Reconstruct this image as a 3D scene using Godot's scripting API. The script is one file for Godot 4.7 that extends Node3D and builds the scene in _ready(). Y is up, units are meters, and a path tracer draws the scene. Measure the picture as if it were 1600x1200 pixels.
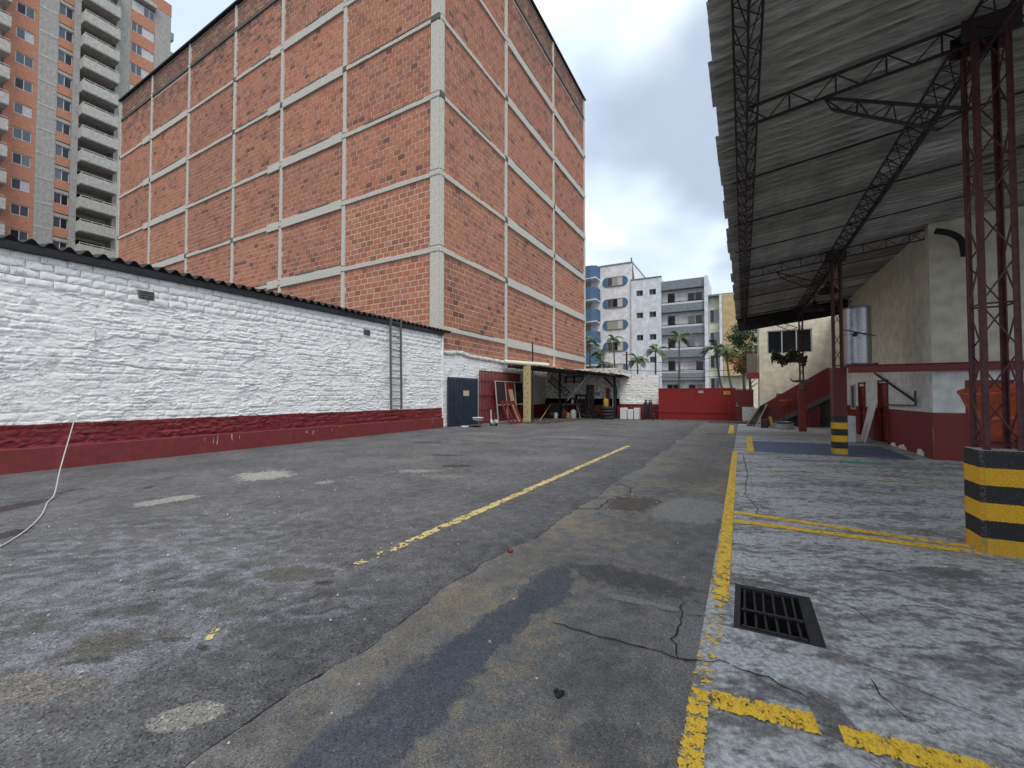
extends Node3D
# A walled parking yard between a blind brick building and an open steel canopy, under an overcast sky.
# Metres, y up. The yard runs along -z; the camera stands at the origin, turned left.

const WALL_X := -12.45      # yard face of the long painted wall
const STRIP_X := -0.25      # where the concrete strip meets the painted parking floor
const END_Z := -28.3        # wall and gate at the far end of the yard

var M := {}
var taken := {}
var rng := RandomNumberGenerator.new()
var N := {}


class MB:
	var v := PackedVector3Array()
	var n := PackedVector3Array()
	var uv := PackedVector2Array()
	var uv2 := PackedVector2Array()
	var c := PackedColorArray()
	var ix := PackedInt32Array()
	var col := Color.WHITE
	var colored := false

	func vert(p: Vector3, nn: Vector3, t := Vector2.ZERO) -> int:
		v.append(p)
		n.append(nn)
		uv.append(t)
		uv2.append(t)
		c.append(col)
		return v.size() - 1

	func tri_i(a: int, b: int, d: int) -> void:
		ix.append(a)
		ix.append(d)
		ix.append(b)

	func quad(a: Vector3, b: Vector3, d: Vector3, e: Vector3, out := Vector3.ZERO, t := []) -> void:
		var nn := (b - a).cross(d - a)
		if nn.length_squared() < 1e-14:
			nn = (d - a).cross(e - a)
		nn = nn.normalized()
		var flip := out != Vector3.ZERO and nn.dot(out) < 0.0
		if flip:
			nn = -nn
		var has := t.size() == 4
		var i := vert(a, nn, t[0] if has else Vector2(0, 0))
		vert(b, nn, t[1] if has else Vector2(1, 0))
		vert(d, nn, t[2] if has else Vector2(1, 1))
		vert(e, nn, t[3] if has else Vector2(0, 1))
		if flip:
			tri_i(i, i + 2, i + 1)
			tri_i(i, i + 3, i + 2)
		else:
			tri_i(i, i + 1, i + 2)
			tri_i(i, i + 2, i + 3)

	func tri(a: Vector3, b: Vector3, d: Vector3, out := Vector3.ZERO) -> void:
		var nn := (b - a).cross(d - a).normalized()
		var flip := out != Vector3.ZERO and nn.dot(out) < 0.0
		if flip:
			nn = -nn
		var i := vert(a, nn)
		vert(b, nn)
		vert(d, nn)
		if flip:
			tri_i(i, i + 2, i + 1)
		else:
			tri_i(i, i + 1, i + 2)

	func box(ctr: Vector3, size: Vector3, b := Basis.IDENTITY, faces := 63) -> void:
		var h := size * 0.5
		for k in 6:
			if not (faces >> k & 1):
				continue
			var ax := k >> 1
			var s := 1.0 if k % 2 == 0 else -1.0
			var o := Vector3.ZERO
			o[ax] = s * h[ax]
			var p := Vector3.ZERO
			p[(ax + 1) % 3] = h[(ax + 1) % 3]
			var q := Vector3.ZERO
			q[(ax + 2) % 3] = h[(ax + 2) % 3]
			quad(ctr + b * (o - p - q), ctr + b * (o + p - q), ctr + b * (o + p + q), ctr + b * (o - p + q), b * o, [Vector2(0, 0), Vector2(2.0 * h[(ax + 1) % 3], 0), Vector2(2.0 * h[(ax + 1) % 3], 2.0 * h[(ax + 2) % 3]), Vector2(0, 2.0 * h[(ax + 2) % 3])])

	# a box with chamfered edges
	func cbox(ctr: Vector3, size: Vector3, ch := 0.01, b := Basis.IDENTITY) -> void:
		var h := size * 0.5
		var at := func(s: Vector3, ax: int) -> Vector3:
			var p := Vector3(s.x * (h.x - ch), s.y * (h.y - ch), s.z * (h.z - ch))
			p[ax] = s[ax] * h[ax]
			return ctr + b * p
		for ax in 3:
			var a1 := (ax + 1) % 3
			var a2 := (ax + 2) % 3
			for s in [-1.0, 1.0]:
				var q := []
				for e in [[-1.0, -1.0], [1.0, -1.0], [1.0, 1.0], [-1.0, 1.0]]:
					var sg := Vector3.ZERO
					sg[ax] = s
					sg[a1] = e[0]
					sg[a2] = e[1]
					q.append(at.call(sg, ax))
				var o := Vector3.ZERO
				o[ax] = s
				quad(q[0], q[1], q[2], q[3], b * o)
			for s1 in [-1.0, 1.0]:
				for s2 in [-1.0, 1.0]:
					var lo := Vector3.ZERO
					lo[a1] = s1
					lo[a2] = s2
					lo[ax] = -1.0
					var hi := lo
					hi[ax] = 1.0
					var o2 := lo
					o2[ax] = 0.0
					quad(at.call(lo, a1), at.call(hi, a1), at.call(hi, a2), at.call(lo, a2), b * o2)
		for k in 8:
			var s3 := Vector3(1.0 if k & 1 else -1.0, 1.0 if k & 2 else -1.0, 1.0 if k & 4 else -1.0)
			tri(at.call(s3, 0), at.call(s3, 1), at.call(s3, 2), b * s3)

	func bar(a: Vector3, e: Vector3, w: float, hgt: float, up := Vector3.UP) -> void:
		var d := (e - a)
		var z := d.normalized()
		if absf(z.dot(up)) > 0.98:
			up = Vector3.RIGHT
		var x := up.cross(z).normalized()
		var y := z.cross(x)
		box((a + e) * 0.5, Vector3(w, hgt, d.length()), Basis(x, y, z))

	func tube(pts: Array, r, sides := 6, caps := true) -> void:
		var m := pts.size()
		var up := Vector3.UP
		var first: Vector3 = (pts[1] - pts[0]).normalized()
		if absf(first.dot(up)) > 0.95:
			up = Vector3.RIGHT
		var base := v.size()
		var dist := 0.0
		for i in m:
			var d: Vector3
			if i == 0:
				d = first
			elif i == m - 1:
				d = (pts[i] - pts[i - 1]).normalized()
			else:
				d = ((pts[i + 1] - pts[i]).normalized() + (pts[i] - pts[i - 1]).normalized()).normalized()
			if i > 0:
				dist += (pts[i] - pts[i - 1]).length()
			var x := up.cross(d)
			if x.length() < 1e-4:
				x = Vector3.FORWARD.cross(d)
			x = x.normalized()
			var y := d.cross(x)
			up = y
			var rr: float = r[i] if r is Array else r
			for k in sides:
				var a := TAU * k / sides
				var o := x * cos(a) + y * sin(a)
				vert(pts[i] + o * rr, o, Vector2(float(k) / sides, dist))
		for i in m - 1:
			for k in sides:
				var k2 := (k + 1) % sides
				var p := base + i * sides
				tri_i(p + k, p + k2, p + sides + k2)
				tri_i(p + k, p + sides + k2, p + sides + k)
		if caps:
			for e in 2:
				var i0: int = 0 if e == 0 else m - 1
				var dd: Vector3 = (pts[0] - pts[1]).normalized() if e == 0 else (pts[m - 1] - pts[m - 2]).normalized()
				var ring := []
				for k in sides:
					ring.append(vert(v[base + i0 * sides + k], dd))
				for k in range(1, sides - 1):
					if e == 0:
						tri_i(ring[0], ring[k + 1], ring[k])
					else:
						tri_i(ring[0], ring[k], ring[k + 1])

	# profile: Vector2(radius, y); equal neighbours make a hard edge
	func lathe(prof: Array, segs := 20, x := Transform3D.IDENTITY) -> void:
		for i in prof.size() - 1:
			var a: Vector2 = prof[i]
			var e: Vector2 = prof[i + 1]
			if a.distance_to(e) < 1e-6:
				continue
			var t := e - a
			var nn := Vector2(t.y, -t.x).normalized()
			var na := nn
			var nb := nn
			if i > 0 and (prof[i - 1] as Vector2).distance_to(a) > 1e-6:
				var tp: Vector2 = a - prof[i - 1]
				na = (nn + Vector2(tp.y, -tp.x).normalized()).normalized()
			if i + 2 < prof.size() and (prof[i + 2] as Vector2).distance_to(e) > 1e-6:
				var tn: Vector2 = prof[i + 2] - e
				nb = (nn + Vector2(tn.y, -tn.x).normalized()).normalized()
			var base := v.size()
			for k in segs + 1:
				var g := TAU * k / segs
				var o := Vector3(cos(g), 0, sin(g))
				vert(x * (o * a.x + Vector3(0, a.y, 0)), (x.basis * (o * na.x + Vector3(0, na.y, 0))).normalized(), Vector2(float(k) / segs, a.y))
				vert(x * (o * e.x + Vector3(0, e.y, 0)), (x.basis * (o * nb.x + Vector3(0, nb.y, 0))).normalized(), Vector2(float(k) / segs, e.y))
			for k in segs:
				var p := base + k * 2
				tri_i(p, p + 1, p + 3)
				tri_i(p, p + 3, p + 2)

	# polygon in the local xy plane, extruded along local z from 0 to depth
	func prism(poly: PackedVector2Array, depth: float, x := Transform3D.IDENTITY) -> void:
		var p := poly
		if Geometry2D.is_polygon_clockwise(p):
			p.reverse()
		var t := Geometry2D.triangulate_polygon(p)
		for s in 2:
			var z := depth if s == 0 else 0.0
			var nn := (x.basis * Vector3(0, 0, 1.0 if s == 0 else -1.0)).normalized()
			var base := v.size()
			for q in p:
				vert(x * Vector3(q.x, q.y, z), nn, q)
			for k in range(0, t.size(), 3):
				var a := p[t[k]]
				var ccw := (p[t[k + 1]] - a).cross(p[t[k + 2]] - a) > 0.0
				if ccw == (s == 0):
					tri_i(base + t[k], base + t[k + 1], base + t[k + 2])
				else:
					tri_i(base + t[k], base + t[k + 2], base + t[k + 1])
		for k in p.size():
			var a := p[k]
			var e := p[(k + 1) % p.size()]
			var d := e - a
			quad(x * Vector3(a.x, a.y, 0), x * Vector3(e.x, e.y, 0), x * Vector3(e.x, e.y, depth), x * Vector3(a.x, a.y, depth), x.basis * Vector3(d.y, -d.x, 0))

	# horizontal rectangle facing up, uv2 and uv running 0..1 over the map rectangle r (x, z)
	func floor_rect(x0: float, x1: float, z0: float, z1: float, y: float, r: Rect2) -> void:
		var t := func(px: float, pz: float) -> Vector2: return Vector2((px - r.position.x) / r.size.x, (pz - r.position.y) / r.size.y)
		quad(Vector3(x0, y, z1), Vector3(x1, y, z1), Vector3(x1, y, z0), Vector3(x0, y, z0), Vector3.UP, [t.call(x0, z1), t.call(x1, z1), t.call(x1, z0), t.call(x0, z0)])

	# a wall panel with rectangular openings: o origin, u along, w up, nn out; reveals go back by depth
	func holed(o: Vector3, u: Vector3, w: Vector3, nn: Vector3, L: float, H: float, holes: Array, depth := 0.2) -> void:
		var xs := [0.0, L]
		var ys := [0.0, H]
		for h in holes:
			xs.append_array([h.position.x, h.end.x])
			ys.append_array([h.position.y, h.end.y])
		xs.sort()
		ys.sort()
		for i in xs.size() - 1:
			for j in ys.size() - 1:
				if xs[i + 1] - xs[i] < 1e-4 or ys[j + 1] - ys[j] < 1e-4:
					continue
				var m := Vector2(xs[i] + xs[i + 1], ys[j] + ys[j + 1]) * 0.5
				var inside := false
				for h in holes:
					if h.has_point(m):
						inside = true
				if not inside:
					quad(o + u * xs[i] + w * ys[j], o + u * xs[i + 1] + w * ys[j], o + u * xs[i + 1] + w * ys[j + 1], o + u * xs[i] + w * ys[j + 1], nn)
		for h in holes:
			var a: Vector3 = o + u * h.position.x + w * h.position.y
			var b: Vector3 = a + u * h.size.x
			var d: Vector3 = b + w * h.size.y
			var e: Vector3 = a + w * h.size.y
			var k := -nn * depth
			quad(a, b, b + k, a + k, w)
			quad(e, d, d + k, e + k, -w)
			quad(a, e, e + k, a + k, u)
			quad(b, d, d + k, b + k, -u)

	func mesh() -> ArrayMesh:
		var a := []
		a.resize(Mesh.ARRAY_MAX)
		a[Mesh.ARRAY_VERTEX] = v
		a[Mesh.ARRAY_NORMAL] = n
		a[Mesh.ARRAY_TEX_UV] = uv
		a[Mesh.ARRAY_TEX_UV2] = uv2
		if colored:
			a[Mesh.ARRAY_COLOR] = c
		a[Mesh.ARRAY_INDEX] = ix
		var m := ArrayMesh.new()
		m.add_surface_from_arrays(Mesh.PRIMITIVE_TRIANGLES, a)
		return m


# ---------------------------------------------------------------- naming
func numbered(called: String) -> String:
	var k: int = taken.get(called, 0)
	taken[called] = k + 1
	return called if k == 0 else "%s_%03d" % [called, k]


func thing(called: String, label: String, category: String, at := Vector3.ZERO, turn := 0.0, group := "") -> Node3D:
	var o := Node3D.new()
	o.name = numbered(called)
	add_child(o)
	o.position = at
	o.rotation.y = turn
	tag(o, label, category, group)
	return o


func tag(o: Node, label: String, category: String, group := "") -> void:
	o.set_meta("label", label)
	o.set_meta("category", category)
	if group:
		o.set_meta("group", group)


func part(called: String, mb, m: Material, parent: Node3D, at := Vector3.ZERO) -> MeshInstance3D:
	var o := MeshInstance3D.new()
	o.name = called
	o.mesh = mb.mesh() if mb is MB else mb
	o.material_override = m
	o.position = at
	parent.add_child(o, true)
	return o


func struct(called: String, mb, m: Material, at := Vector3.ZERO) -> MeshInstance3D:
	var o := MeshInstance3D.new()
	o.name = numbered(called)
	o.mesh = mb.mesh() if mb is MB else mb
	o.material_override = m
	o.position = at
	add_child(o)
	o.set_meta("kind", "structure")
	return o


func copy(o: Node3D, at: Vector3, turn := 0.0, label := "") -> Node3D:
	var c: Node3D = o.duplicate()
	var base := String(o.name)
	c.name = numbered(base)
	add_child(c)
	c.position = at
	c.rotation.y = turn
	if label:
		c.set_meta("label", label)
	return c


# ---------------------------------------------------------------- textures and materials
func nbytes(size: int, freq: float, oct: int, sd: int, kind := FastNoiseLite.TYPE_SIMPLEX_SMOOTH, cell := -1) -> PackedByteArray:
	var f := FastNoiseLite.new()
	f.noise_type = kind
	f.seed = sd
	f.frequency = freq
	f.fractal_octaves = oct
	f.fractal_type = FastNoiseLite.FRACTAL_FBM if oct > 1 else FastNoiseLite.FRACTAL_NONE
	if cell >= 0:
		f.cellular_return_type = cell as FastNoiseLite.CellularReturnType
	return f.get_seamless_image(size, size, false, false, 0.15, true).get_data()


func gtex(b: PackedByteArray, size: int, lo: float, hi: float, pw := 1.0) -> ImageTexture:
	var lut := PackedByteArray()
	for i in 256:
		lut.append(int(clampf(lerpf(lo, hi, pow(i / 255.0, pw)), 0.0, 1.0) * 255.0))
	var o := PackedByteArray()
	o.resize(b.size())
	for i in b.size():
		o[i] = lut[b[i]]
	return ImageTexture.create_from_image(Image.create_from_data(size, size, false, Image.FORMAT_L8, o))


func lin(r: float, g: float, b: float) -> Color:
	return Color(r, g, b).linear_to_srgb()


func pm(col: Color, rough: float, tex: Texture2D = null, tile := 1.0, bump: Texture2D = null, bump_cm := 0.0, metal := 0.0) -> StandardMaterial3D:
	var m := StandardMaterial3D.new()
	m.albedo_color = col
	m.roughness = rough
	m.metallic = metal
	m.uv1_triplanar = true
	m.uv1_world_triplanar = true
	m.uv1_scale = Vector3.ONE / tile
	m.albedo_texture = tex
	if bump:
		m.heightmap_enabled = true
		m.heightmap_texture = bump
		m.heightmap_scale = bump_cm
	return m


func mottled(a: PackedByteArray, b: PackedByteArray, size: int, lo: float, hi: float, wa := 0.5) -> ImageTexture:
	var o := PackedByteArray()
	o.resize(a.size())
	for i in a.size():
		o[i] = int(clampf(lerpf(lo, hi, (a[i] * wa + b[i] * (1.0 - wa)) / 255.0), 0.0, 1.0) * 255.0)
	return ImageTexture.create_from_image(Image.create_from_data(size, size, false, Image.FORMAT_L8, o))


func make_materials() -> void:
	N.soft = nbytes(512, 0.012, 4, 3)
	N.mid = nbytes(512, 0.03, 4, 11)
	N.fine = nbytes(512, 0.14, 3, 23)
	N.speck = nbytes(512, 0.2, 1, 31, FastNoiseLite.TYPE_CELLULAR, FastNoiseLite.RETURN_CELL_VALUE)
	N.cell = nbytes(512, 0.09, 1, 37, FastNoiseLite.TYPE_CELLULAR, FastNoiseLite.RETURN_DISTANCE)
	# drips: noise squeezed sideways, for rust and run-off
	var st := Image.create_from_data(512, 512, false, Image.FORMAT_L8, nbytes(512, 0.05, 4, 41))
	var tall := Image.create(512, 512, false, Image.FORMAT_L8)
	var half := st.duplicate() as Image
	half.resize(512, 64)
	for k in 1:
		half.resize(512, 512, Image.INTERPOLATE_CUBIC)
	tall = half
	N.drip = tall.get_data()
	var t_soft := gtex(N.soft, 512, 0.72, 1.0)
	var t_conc := mottled(N.mid, N.fine, 512, 0.55, 1.12, 0.6)
	var t_fine := gtex(N.fine, 512, 0.78, 1.0)
	var t_worn := mottled(N.soft, N.fine, 512, 0.5, 1.2, 0.65)
	var t_drip := mottled(N.drip, N.fine, 512, 0.55, 1.15, 0.7)
	var t_plaster := mottled(N.soft, N.fine, 512, 0.80, 1.03, 0.75)
	var t_calm := mottled(N.drip, N.mid, 512, 0.78, 1.05, 0.7)
	N.t_conc = t_conc
	N.t_plaster = t_plaster
	N.t_run = mottled(N.mid, N.fine, 512, 0.28, 1.28, 0.6)
	N.t_fine = t_fine
	N.t_soft = t_soft
	# asphalt aggregate: pale and dark stones in a grey binder
	var ag := PackedByteArray()
	ag.resize(512 * 512)
	for i in ag.size():
		var stone: float = 1.0 - clampf(N.cell[i] / 140.0, 0.0, 1.0)
		var w: float = N.speck[i] / 255.0
		var s: float = 0.56 + 0.26 * N.fine[i] / 255.0 + 0.14 * N.mid[i] / 255.0
		if w > 0.76:
			s += stone * 0.85 * (w - 0.36)
		elif w < 0.3:
			s -= 0.3 * stone
		ag[i] = int(clampf(s, 0.0, 1.0) * 255.0)
	N.t_asph = ImageTexture.create_from_image(Image.create_from_data(512, 512, false, Image.FORMAT_L8, ag))
	N.b_asph = N.t_asph
	N.b_fine = gtex(N.fine, 512, 0.0, 1.0)
	N.b_mid = mottled(N.mid, N.fine, 512, 0.0, 1.0, 0.6)

	var wl := PackedByteArray()
	wl.resize(512 * 512)
	for i in wl.size():
		var q: float = 0.98 - 0.20 * smoothstep(0.58, 0.80, N.soft[i] / 255.0 * 0.7 + N.fine[i] / 255.0 * 0.3) - 0.05 * N.mid[i] / 255.0 - (0.16 if N.speck[i] < 6 else 0.0)
		wl[i] = int(clampf(q, 0.0, 1.0) * 255.0)
	var t_wall := ImageTexture.create_from_image(Image.create_from_data(512, 512, false, Image.FORMAT_L8, wl))
	M.white = pm(lin(0.92, 0.91, 0.885), 0.75, t_wall, 2.6, N.b_mid, 0.9)
	M.white_old = pm(lin(0.80, 0.77, 0.69), 0.8, t_worn, 1.7, N.b_mid, 0.6)
	M.red = pm(lin(0.24, 0.018, 0.022), 0.5, t_worn, 1.3, N.b_mid, 0.5)
	M.red_kerb = pm(lin(0.21, 0.027, 0.027), 0.6, t_plaster, 1.7, N.b_mid, 0.5)
	M.gate_red = pm(lin(0.30, 0.016, 0.014), 0.75, t_calm, 1.6)
	M.dull_red = pm(lin(0.23, 0.02, 0.02), 0.5, t_calm, 1.4)
	M.steel_red = pm(lin(0.11, 0.026, 0.026), 0.55, t_worn, 0.5)
	M.steel_dark = pm(lin(0.045, 0.026, 0.026), 0.6, t_worn, 0.5)
	M.black = pm(lin(0.018, 0.018, 0.02), 0.7, t_worn, 0.7)
	M.tin_black = pm(lin(0.016, 0.016, 0.017), 0.75, t_worn, 1.2)
	M.concrete = pm(lin(0.66, 0.635, 0.56), 0.85, t_calm, 3.1, N.b_mid, 0.5)
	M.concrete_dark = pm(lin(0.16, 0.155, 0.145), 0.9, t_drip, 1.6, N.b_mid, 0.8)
	M.mortar = pm(lin(0.92, 0.70, 0.56), 0.9, t_conc, 0.9)
	M.brickwork = pm(Color.WHITE, 0.85, t_conc, 0.7, N.b_fine, 0.3)
	M.brickwork.vertex_color_use_as_albedo = true
	M.bricks = []
	for q in [[0.64, 0.235, 0.125], [0.61, 0.245, 0.14], [0.70, 0.29, 0.165], [0.53, 0.205, 0.125], [0.44, 0.175, 0.11], [0.65, 0.23, 0.11]]:
		M.bricks.append(pm(lin(q[0], q[1], q[2]), 0.85, t_conc, 0.7, N.b_fine, 0.3))
	M.tower_grey = pm(lin(0.43, 0.43, 0.40), 0.85, t_calm, 9.0)
	M.tower_grey2 = pm(lin(0.53, 0.53, 0.49), 0.85, t_calm, 9.0)
	M.tower_brick = pm(lin(0.58, 0.26, 0.165), 0.85, t_plaster, 2.0)
	M.soffit = pm(lin(0.48, 0.47, 0.45), 0.9, t_soft, 3.0)
	M.white_trim = pm(lin(0.78, 0.79, 0.8), 0.5, t_fine, 1.0)
	M.frame_steel = pm(lin(0.55, 0.56, 0.57), 0.4, t_fine, 1.0)
	M.glass = pm(lin(0.05, 0.065, 0.085), 0.06)
	M.glass.metallic_specular = 0.9
	M.glass_dark = pm(lin(0.012, 0.013, 0.015), 0.12)
	M.curtain = pm(lin(0.50, 0.46, 0.38), 0.5, t_soft, 1.0)
	M.curtain_white = pm(lin(0.72, 0.73, 0.75), 0.4, t_soft, 1.0)
	M.flat_white = pm(lin(0.90, 0.91, 0.93), 0.8, t_plaster, 6.0)
	M.flat_blue_white = pm(lin(0.82, 0.87, 0.93), 0.8, t_plaster, 6.0)
	M.blue = pm(lin(0.08, 0.18, 0.32), 0.7, t_plaster, 3.0)
	M.slate = pm(lin(0.25, 0.285, 0.32), 0.75, t_plaster, 3.0)
	M.cream = pm(lin(0.88, 0.87, 0.70), 0.8, t_plaster, 5.0)
	M.tan = pm(lin(0.66, 0.50, 0.26), 0.8, t_plaster, 5.0)
	M.blue_tin = pm(lin(0.02, 0.034, 0.062), 0.5, t_worn, 1.4)
	M.house_cream = pm(lin(0.80, 0.74, 0.58), 0.8, t_plaster, 3.0, N.b_mid, 0.3)
	M.house_white = pm(lin(0.84, 0.84, 0.80), 0.8, t_plaster, 2.2, N.b_mid, 0.3)
	M.fibre = pm(lin(0.62, 0.60, 0.555), 0.9, t_worn, 1.8, N.b_mid, 0.4)
	M.galv = pm(lin(0.46, 0.47, 0.48), 0.34, t_calm, 1.4, null, 0.0, 0.85)
	M.iron = pm(lin(0.045, 0.045, 0.048), 0.45, t_worn, 0.4, N.b_fine, 0.2, 0.5)
	M.wood = pm(lin(0.46, 0.31, 0.18), 0.7, t_drip, 0.8)
	M.wood_dark = pm(lin(0.09, 0.06, 0.045), 0.8, t_drip, 0.8)
	M.wood_grey = pm(lin(0.17, 0.15, 0.13), 0.8, t_drip, 0.8)
	M.yellow_post = pm(lin(0.54, 0.45, 0.23), 0.6, t_calm, 0.8)
	M.orange = pm(lin(0.58, 0.095, 0.032), 0.45, t_worn, 0.7, N.b_mid, 0.2)
	M.pot = pm(lin(0.55, 0.10, 0.035), 0.6, t_worn, 0.6)
	M.rubber = pm(lin(0.02, 0.02, 0.021), 0.75, t_fine, 0.5)
	M.plastic_white = pm(lin(0.74, 0.75, 0.74), 0.35, t_soft, 0.6)
	M.plastic_yellow = pm(lin(0.62, 0.42, 0.05), 0.4, t_soft, 0.5)
	M.enamel_white = pm(lin(0.80, 0.81, 0.80), 0.4, t_plaster, 0.6)
	M.purple = pm(lin(0.14, 0.03, 0.09), 0.5, t_soft, 0.5)
	M.rope = pm(lin(0.62, 0.60, 0.57), 0.8, t_fine, 0.2)
	M.paper = pm(lin(0.70, 0.58, 0.45), 0.7, t_soft, 0.3)
	M.sign_blue = pm(lin(0.05, 0.14, 0.33), 0.5, t_soft, 0.5)
	M.sign_yellow = pm(lin(0.72, 0.50, 0.03), 0.5, t_soft, 0.5)
	M.dirt = pm(lin(0.13, 0.105, 0.08), 0.95, t_worn, 0.6, N.b_mid, 2.0)
	M.crack = pm(lin(0.022, 0.02, 0.018), 0.95, t_fine, 0.3)
	M.palm_trunk = pm(lin(0.17, 0.145, 0.115), 0.9, t_conc, 0.5, N.b_mid, 1.0)
	M.frond = pm(lin(0.12, 0.19, 0.075), 0.6, t_soft, 1.0)
	M.frond.backlight_enabled = true
	M.frond.backlight = Color(0.10, 0.16, 0.05)
	M.leaf = pm(Color.WHITE, 0.55, t_soft, 1.0)
	M.leaf.vertex_color_use_as_albedo = true
	M.leaf.backlight_enabled = true
	M.leaf.backlight = Color(0.10, 0.14, 0.05)
	M.stone = pm(lin(0.23, 0.20, 0.17), 0.9, t_conc, 0.5, N.b_mid, 1.5)
	M.ground_plain = pm(lin(0.11, 0.11, 0.112), 0.9, N.t_asph, 0.6)


# ---------------------------------------------------------------- sky
func make_sky() -> Sky:
	var W := 768
	var H := 384
	var f := FastNoiseLite.new()
	f.seed = 7
	f.noise_type = FastNoiseLite.TYPE_SIMPLEX_SMOOTH
	f.fractal_octaves = 6
	f.fractal_gain = 0.5
	f.frequency = 0.55
	var g := FastNoiseLite.new()
	g.seed = 19
	g.noise_type = FastNoiseLite.TYPE_SIMPLEX_SMOOTH
	g.fractal_octaves = 3
	g.frequency = 0.35
	var px := PackedByteArray()
	px.resize(W * H * 3)
	var k := 0
	for j in H:
		var el := (0.5 - (j + 0.5) / H) * PI
		var cy := cos(el)
		var sy := sin(el)
		for i in W:
			var az := TAU * (i + 0.5) / W
			var r := Color(0.62, 0.63, 0.64)
			if sy > 0.0:
				var q := 1.6 / (sy + 0.22)
				var x := cy * cos(az) * q
				var z := cy * sin(az) * q
				var a := f.get_noise_2d(x, z)
				var b := g.get_noise_2d(x * 1.3 + 40.0, z * 1.3)
				var d := smoothstep(-0.35, 0.45, a + 0.35 * b)
				r = Color(0.725, 0.79, 0.87).lerp(Color(0.86, 0.89, 0.93), d)
				var edge := smoothstep(0.12, 0.42, a - 0.5 * b)
				r = r.lerp(Color(0.97, 0.975, 0.985), edge * 0.9)
				var shade := smoothstep(0.05, 0.5, b - 0.6 * a)
				r = r.lerp(Color(0.60, 0.65, 0.72), shade * 0.8)
			px[k] = int(r.r * 255.0)
			px[k + 1] = int(r.g * 255.0)
			px[k + 2] = int(r.b * 255.0)
			k += 3
	var pano := PanoramaSkyMaterial.new()
	pano.panorama = ImageTexture.create_from_image(Image.create_from_data(W, H, false, Image.FORMAT_RGB8, px))
	var s := Sky.new()
	s.sky_material = pano
	return s


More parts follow.
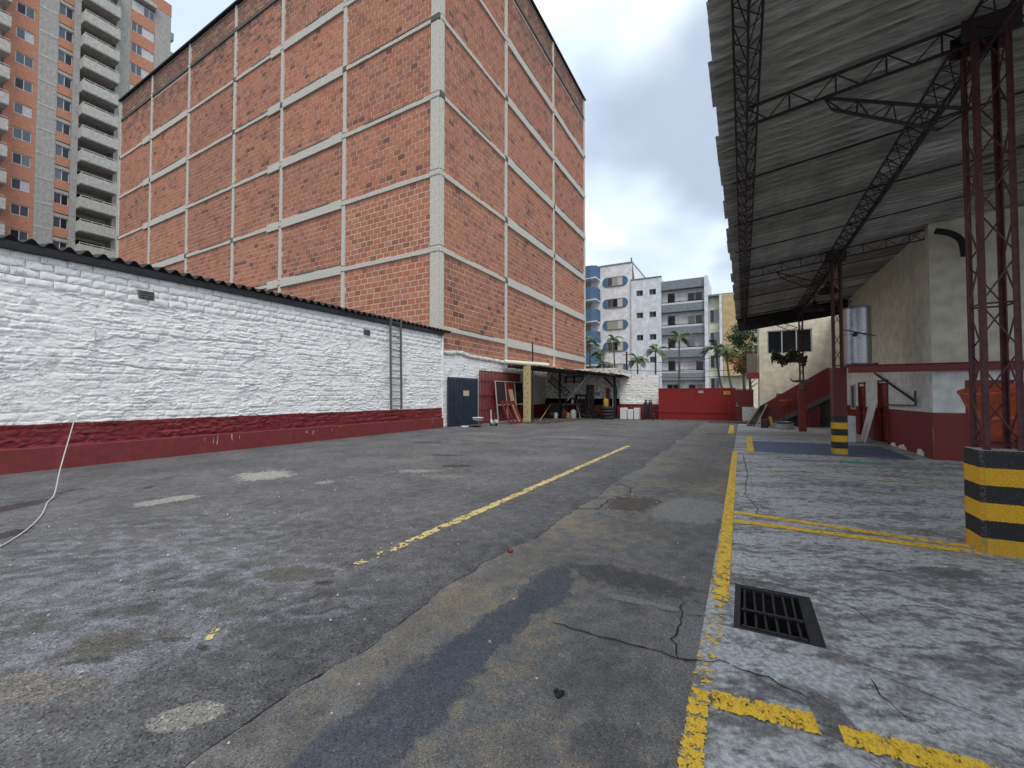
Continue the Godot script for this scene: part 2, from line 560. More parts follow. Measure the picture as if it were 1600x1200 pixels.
# ---------------------------------------------------------------- ground
# colours of the ground as it lies: kind 0 asphalt, 1 concrete strip, 2 painted parking floor
func bake(kind: int, r: Rect2, w: int, h: int, blobs: Array) -> ImageTexture:
	var soft: PackedByteArray = N.soft
	var mid: PackedByteArray = N.mid
	var fine: PackedByteArray = N.fine
	var px := PackedFloat32Array()
	px.resize(w * h * 3)
	var o := 0
	for j in h:
		var z := r.position.y + r.size.y * (j + 0.5) / h + 200.0
		for i in w:
			var x := r.position.x + r.size.x * (i + 0.5) / w + 200.0
			var a := soft[(int(z * 51.0) & 511) * 512 + (int(x * 51.0) & 511)] / 255.0
			var b := mid[(int(z * 163.0 + x * 20.0) & 511) * 512 + (int(x * 163.0) & 511)] / 255.0
			var c := fine[(int(z * 400.0) & 511) * 512 + (int(x * 400.0 + 77.0) & 511)] / 255.0
			if kind == 0:
				var t := 0.205 + 0.13 * (a - 0.5) + 0.12 * (b - 0.5) + 0.10 * (c - 0.5)
				var zone := clampf(1.0 - absf(x - 195.2) / 2.6, 0.0, 1.0) * clampf(1.0 - absf(z - 198.4) / 2.6, 0.0, 1.0)
				var e := mid[(int(z * 150.0 + x * 90.0 + 99.0) & 511) * 512 + (int(x * 60.0 - z * 40.0) & 511)] / 255.0
				var s := smoothstep(0.50, 0.80, e * 0.5 + b * 0.26 + c * 0.24 + zone * 0.14 - 0.01) * (0.3 + 0.7 * minf(zone * 2.0, 1.0))
				px[o] = lerpf(t * 1.0, 0.42, s * 0.72)
				px[o + 1] = lerpf(t * 0.985, 0.44, s * 0.72)
				px[o + 2] = lerpf(t * 0.99, 0.50, s * 0.72)
				var wm := smoothstep(0.62, 0.8, a * 0.6 + e * 0.4)
				px[o] += 0.02 * wm
				px[o + 1] += 0.012 * wm
			elif kind == 1:
				var t := 0.36 + 0.20 * (a - 0.5) + 0.22 * (b - 0.5) + 0.12 * (c - 0.5)
				var d := smoothstep(0.45, 0.75, a * 0.5 + b * 0.5)
				px[o] = t * lerpf(1.0, 1.16, d)
				px[o + 1] = t * lerpf(0.97, 0.985, d)
				px[o + 2] = t * lerpf(0.92, 0.72, d)
			else:
				var e := mid[(int(z * 380.0 + x * 190.0) & 511) * 512 + (int(x * 150.0 - z * 60.0) & 511)] / 255.0
				var q := soft[(int(z * 120.0 + x * 38.0 + 133.0) & 511) * 512 + (int(x * 42.0) & 511)] / 255.0
				# pale paint, dirtied in drifts, flaked off to the cement with sharp edges
				var dirt := smoothstep(0.42, 0.66, q * 0.5 + e * 0.32 + b * 0.18)
				var flake := smoothstep(0.575, 0.61, e * 0.42 + b * 0.30 + c * 0.28 + 0.22 * (q - 0.5))
				var g := lerpf(lerpf(0.76, 0.46, dirt), 0.27, flake * 0.85) + 0.09 * (c - 0.5) + 0.05 * (a - 0.5)
				var p := 1.0 - flake
				px[o] = g * lerpf(1.0, 0.985, p)
				px[o + 1] = g * lerpf(0.98, 1.0, p)
				px[o + 2] = g * lerpf(0.95, 0.995, p)
			o += 3
	for bl in blobs:
		paint_blob(px, r, w, h, bl)
	# drag marks and hairline cracks
	var sr := RandomNumberGenerator.new()
	sr.seed = 77
	if kind == 2:
		for k in 420:
			var p0 := Vector2(sr.randf_range(-0.2, 3.2), -sr.randf_range(0.6, 13.0))
			var ang := sr.randfn(0.28, 0.22)
			paint_stroke(px, r, w, h, p0, p0 + Vector2(cos(ang), sin(ang)) * sr.randf_range(0.05, 0.6), sr.randf_range(0.003, 0.014), Color(0.12, 0.115, 0.11), sr.randf_range(0.3, 0.8))
	elif kind == 0:
		for k in 240:
			var p0 := Vector2(sr.randf_range(-8.5, -2.2), -sr.randf_range(0.5, 9.0))
			var ang := sr.randfn(-0.4, 0.5)
			paint_stroke(px, r, w, h, p0, p0 + Vector2(cos(ang), sin(ang)) * sr.randf_range(0.03, 0.35), sr.randf_range(0.004, 0.02), Color(0.08, 0.078, 0.075) if k % 3 else Color(0.36, 0.36, 0.38), sr.randf_range(0.2, 0.6))
	else:
		for k in 160:
			var p0 := Vector2(sr.randf_range(-2.0, -0.3), -sr.randf_range(0.5, 9.0))
			var ang := sr.randf() * TAU
			paint_stroke(px, r, w, h, p0, p0 + Vector2(cos(ang), sin(ang)) * sr.randf_range(0.02, 0.2), sr.randf_range(0.003, 0.012), Color(0.12, 0.11, 0.10) if k % 2 else Color(0.46, 0.43, 0.37), sr.randf_range(0.2, 0.6))
	var by := PackedByteArray()
	by.resize(w * h * 3)
	for i in by.size():
		var q := clampf(px[i], 0.0, 1.0)
		by[i] = int((1.055 * pow(q, 0.41667) - 0.055 if q > 0.0031 else q * 12.92) * 255.0)
	return ImageTexture.create_from_image(Image.create_from_data(w, h, false, Image.FORMAT_RGB8, by))


func paint_stroke(px: PackedFloat32Array, r: Rect2, w: int, h: int, p: Vector2, q: Vector2, wd: float, col: Color, st: float) -> void:
	var fine: PackedByteArray = N.fine
	var i0 := maxi(0, int((minf(p.x, q.x) - wd * 2.0 - r.position.x) / r.size.x * w))
	var i1 := mini(w, int((maxf(p.x, q.x) + wd * 2.0 - r.position.x) / r.size.x * w) + 1)
	var j0 := maxi(0, int((minf(p.y, q.y) - wd * 2.0 - r.position.y) / r.size.y * h))
	var j1 := mini(h, int((maxf(p.y, q.y) + wd * 2.0 - r.position.y) / r.size.y * h) + 1)
	var d := q - p
	var l2 := d.length_squared()
	for j in range(j0, j1):
		for i in range(i0, i1):
			var a := Vector2(r.position.x + r.size.x * (i + 0.5) / w, r.position.y + r.size.y * (j + 0.5) / h)
			var t := clampf((a - p).dot(d) / l2, 0.0, 1.0)
			var n := fine[(int((a.y + 200.0) * 300.0) & 511) * 512 + (int((a.x + 200.0) * 300.0) & 511)] / 255.0 - 0.5
			var e := (a - p - d * t).length() + n * wd * 1.6
			var al := st * (1.0 - smoothstep(wd * 0.4, wd, e)) * (1.0 - absf(t * 2.0 - 1.0) * 0.6)
			if al > 0.0:
				var o := (j * w + i) * 3
				px[o] = lerpf(px[o], col.r, al)
				px[o + 1] = lerpf(px[o + 1], col.g, al)
				px[o + 2] = lerpf(px[o + 2], col.b, al)


# [x, z, rx, rz, degrees, colour, strength, edge softness, raggedness, ring]
func paint_blob(px: PackedFloat32Array, r: Rect2, w: int, h: int, bl: Array) -> void:
	var mid: PackedByteArray = N.mid
	var fine: PackedByteArray = N.fine
	var reach := maxf(bl[2], bl[3]) * 1.6
	var i0 := maxi(0, int((bl[0] - reach - r.position.x) / r.size.x * w))
	var i1 := mini(w, int((bl[0] + reach - r.position.x) / r.size.x * w) + 1)
	var j0 := maxi(0, int((bl[1] - reach - r.position.y) / r.size.y * h))
	var j1 := mini(h, int((bl[1] + reach - r.position.y) / r.size.y * h) + 1)
	var ca := cos(deg_to_rad(bl[4]))
	var sa := sin(deg_to_rad(bl[4]))
	var col: Color = bl[5] * 1.5
	var st: float = bl[6]
	var edge: float = bl[7]
	var rag: float = bl[8]
	var ring: bool = bl[9]
	var squarish := bl.size() > 10
	for j in range(j0, j1):
		var z: float = r.position.y + r.size.y * (j + 0.5) / h
		for i in range(i0, i1):
			var x: float = r.position.x + r.size.x * (i + 0.5) / w
			var dx: float = x - bl[0]
			var dz: float = z - bl[1]
			var u: float = (dx * ca + dz * sa) / bl[2]
			var v: float = (dz * ca - dx * sa) / bl[3]
			var m := mid[(int((z + 200.0) * 230.0) & 511) * 512 + (int((x + 200.0) * 230.0) & 511)] / 255.0 - 0.5
			var q := fine[(int((z + 200.0) * 380.0) & 511) * 512 + (int((x + 200.0) * 380.0) & 511)] / 255.0 - 0.5
			var d := (sqrt(u * u + v * v) if not squarish else sqrt(sqrt(u * u * u * u + v * v * v * v))) + rag * (2.2 * m + 0.9 * q)
			var al: float
			if ring:
				al = clampf(1.0 - absf(d - 0.9) / edge, 0.0, 1.0) * st
			else:
				al = (1.0 - smoothstep(1.0 - edge, 1.0, d)) * st
			if al <= 0.0:
				continue
			al *= clampf(0.85 + 0.9 * q + 0.4 * m, 0.0, 1.0) if al < 0.98 else 1.0
			var o := (j * w + i) * 3
			px[o] = lerpf(px[o], col.r, al)
			px[o + 1] = lerpf(px[o + 1], col.g, al)
			px[o + 2] = lerpf(px[o + 2], col.b, al)


func ground_mat(tile_tex: Texture2D, tile: float, bump: Texture2D, cm: float, map: Texture2D, rough: float) -> StandardMaterial3D:
	var m := pm(Color.WHITE, rough, tile_tex, tile, bump, cm)
	m.detail_enabled = true
	m.detail_albedo = map
	m.detail_uv_layer = BaseMaterial3D.DETAIL_UV_2
	m.detail_blend_mode = BaseMaterial3D.BLEND_MODE_MUL
	return m


func build_ground() -> void:
	var mb := MB.new()
	# one sheet to the horizon, open only over the drain pit
	var pit := Rect2(-0.075, -3.87, 0.49, 0.73)
	var all := Rect2(-400, -600, 800, 900)
	mb.floor_rect(-400, pit.position.x, 300, -600, -0.02, all)
	mb.floor_rect(pit.end.x, 400, 300, -600, -0.02, all)
	mb.floor_rect(pit.position.x, pit.end.x, pit.position.y, -600, -0.02, all)
	mb.floor_rect(pit.position.x, pit.end.x, 300, pit.end.y, -0.02, all)
	struct("ground", mb, M.ground_plain)

	var pale := Color(0.48, 0.46, 0.41)
	var oil := Color(0.03, 0.016, 0.016)
	var dust := Color(0.32, 0.335, 0.375)
	var olive := Color(0.12, 0.112, 0.095)
	var spots := [
		[-7.95, -4.9, 0.5, 0.46, 20, pale, 0.9, 0.12, 0.45, false, 1], [-7.28, -3.08, 0.2, 0.38, 6, pale, 0.75, 0.12, 0.3, false, 1],
		[-6.4, -5.0, 0.14, 0.16, -10, pale, 0.6, 0.25, 0.4, false, 1], [-5.75, -6.62, 0.5, 0.2, -30, pale, 0.55, 0.4, 0.6, false], [-4.9, -6.4, 0.6, 0.25, -30, pale, 0.25, 0.6, 0.8, false],
		[-5.4, -7.5, 0.36, 0.22, -30, oil, 0.85, 0.15, 0.4, false], [-6.6, -8.72, 0.55, 0.22, -20, oil, 0.75, 0.25, 0.5, false],
		[-8.7, -1.95, 0.45, 0.2, 60, oil, 0.95, 0.15, 0.35, false], [-7.0, -1.5, 0.3, 0.15, 50, oil, 0.95, 0.15, 0.4, false], [-8.58, -3.38, 0.17, 0.08, 40, oil, 0.8, 0.2, 0.4, false], [-9.3, -2.6, 0.35, 0.1, 60, oil, 0.6, 0.3, 0.5, false],
		[-8.3, -2.55, 0.3, 0.1, 60, oil, 0.5, 0.3, 0.6, false], [-9.2, -3.9, 0.4, 0.1, 50, oil, 0.4, 0.4, 0.6, false],
		[-4.36, -2.2, 0.22, 0.15, 0, olive, 0.35, 0.3, 0.4, false], [-4.36, -2.2, 0.28, 0.19, 0, dust, 0.55, 0.34, 0.4, true], [-4.75, -1.75, 0.2, 0.12, 20, dust, 0.55, 0.34, 0.4, true],
		[-3.35, -2.33, 0.42, 0.2, -25, dust, 0.55, 0.34, 0.4, true], [-3.35, -2.33, 0.36, 0.16, -25, olive, 0.9, 0.15, 0.22, false], [-2.97, -2.34, 0.1, 0.05, -25, oil, 0.9, 0.3, 0.5, false], [-2.78, -2.2, 0.2, 0.08, -40, Color(0.05, 0.04, 0.04), 0.6, 0.4, 0.7, false],
		[-2.65, -2.05, 0.28, 0.13, -40, dust, 0.55, 0.34, 0.4, true],
		[-3.42, -1.1, 0.24, 0.155, -30, olive, 0.95, 0.12, 0.2, false], [-3.2, -1.4, 0.155, 0.08, -30, olive, 0.95, 0.12, 0.2, false], [-3.35, -1.2, 0.5, 0.3, -30, dust, 0.55, 0.34, 0.4, true], [-2.95, -1.45, 0.22, 0.16, -30, dust, 0.5, 0.6, 0.7, false], [-2.85, -1.4, 0.06, 0.03, 0, oil, 0.9, 0.3, 0.6, false],
		[-3.28, -1.02, 0.14, 0.035, -35, Color(0.05, 0.045, 0.04), 0.8, 0.4, 0.6, false], [-3.1, -1.36, 0.13, 0.03, -30, Color(0.05, 0.045, 0.04), 0.8, 0.4, 0.6, false],
		[-2.31, -1.075, 0.165, 0.095, -42, Color(0.36, 0.34, 0.30), 0.97, 0.06, 0.12, false],
		[-5.93, -22.2, 0.7, 0.35, 0, Color(0.05, 0.05, 0.05), 0.9, 0.1, 0.1, false],
		[-9.0, -14.3, 1.5, 0.6, -15, Color(0.26, 0.245, 0.215), 0.6, 0.6, 0.7, false], [-7.2, -12.6, 1.4, 0.5, -10, Color(0.24, 0.23, 0.21), 0.5, 0.6, 0.8, false], [-5.3, -14.6, 1.3, 0.5, -10, Color(0.30, 0.29, 0.265), 0.6, 0.5, 0.8, false],
		[-9.0, -10.8, 0.8, 0.3, -10, oil, 0.6, 0.3, 0.6, false], [-8.2, -11.9, 0.4, 0.18, 0, oil, 0.5, 0.3, 0.6, false], [-7.0, -11.6, 0.5, 0.2, 10, oil, 0.55, 0.3, 0.6, false], [-6.1, -13.2, 0.4, 0.2, 0, oil, 0.6, 0.3, 0.5, false], [-5.2, -14.0, 0.6, 0.25, 0, oil, 0.5, 0.3, 0.5, false], [-4.5, -16.0, 0.8, 0.35, 0, oil, 0.45, 0.4, 0.6, false],
		[-7.8, -9.2, 1.2, 0.6, -30, Color(0.24, 0.225, 0.20), 0.4, 0.7, 0.8, false], [-4.4, -9.2, 1.4, 0.6, -20, Color(0.23, 0.225, 0.21), 0.35, 0.7, 0.8, false],
		[-9.8, -19.5, 1.6, 1.0, 0, Color(0.20, 0.19, 0.17), 0.5, 0.6, 0.7, false], [-4.3, -1.45, 0.5, 0.22, -30, dust, 0.3, 0.7, 0.9, false], [-3.3, -0.75, 0.5, 0.16, -25, Color(0.30, 0.25, 0.18), 0.45, 0.5, 0.8, false],
	]
	var near_r := Rect2(-7.5, -5.5, 5.8, 6.0)
	var far_r := Rect2(-12.7, -28.6, 11.0, 31.6)
	var m_near := ground_mat(N.t_asph, 1.05, N.b_asph, 1.6, bake(0, near_r, 1024, 1024, spots), 0.8)
	var m_far := ground_mat(N.t_asph, 1.05, N.b_asph, 1.6, bake(0, far_r, 768, 1536, spots), 0.8)
	var a := MB.new()
	a.floor_rect(-7.5, -1.7, 0.5, -5.5, 0.0, near_r)
	var b := MB.new()
	b.floor_rect(-12.7, -7.5, 3.0, -28.6, 0.0, far_r)
	b.floor_rect(-7.5, -1.7, -5.5, -28.6, 0.0, far_r)
	b.floor_rect(-7.5, -1.7, 3.0, 0.5, 0.0, far_r)
	var am := a.mesh()
	var bm := b.mesh()
	var both := ArrayMesh.new()
	both.add_surface_from_arrays(Mesh.PRIMITIVE_TRIANGLES, am.surface_get_arrays(0))
	both.add_surface_from_arrays(Mesh.PRIMITIVE_TRIANGLES, bm.surface_get_arrays(0))
	both.surface_set_material(0, m_near)
	both.surface_set_material(1, m_far)
	struct("yard_asphalt", both, null)

	# the concrete strip beside it, its edge broken
	var grit := Color(0.185, 0.17, 0.14)
	var silt_sheen := Color(0.088, 0.102, 0.13)  # grey silt with the bluish sheen of the sky painted into its colour
	var cspots := [
		[-1.45, -1.55, 0.24, 0.85, 0, silt_sheen, 0.96, 0.2, 0.25, false], [-1.42, -2.4, 0.17, 0.65, 3, silt_sheen, 0.96, 0.2, 0.25, false], [-1.36, -3.1, 0.2, 0.5, -8, silt_sheen, 0.96, 0.2, 0.25, false], [-0.85, -3.55, 0.65, 0.24, 3, Color(0.075, 0.07, 0.066), 0.85, 0.4, 0.5, false],
		[-1.42, -1.2, 0.16, 0.8, 0, Color(0.15, 0.17, 0.21), 0.4, 0.8, 0.4, false], [-1.38, -2.1, 0.10, 0.5, 0, Color(0.15, 0.165, 0.2), 0.5, 0.8, 0.4, false],  # paler sky sheen painted along the middle of the silt streak
		[-1.85, -2.3, 0.22, 1.3, 0, Color(0.27, 0.225, 0.16), 0.6, 0.7, 0.6, false], [-1.75, -3.7, 0.4, 0.9, 0, Color(0.25, 0.22, 0.165), 0.5, 0.7, 0.6, false],
		[-1.4, -6.05, 0.34, 0.5, 15, Color(0.10, 0.075, 0.065), 0.9, 0.12, 0.5, false, 1], [-0.62, -6.1, 0.42, 0.68, 12, Color(0.40, 0.395, 0.375), 0.85, 0.08, 0.16, false, 1], [-1.8, -5.6, 0.16, 0.5, 8, Color(0.34, 0.31, 0.26), 0.7, 0.2, 0.4, false],
		[-0.8, -9.0, 0.5, 1.6, 0, grit, 0.7, 0.4, 0.4, false], [-1.75, -9.5, 0.2, 3.0, 0, Color(0.30, 0.29, 0.265), 0.6, 0.5, 0.5, false], [-1.0, -5.0, 0.7, 0.3, 0, grit, 0.5, 0.5, 0.5, false],
		[-0.65, -3.2, 0.28, 0.06, 2, Color(0.36, 0.355, 0.34), 0.8, 0.15, 0.3, false], [-0.31, -3.0, 0.11, 0.36, 0, Color(0.27, 0.268, 0.262), 0.8, 0.2, 0.25, false],
		[-0.75, -2.2, 0.4, 0.3, 20, Color(0.145, 0.14, 0.133), 0.6, 0.7, 0.6, false], [-0.5, -1.8, 0.3, 0.25, 0, Color(0.10, 0.095, 0.09), 0.6, 0.8, 0.7, false], [-0.85, -1.6, 0.22, 0.3, 30, Color(0.23, 0.21, 0.175), 0.5, 0.8, 0.7, false],
		[-1.0, -16.5, 0.7, 2.0, 0, Color(0.27, 0.26, 0.24), 0.6, 0.6, 0.6, false], [-0.9, -20.5, 0.8, 0.6, 0, Color(0.32, 0.315, 0.30), 0.6, 0.4, 0.6, false], [-0.8, -12.5, 0.6, 0.8, 0, Color(0.28, 0.25, 0.19), 0.5, 0.6, 0.6, false],
	]
	var c1 := Rect2(-2.3, -7.5, 2.1, 8.0)
	var c2 := Rect2(-2.3, -26.5, 2.1, 29.5)
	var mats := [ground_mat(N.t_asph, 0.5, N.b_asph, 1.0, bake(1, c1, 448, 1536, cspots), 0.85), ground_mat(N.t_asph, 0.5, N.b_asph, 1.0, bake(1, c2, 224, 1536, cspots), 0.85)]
	var strip := ArrayMesh.new()
	var zs := [[0.5, -7.5], [-7.5, -25.5]]
	for k in 2:
		var s := MB.new()
		var rc: Rect2 = c1 if k == 0 else c2
		var step := 0.05 if k == 0 else 0.12
		var z: float = zs[k][0]
		while z > zs[k][1] + 0.01:
			var z2 := maxf(z - step, zs[k][1])
			var xa := strip_edge(z)
			var xb := strip_edge(z2)
			var t := func(p: Vector3) -> Vector2: return Vector2((p.x - rc.position.x) / rc.size.x, (p.z - rc.position.y) / rc.size.y)
			var p := [Vector3(xb, 0.006, z2), Vector3(STRIP_X, 0.006, z2), Vector3(STRIP_X, 0.006, z), Vector3(xa, 0.006, z)]
			s.quad(p[0], p[1], p[2], p[3], Vector3.UP, [t.call(p[0]), t.call(p[1]), t.call(p[2]), t.call(p[3])])
			s.quad(p[3], p[0], p[0] - Vector3(0, 0.01, 0), p[3] - Vector3(0, 0.01, 0), Vector3.LEFT, [t.call(p[3]), t.call(p[0]), t.call(p[0]), t.call(p[3])])
			z = z2
		strip.add_surface_from_arrays(Mesh.PRIMITIVE_TRIANGLES, s.mesh().surface_get_arrays(0))
		strip.surface_set_material(k, mats[k])
	struct("concrete_strip", strip, null)

	# the parking floor under the canopy: grey paint worn down to the cement
	var bare := Color(0.13, 0.122, 0.118)
	var scuff := Color(0.13, 0.125, 0.12)
	var pspots := [
		[1.5, -4.95, 0.24, 0.13, -35, bare, 0.95, 0.06, 0.5, false], [0.34, -2.5, 0.075, 0.17, -15, bare, 0.95, 0.05, 0.2, false], [1.3, -4.25, 0.3, 0.07, -8, scuff, 0.8, 0.4, 0.6, false], [0.95, -3.3, 0.28, 0.1, -20, scuff, 0.6, 0.6, 0.7, false], [0.72, -2.85, 0.2, 0.09, -40, scuff, 0.6, 0.6, 0.7, false],
		[1.8, -8.5, 0.5, 0.18, 0, scuff, 0.6, 0.4, 0.6, false], [1.2, -9.4, 0.4, 0.1, 0, scuff, 0.5, 0.4, 0.6, false], [1.6, -6.3, 0.9, 0.2, -6, scuff, 0.7, 0.6, 0.7, false], [2.6, -10.3, 0.9, 0.2, 0, scuff, 0.6, 0.5, 0.6, false], [0.25, -7.1, 0.12, 0.16, 0, scuff, 0.7, 0.4, 0.6, false],
		[0.05, -3.5, 0.22, 0.5, 0, scuff, 0.7, 0.4, 0.6, false], [0.42, -3.45, 0.12, 0.55, 0, Color(0.17, 0.16, 0.15), 0.75, 0.3, 0.5, false], [0.1, -3.95, 0.35, 0.1, -5, Color(0.15, 0.14, 0.13), 0.7, 0.4, 0.5, false], [0.15, -2.62, 0.3, 0.08, -10, Color(0.14, 0.13, 0.125), 0.7, 0.4, 0.6, false],
		[0.0, -2.42, 0.18, 0.12, 0, scuff, 0.8, 0.4, 0.7, false], [0.9, -2.5, 0.4, 0.12, -10, scuff, 0.55, 0.6, 0.8, false], [1.4, -3.4, 0.5, 0.12, -8, scuff, 0.5, 0.7, 0.8, false], [0.6, -3.0, 0.3, 0.1, 15, scuff, 0.4, 0.7, 0.8, false], [1.7, -5.6, 0.5, 0.2, 0, scuff, 0.5, 0.6, 0.8, false],
		[3.0, -12.0, 1.6, 0.5, 0, Color(0.2, 0.195, 0.19), 0.6, 0.6, 0.7, false], [1.2, -19.5, 2.6, 1.9, 0, Color(0.2, 0.19, 0.175), 0.75, 0.4, 0.5, false],
	]
	var p1 := Rect2(STRIP_X, -7.0, 3.0, 7.5)
	var p2 := Rect2(STRIP_X, -25.5, 9.25, 28.5)
	var pm1 := ground_mat(N.t_conc, 0.7, N.b_mid, 0.9, bake(2, p1, 768, 1536, pspots), 0.75)
	var pm2 := ground_mat(N.t_conc, 0.7, N.b_mid, 0.9, bake(2, p2, 640, 1280, pspots), 0.75)
	var f1 := MB.new()
	f1.floor_rect(STRIP_X, pit.position.x, 0.5, -7.0, 0.006, p1)
	f1.floor_rect(pit.end.x, 2.75, 0.5, -7.0, 0.006, p1)
	f1.floor_rect(pit.position.x, pit.end.x, 0.5, pit.end.y, 0.006, p1)
	f1.floor_rect(pit.position.x, pit.end.x, pit.position.y, -7.0, 0.006, p1)
	var f2 := MB.new()
	f2.floor_rect(STRIP_X, 2.75, -7.0, -25.5, 0.006, p2)
	f2.floor_rect(2.75, 9.0, 3.0, -25.5, 0.006, p2)
	f2.floor_rect(STRIP_X, 2.75, 3.0, 0.5, 0.006, p2)
	var fl := ArrayMesh.new()
	fl.add_surface_from_arrays(Mesh.PRIMITIVE_TRIANGLES, f1.mesh().surface_get_arrays(0))
	fl.add_surface_from_arrays(Mesh.PRIMITIVE_TRIANGLES, f2.mesh().surface_get_arrays(0))
	fl.surface_set_material(0, pm1)
	fl.surface_set_material(1, pm2)
	struct("parking_floor", fl, null)
	# far lane between strip and gate
	var bay := MB.new()
	bay.floor_rect(0.12, 3.5, -13.15, -16.2, 0.010, Rect2(0, -17, 4, 4))
	struct("blue_bay_paint", bay, pm(lin(0.15, 0.20, 0.32), 0.7, N.t_conc, 1.1, N.b_mid, 0.4))

	# the drain
	var d := MB.new()
	var pc := pit.get_center()
	var dp := 0.5
	d.quad(Vector3(pit.position.x, 0.006, pit.position.y), Vector3(pit.end.x, 0.006, pit.position.y), Vector3(pit.end.x, -dp, pit.position.y), Vector3(pit.position.x, -dp, pit.position.y), Vector3(0, 0, 1))
	d.quad(Vector3(pit.position.x, 0.006, pit.end.y), Vector3(pit.end.x, 0.006, pit.end.y), Vector3(pit.end.x, -dp, pit.end.y), Vector3(pit.position.x, -dp, pit.end.y), Vector3(0, 0, -1))
	d.quad(Vector3(pit.position.x, 0.006, pit.position.y), Vector3(pit.position.x, 0.006, pit.end.y), Vector3(pit.position.x, -dp, pit.end.y), Vector3(pit.position.x, -dp, pit.position.y), Vector3(1, 0, 0))
	d.quad(Vector3(pit.end.x, 0.006, pit.position.y), Vector3(pit.end.x, 0.006, pit.end.y), Vector3(pit.end.x, -dp, pit.end.y), Vector3(pit.end.x, -dp, pit.position.y), Vector3(-1, 0, 0))
	d.quad(Vector3(pit.position.x, -dp, pit.position.y), Vector3(pit.end.x, -dp, pit.position.y), Vector3(pit.end.x, -dp, pit.end.y), Vector3(pit.position.x, -dp, pit.end.y), Vector3.UP)
	struct("drain_pit", d, pm(lin(0.06, 0.055, 0.05), 0.9, N.t_conc, 0.5, N.b_mid, 2.0))
	var gr := thing("drain_grate", "black iron bar grate over the open drain in the parking floor", "drain grate", Vector3(pc.x, 0, pc.y))
	var hw := pit.size.x * 0.5
	var hl := pit.size.y * 0.5
	var fr := MB.new()
	fr.box(Vector3(0, -0.012, -hl + 0.02), Vector3(hw * 2, 0.03, 0.035))
	fr.box(Vector3(0, -0.012, hl - 0.02), Vector3(hw * 2, 0.03, 0.035))
	fr.box(Vector3(-hw + 0.02, -0.012, 0), Vector3(0.035, 0.03, hl * 2 - 0.075))
	fr.box(Vector3(hw - 0.04, -0.012, 0), Vector3(0.075, 0.03, hl * 2 - 0.075))
	part("frame", fr, M.iron, gr)
	for k in 6:
		var q := MB.new()
		var x := -hw + 0.065 + k * 0.062
		q.tube([Vector3(x, -0.012, -hl + 0.03), Vector3(x + 0.006 * sin(k * 2.0), -0.014, 0), Vector3(x + 0.004, -0.012, hl - 0.03)], 0.009, 8)
		part("bar", q, M.iron, gr)
	var cr := MB.new()
	cr.box(Vector3(-0.02, 0.002, 0.06), Vector3(hw * 2 - 0.13, 0.012, 0.022))
	part("cross_bar", cr, M.iron, gr)
	var cr2 := MB.new()
	cr2.box(Vector3(-0.02, -0.002, hl - 0.055), Vector3(hw * 2 - 0.13, 0.02, 0.02))
	part("cross_bar", cr2, M.iron, gr)

	build_markings()
	build_cracks()


func strip_edge(z: float) -> float:
	var f: FastNoiseLite = N.edge
	return -2.0 + 0.12 * f.get_noise_1d(z * 9.0) + 0.035 * f.get_noise_1d(z * 70.0 + 500.0) + (0.10 * smoothstep(-4.5, -6.0, z) - 0.06 * smoothstep(-1.5, -2.5, z) * smoothstep(-4.0, -3.0, z))


# worn road paint: a thin sheet whose bare places are holes
func paint_tex(w: int, h: int, sd: int, wear: float, edge_wear: float, wear_in: Callable) -> ImageTexture:
	var f := FastNoiseLite.new()
	f.seed = sd
	f.frequency = 0.03
	f.fractal_octaves = 4
	var px := PackedByteArray()
	px.resize(w * h * 4)
	var o := 0
	for j in h:
		var e := minf(j, h - 1 - j) / float(h) * 2.0
		for i in w:
			var a := f.get_noise_2d(i * 1.3, j * 1.3)
			var b := f.get_noise_2d(i * 5.0 + 900.0, j * 5.0)
			var keep := 0.55 + 0.75 * a + 0.5 * b - wear - edge_wear * (1.0 - smoothstep(0.0, 0.35, e)) - float(wear_in.call(float(i) / w, float(j) / h))
			var t := clampf(0.93 + 0.28 * b + 0.22 * a, 0.5, 1.0)
			px[o] = int(255.0 * t)
			px[o + 1] = int(255.0 * t)
			px[o + 2] = int(255.0 * t)
			px[o + 3] = 255 if keep > 0.0 else 0
			o += 4
	return ImageTexture.create_from_image(Image.create_from_data(w, h, false, Image.FORMAT_RGBA8, px))


func line_paint(a: Vector2, b: Vector2, width: float, col: Color, tex: Texture2D, y: float, name_ := "yellow_line") -> void:
	var m := StandardMaterial3D.new()
	m.albedo_color = col
	m.albedo_texture = tex
	m.roughness = 0.7
	m.transparency = BaseMaterial3D.TRANSPARENCY_ALPHA_SCISSOR
	m.alpha_scissor_threshold = 0.5
	var mb := MB.new()
	var d := (b - a).normalized()
	var s := Vector2(-d.y, d.x) * width * 0.5
	var P := func(q: Vector2) -> Vector3: return Vector3(q.x, y, q.y)
	mb.quad(P.call(a + s), P.call(b + s), P.call(b - s), P.call(a - s), Vector3.UP, [Vector2(0, 0), Vector2(1, 0), Vector2(1, 1), Vector2(0, 1)])
	struct(name_, mb, m)


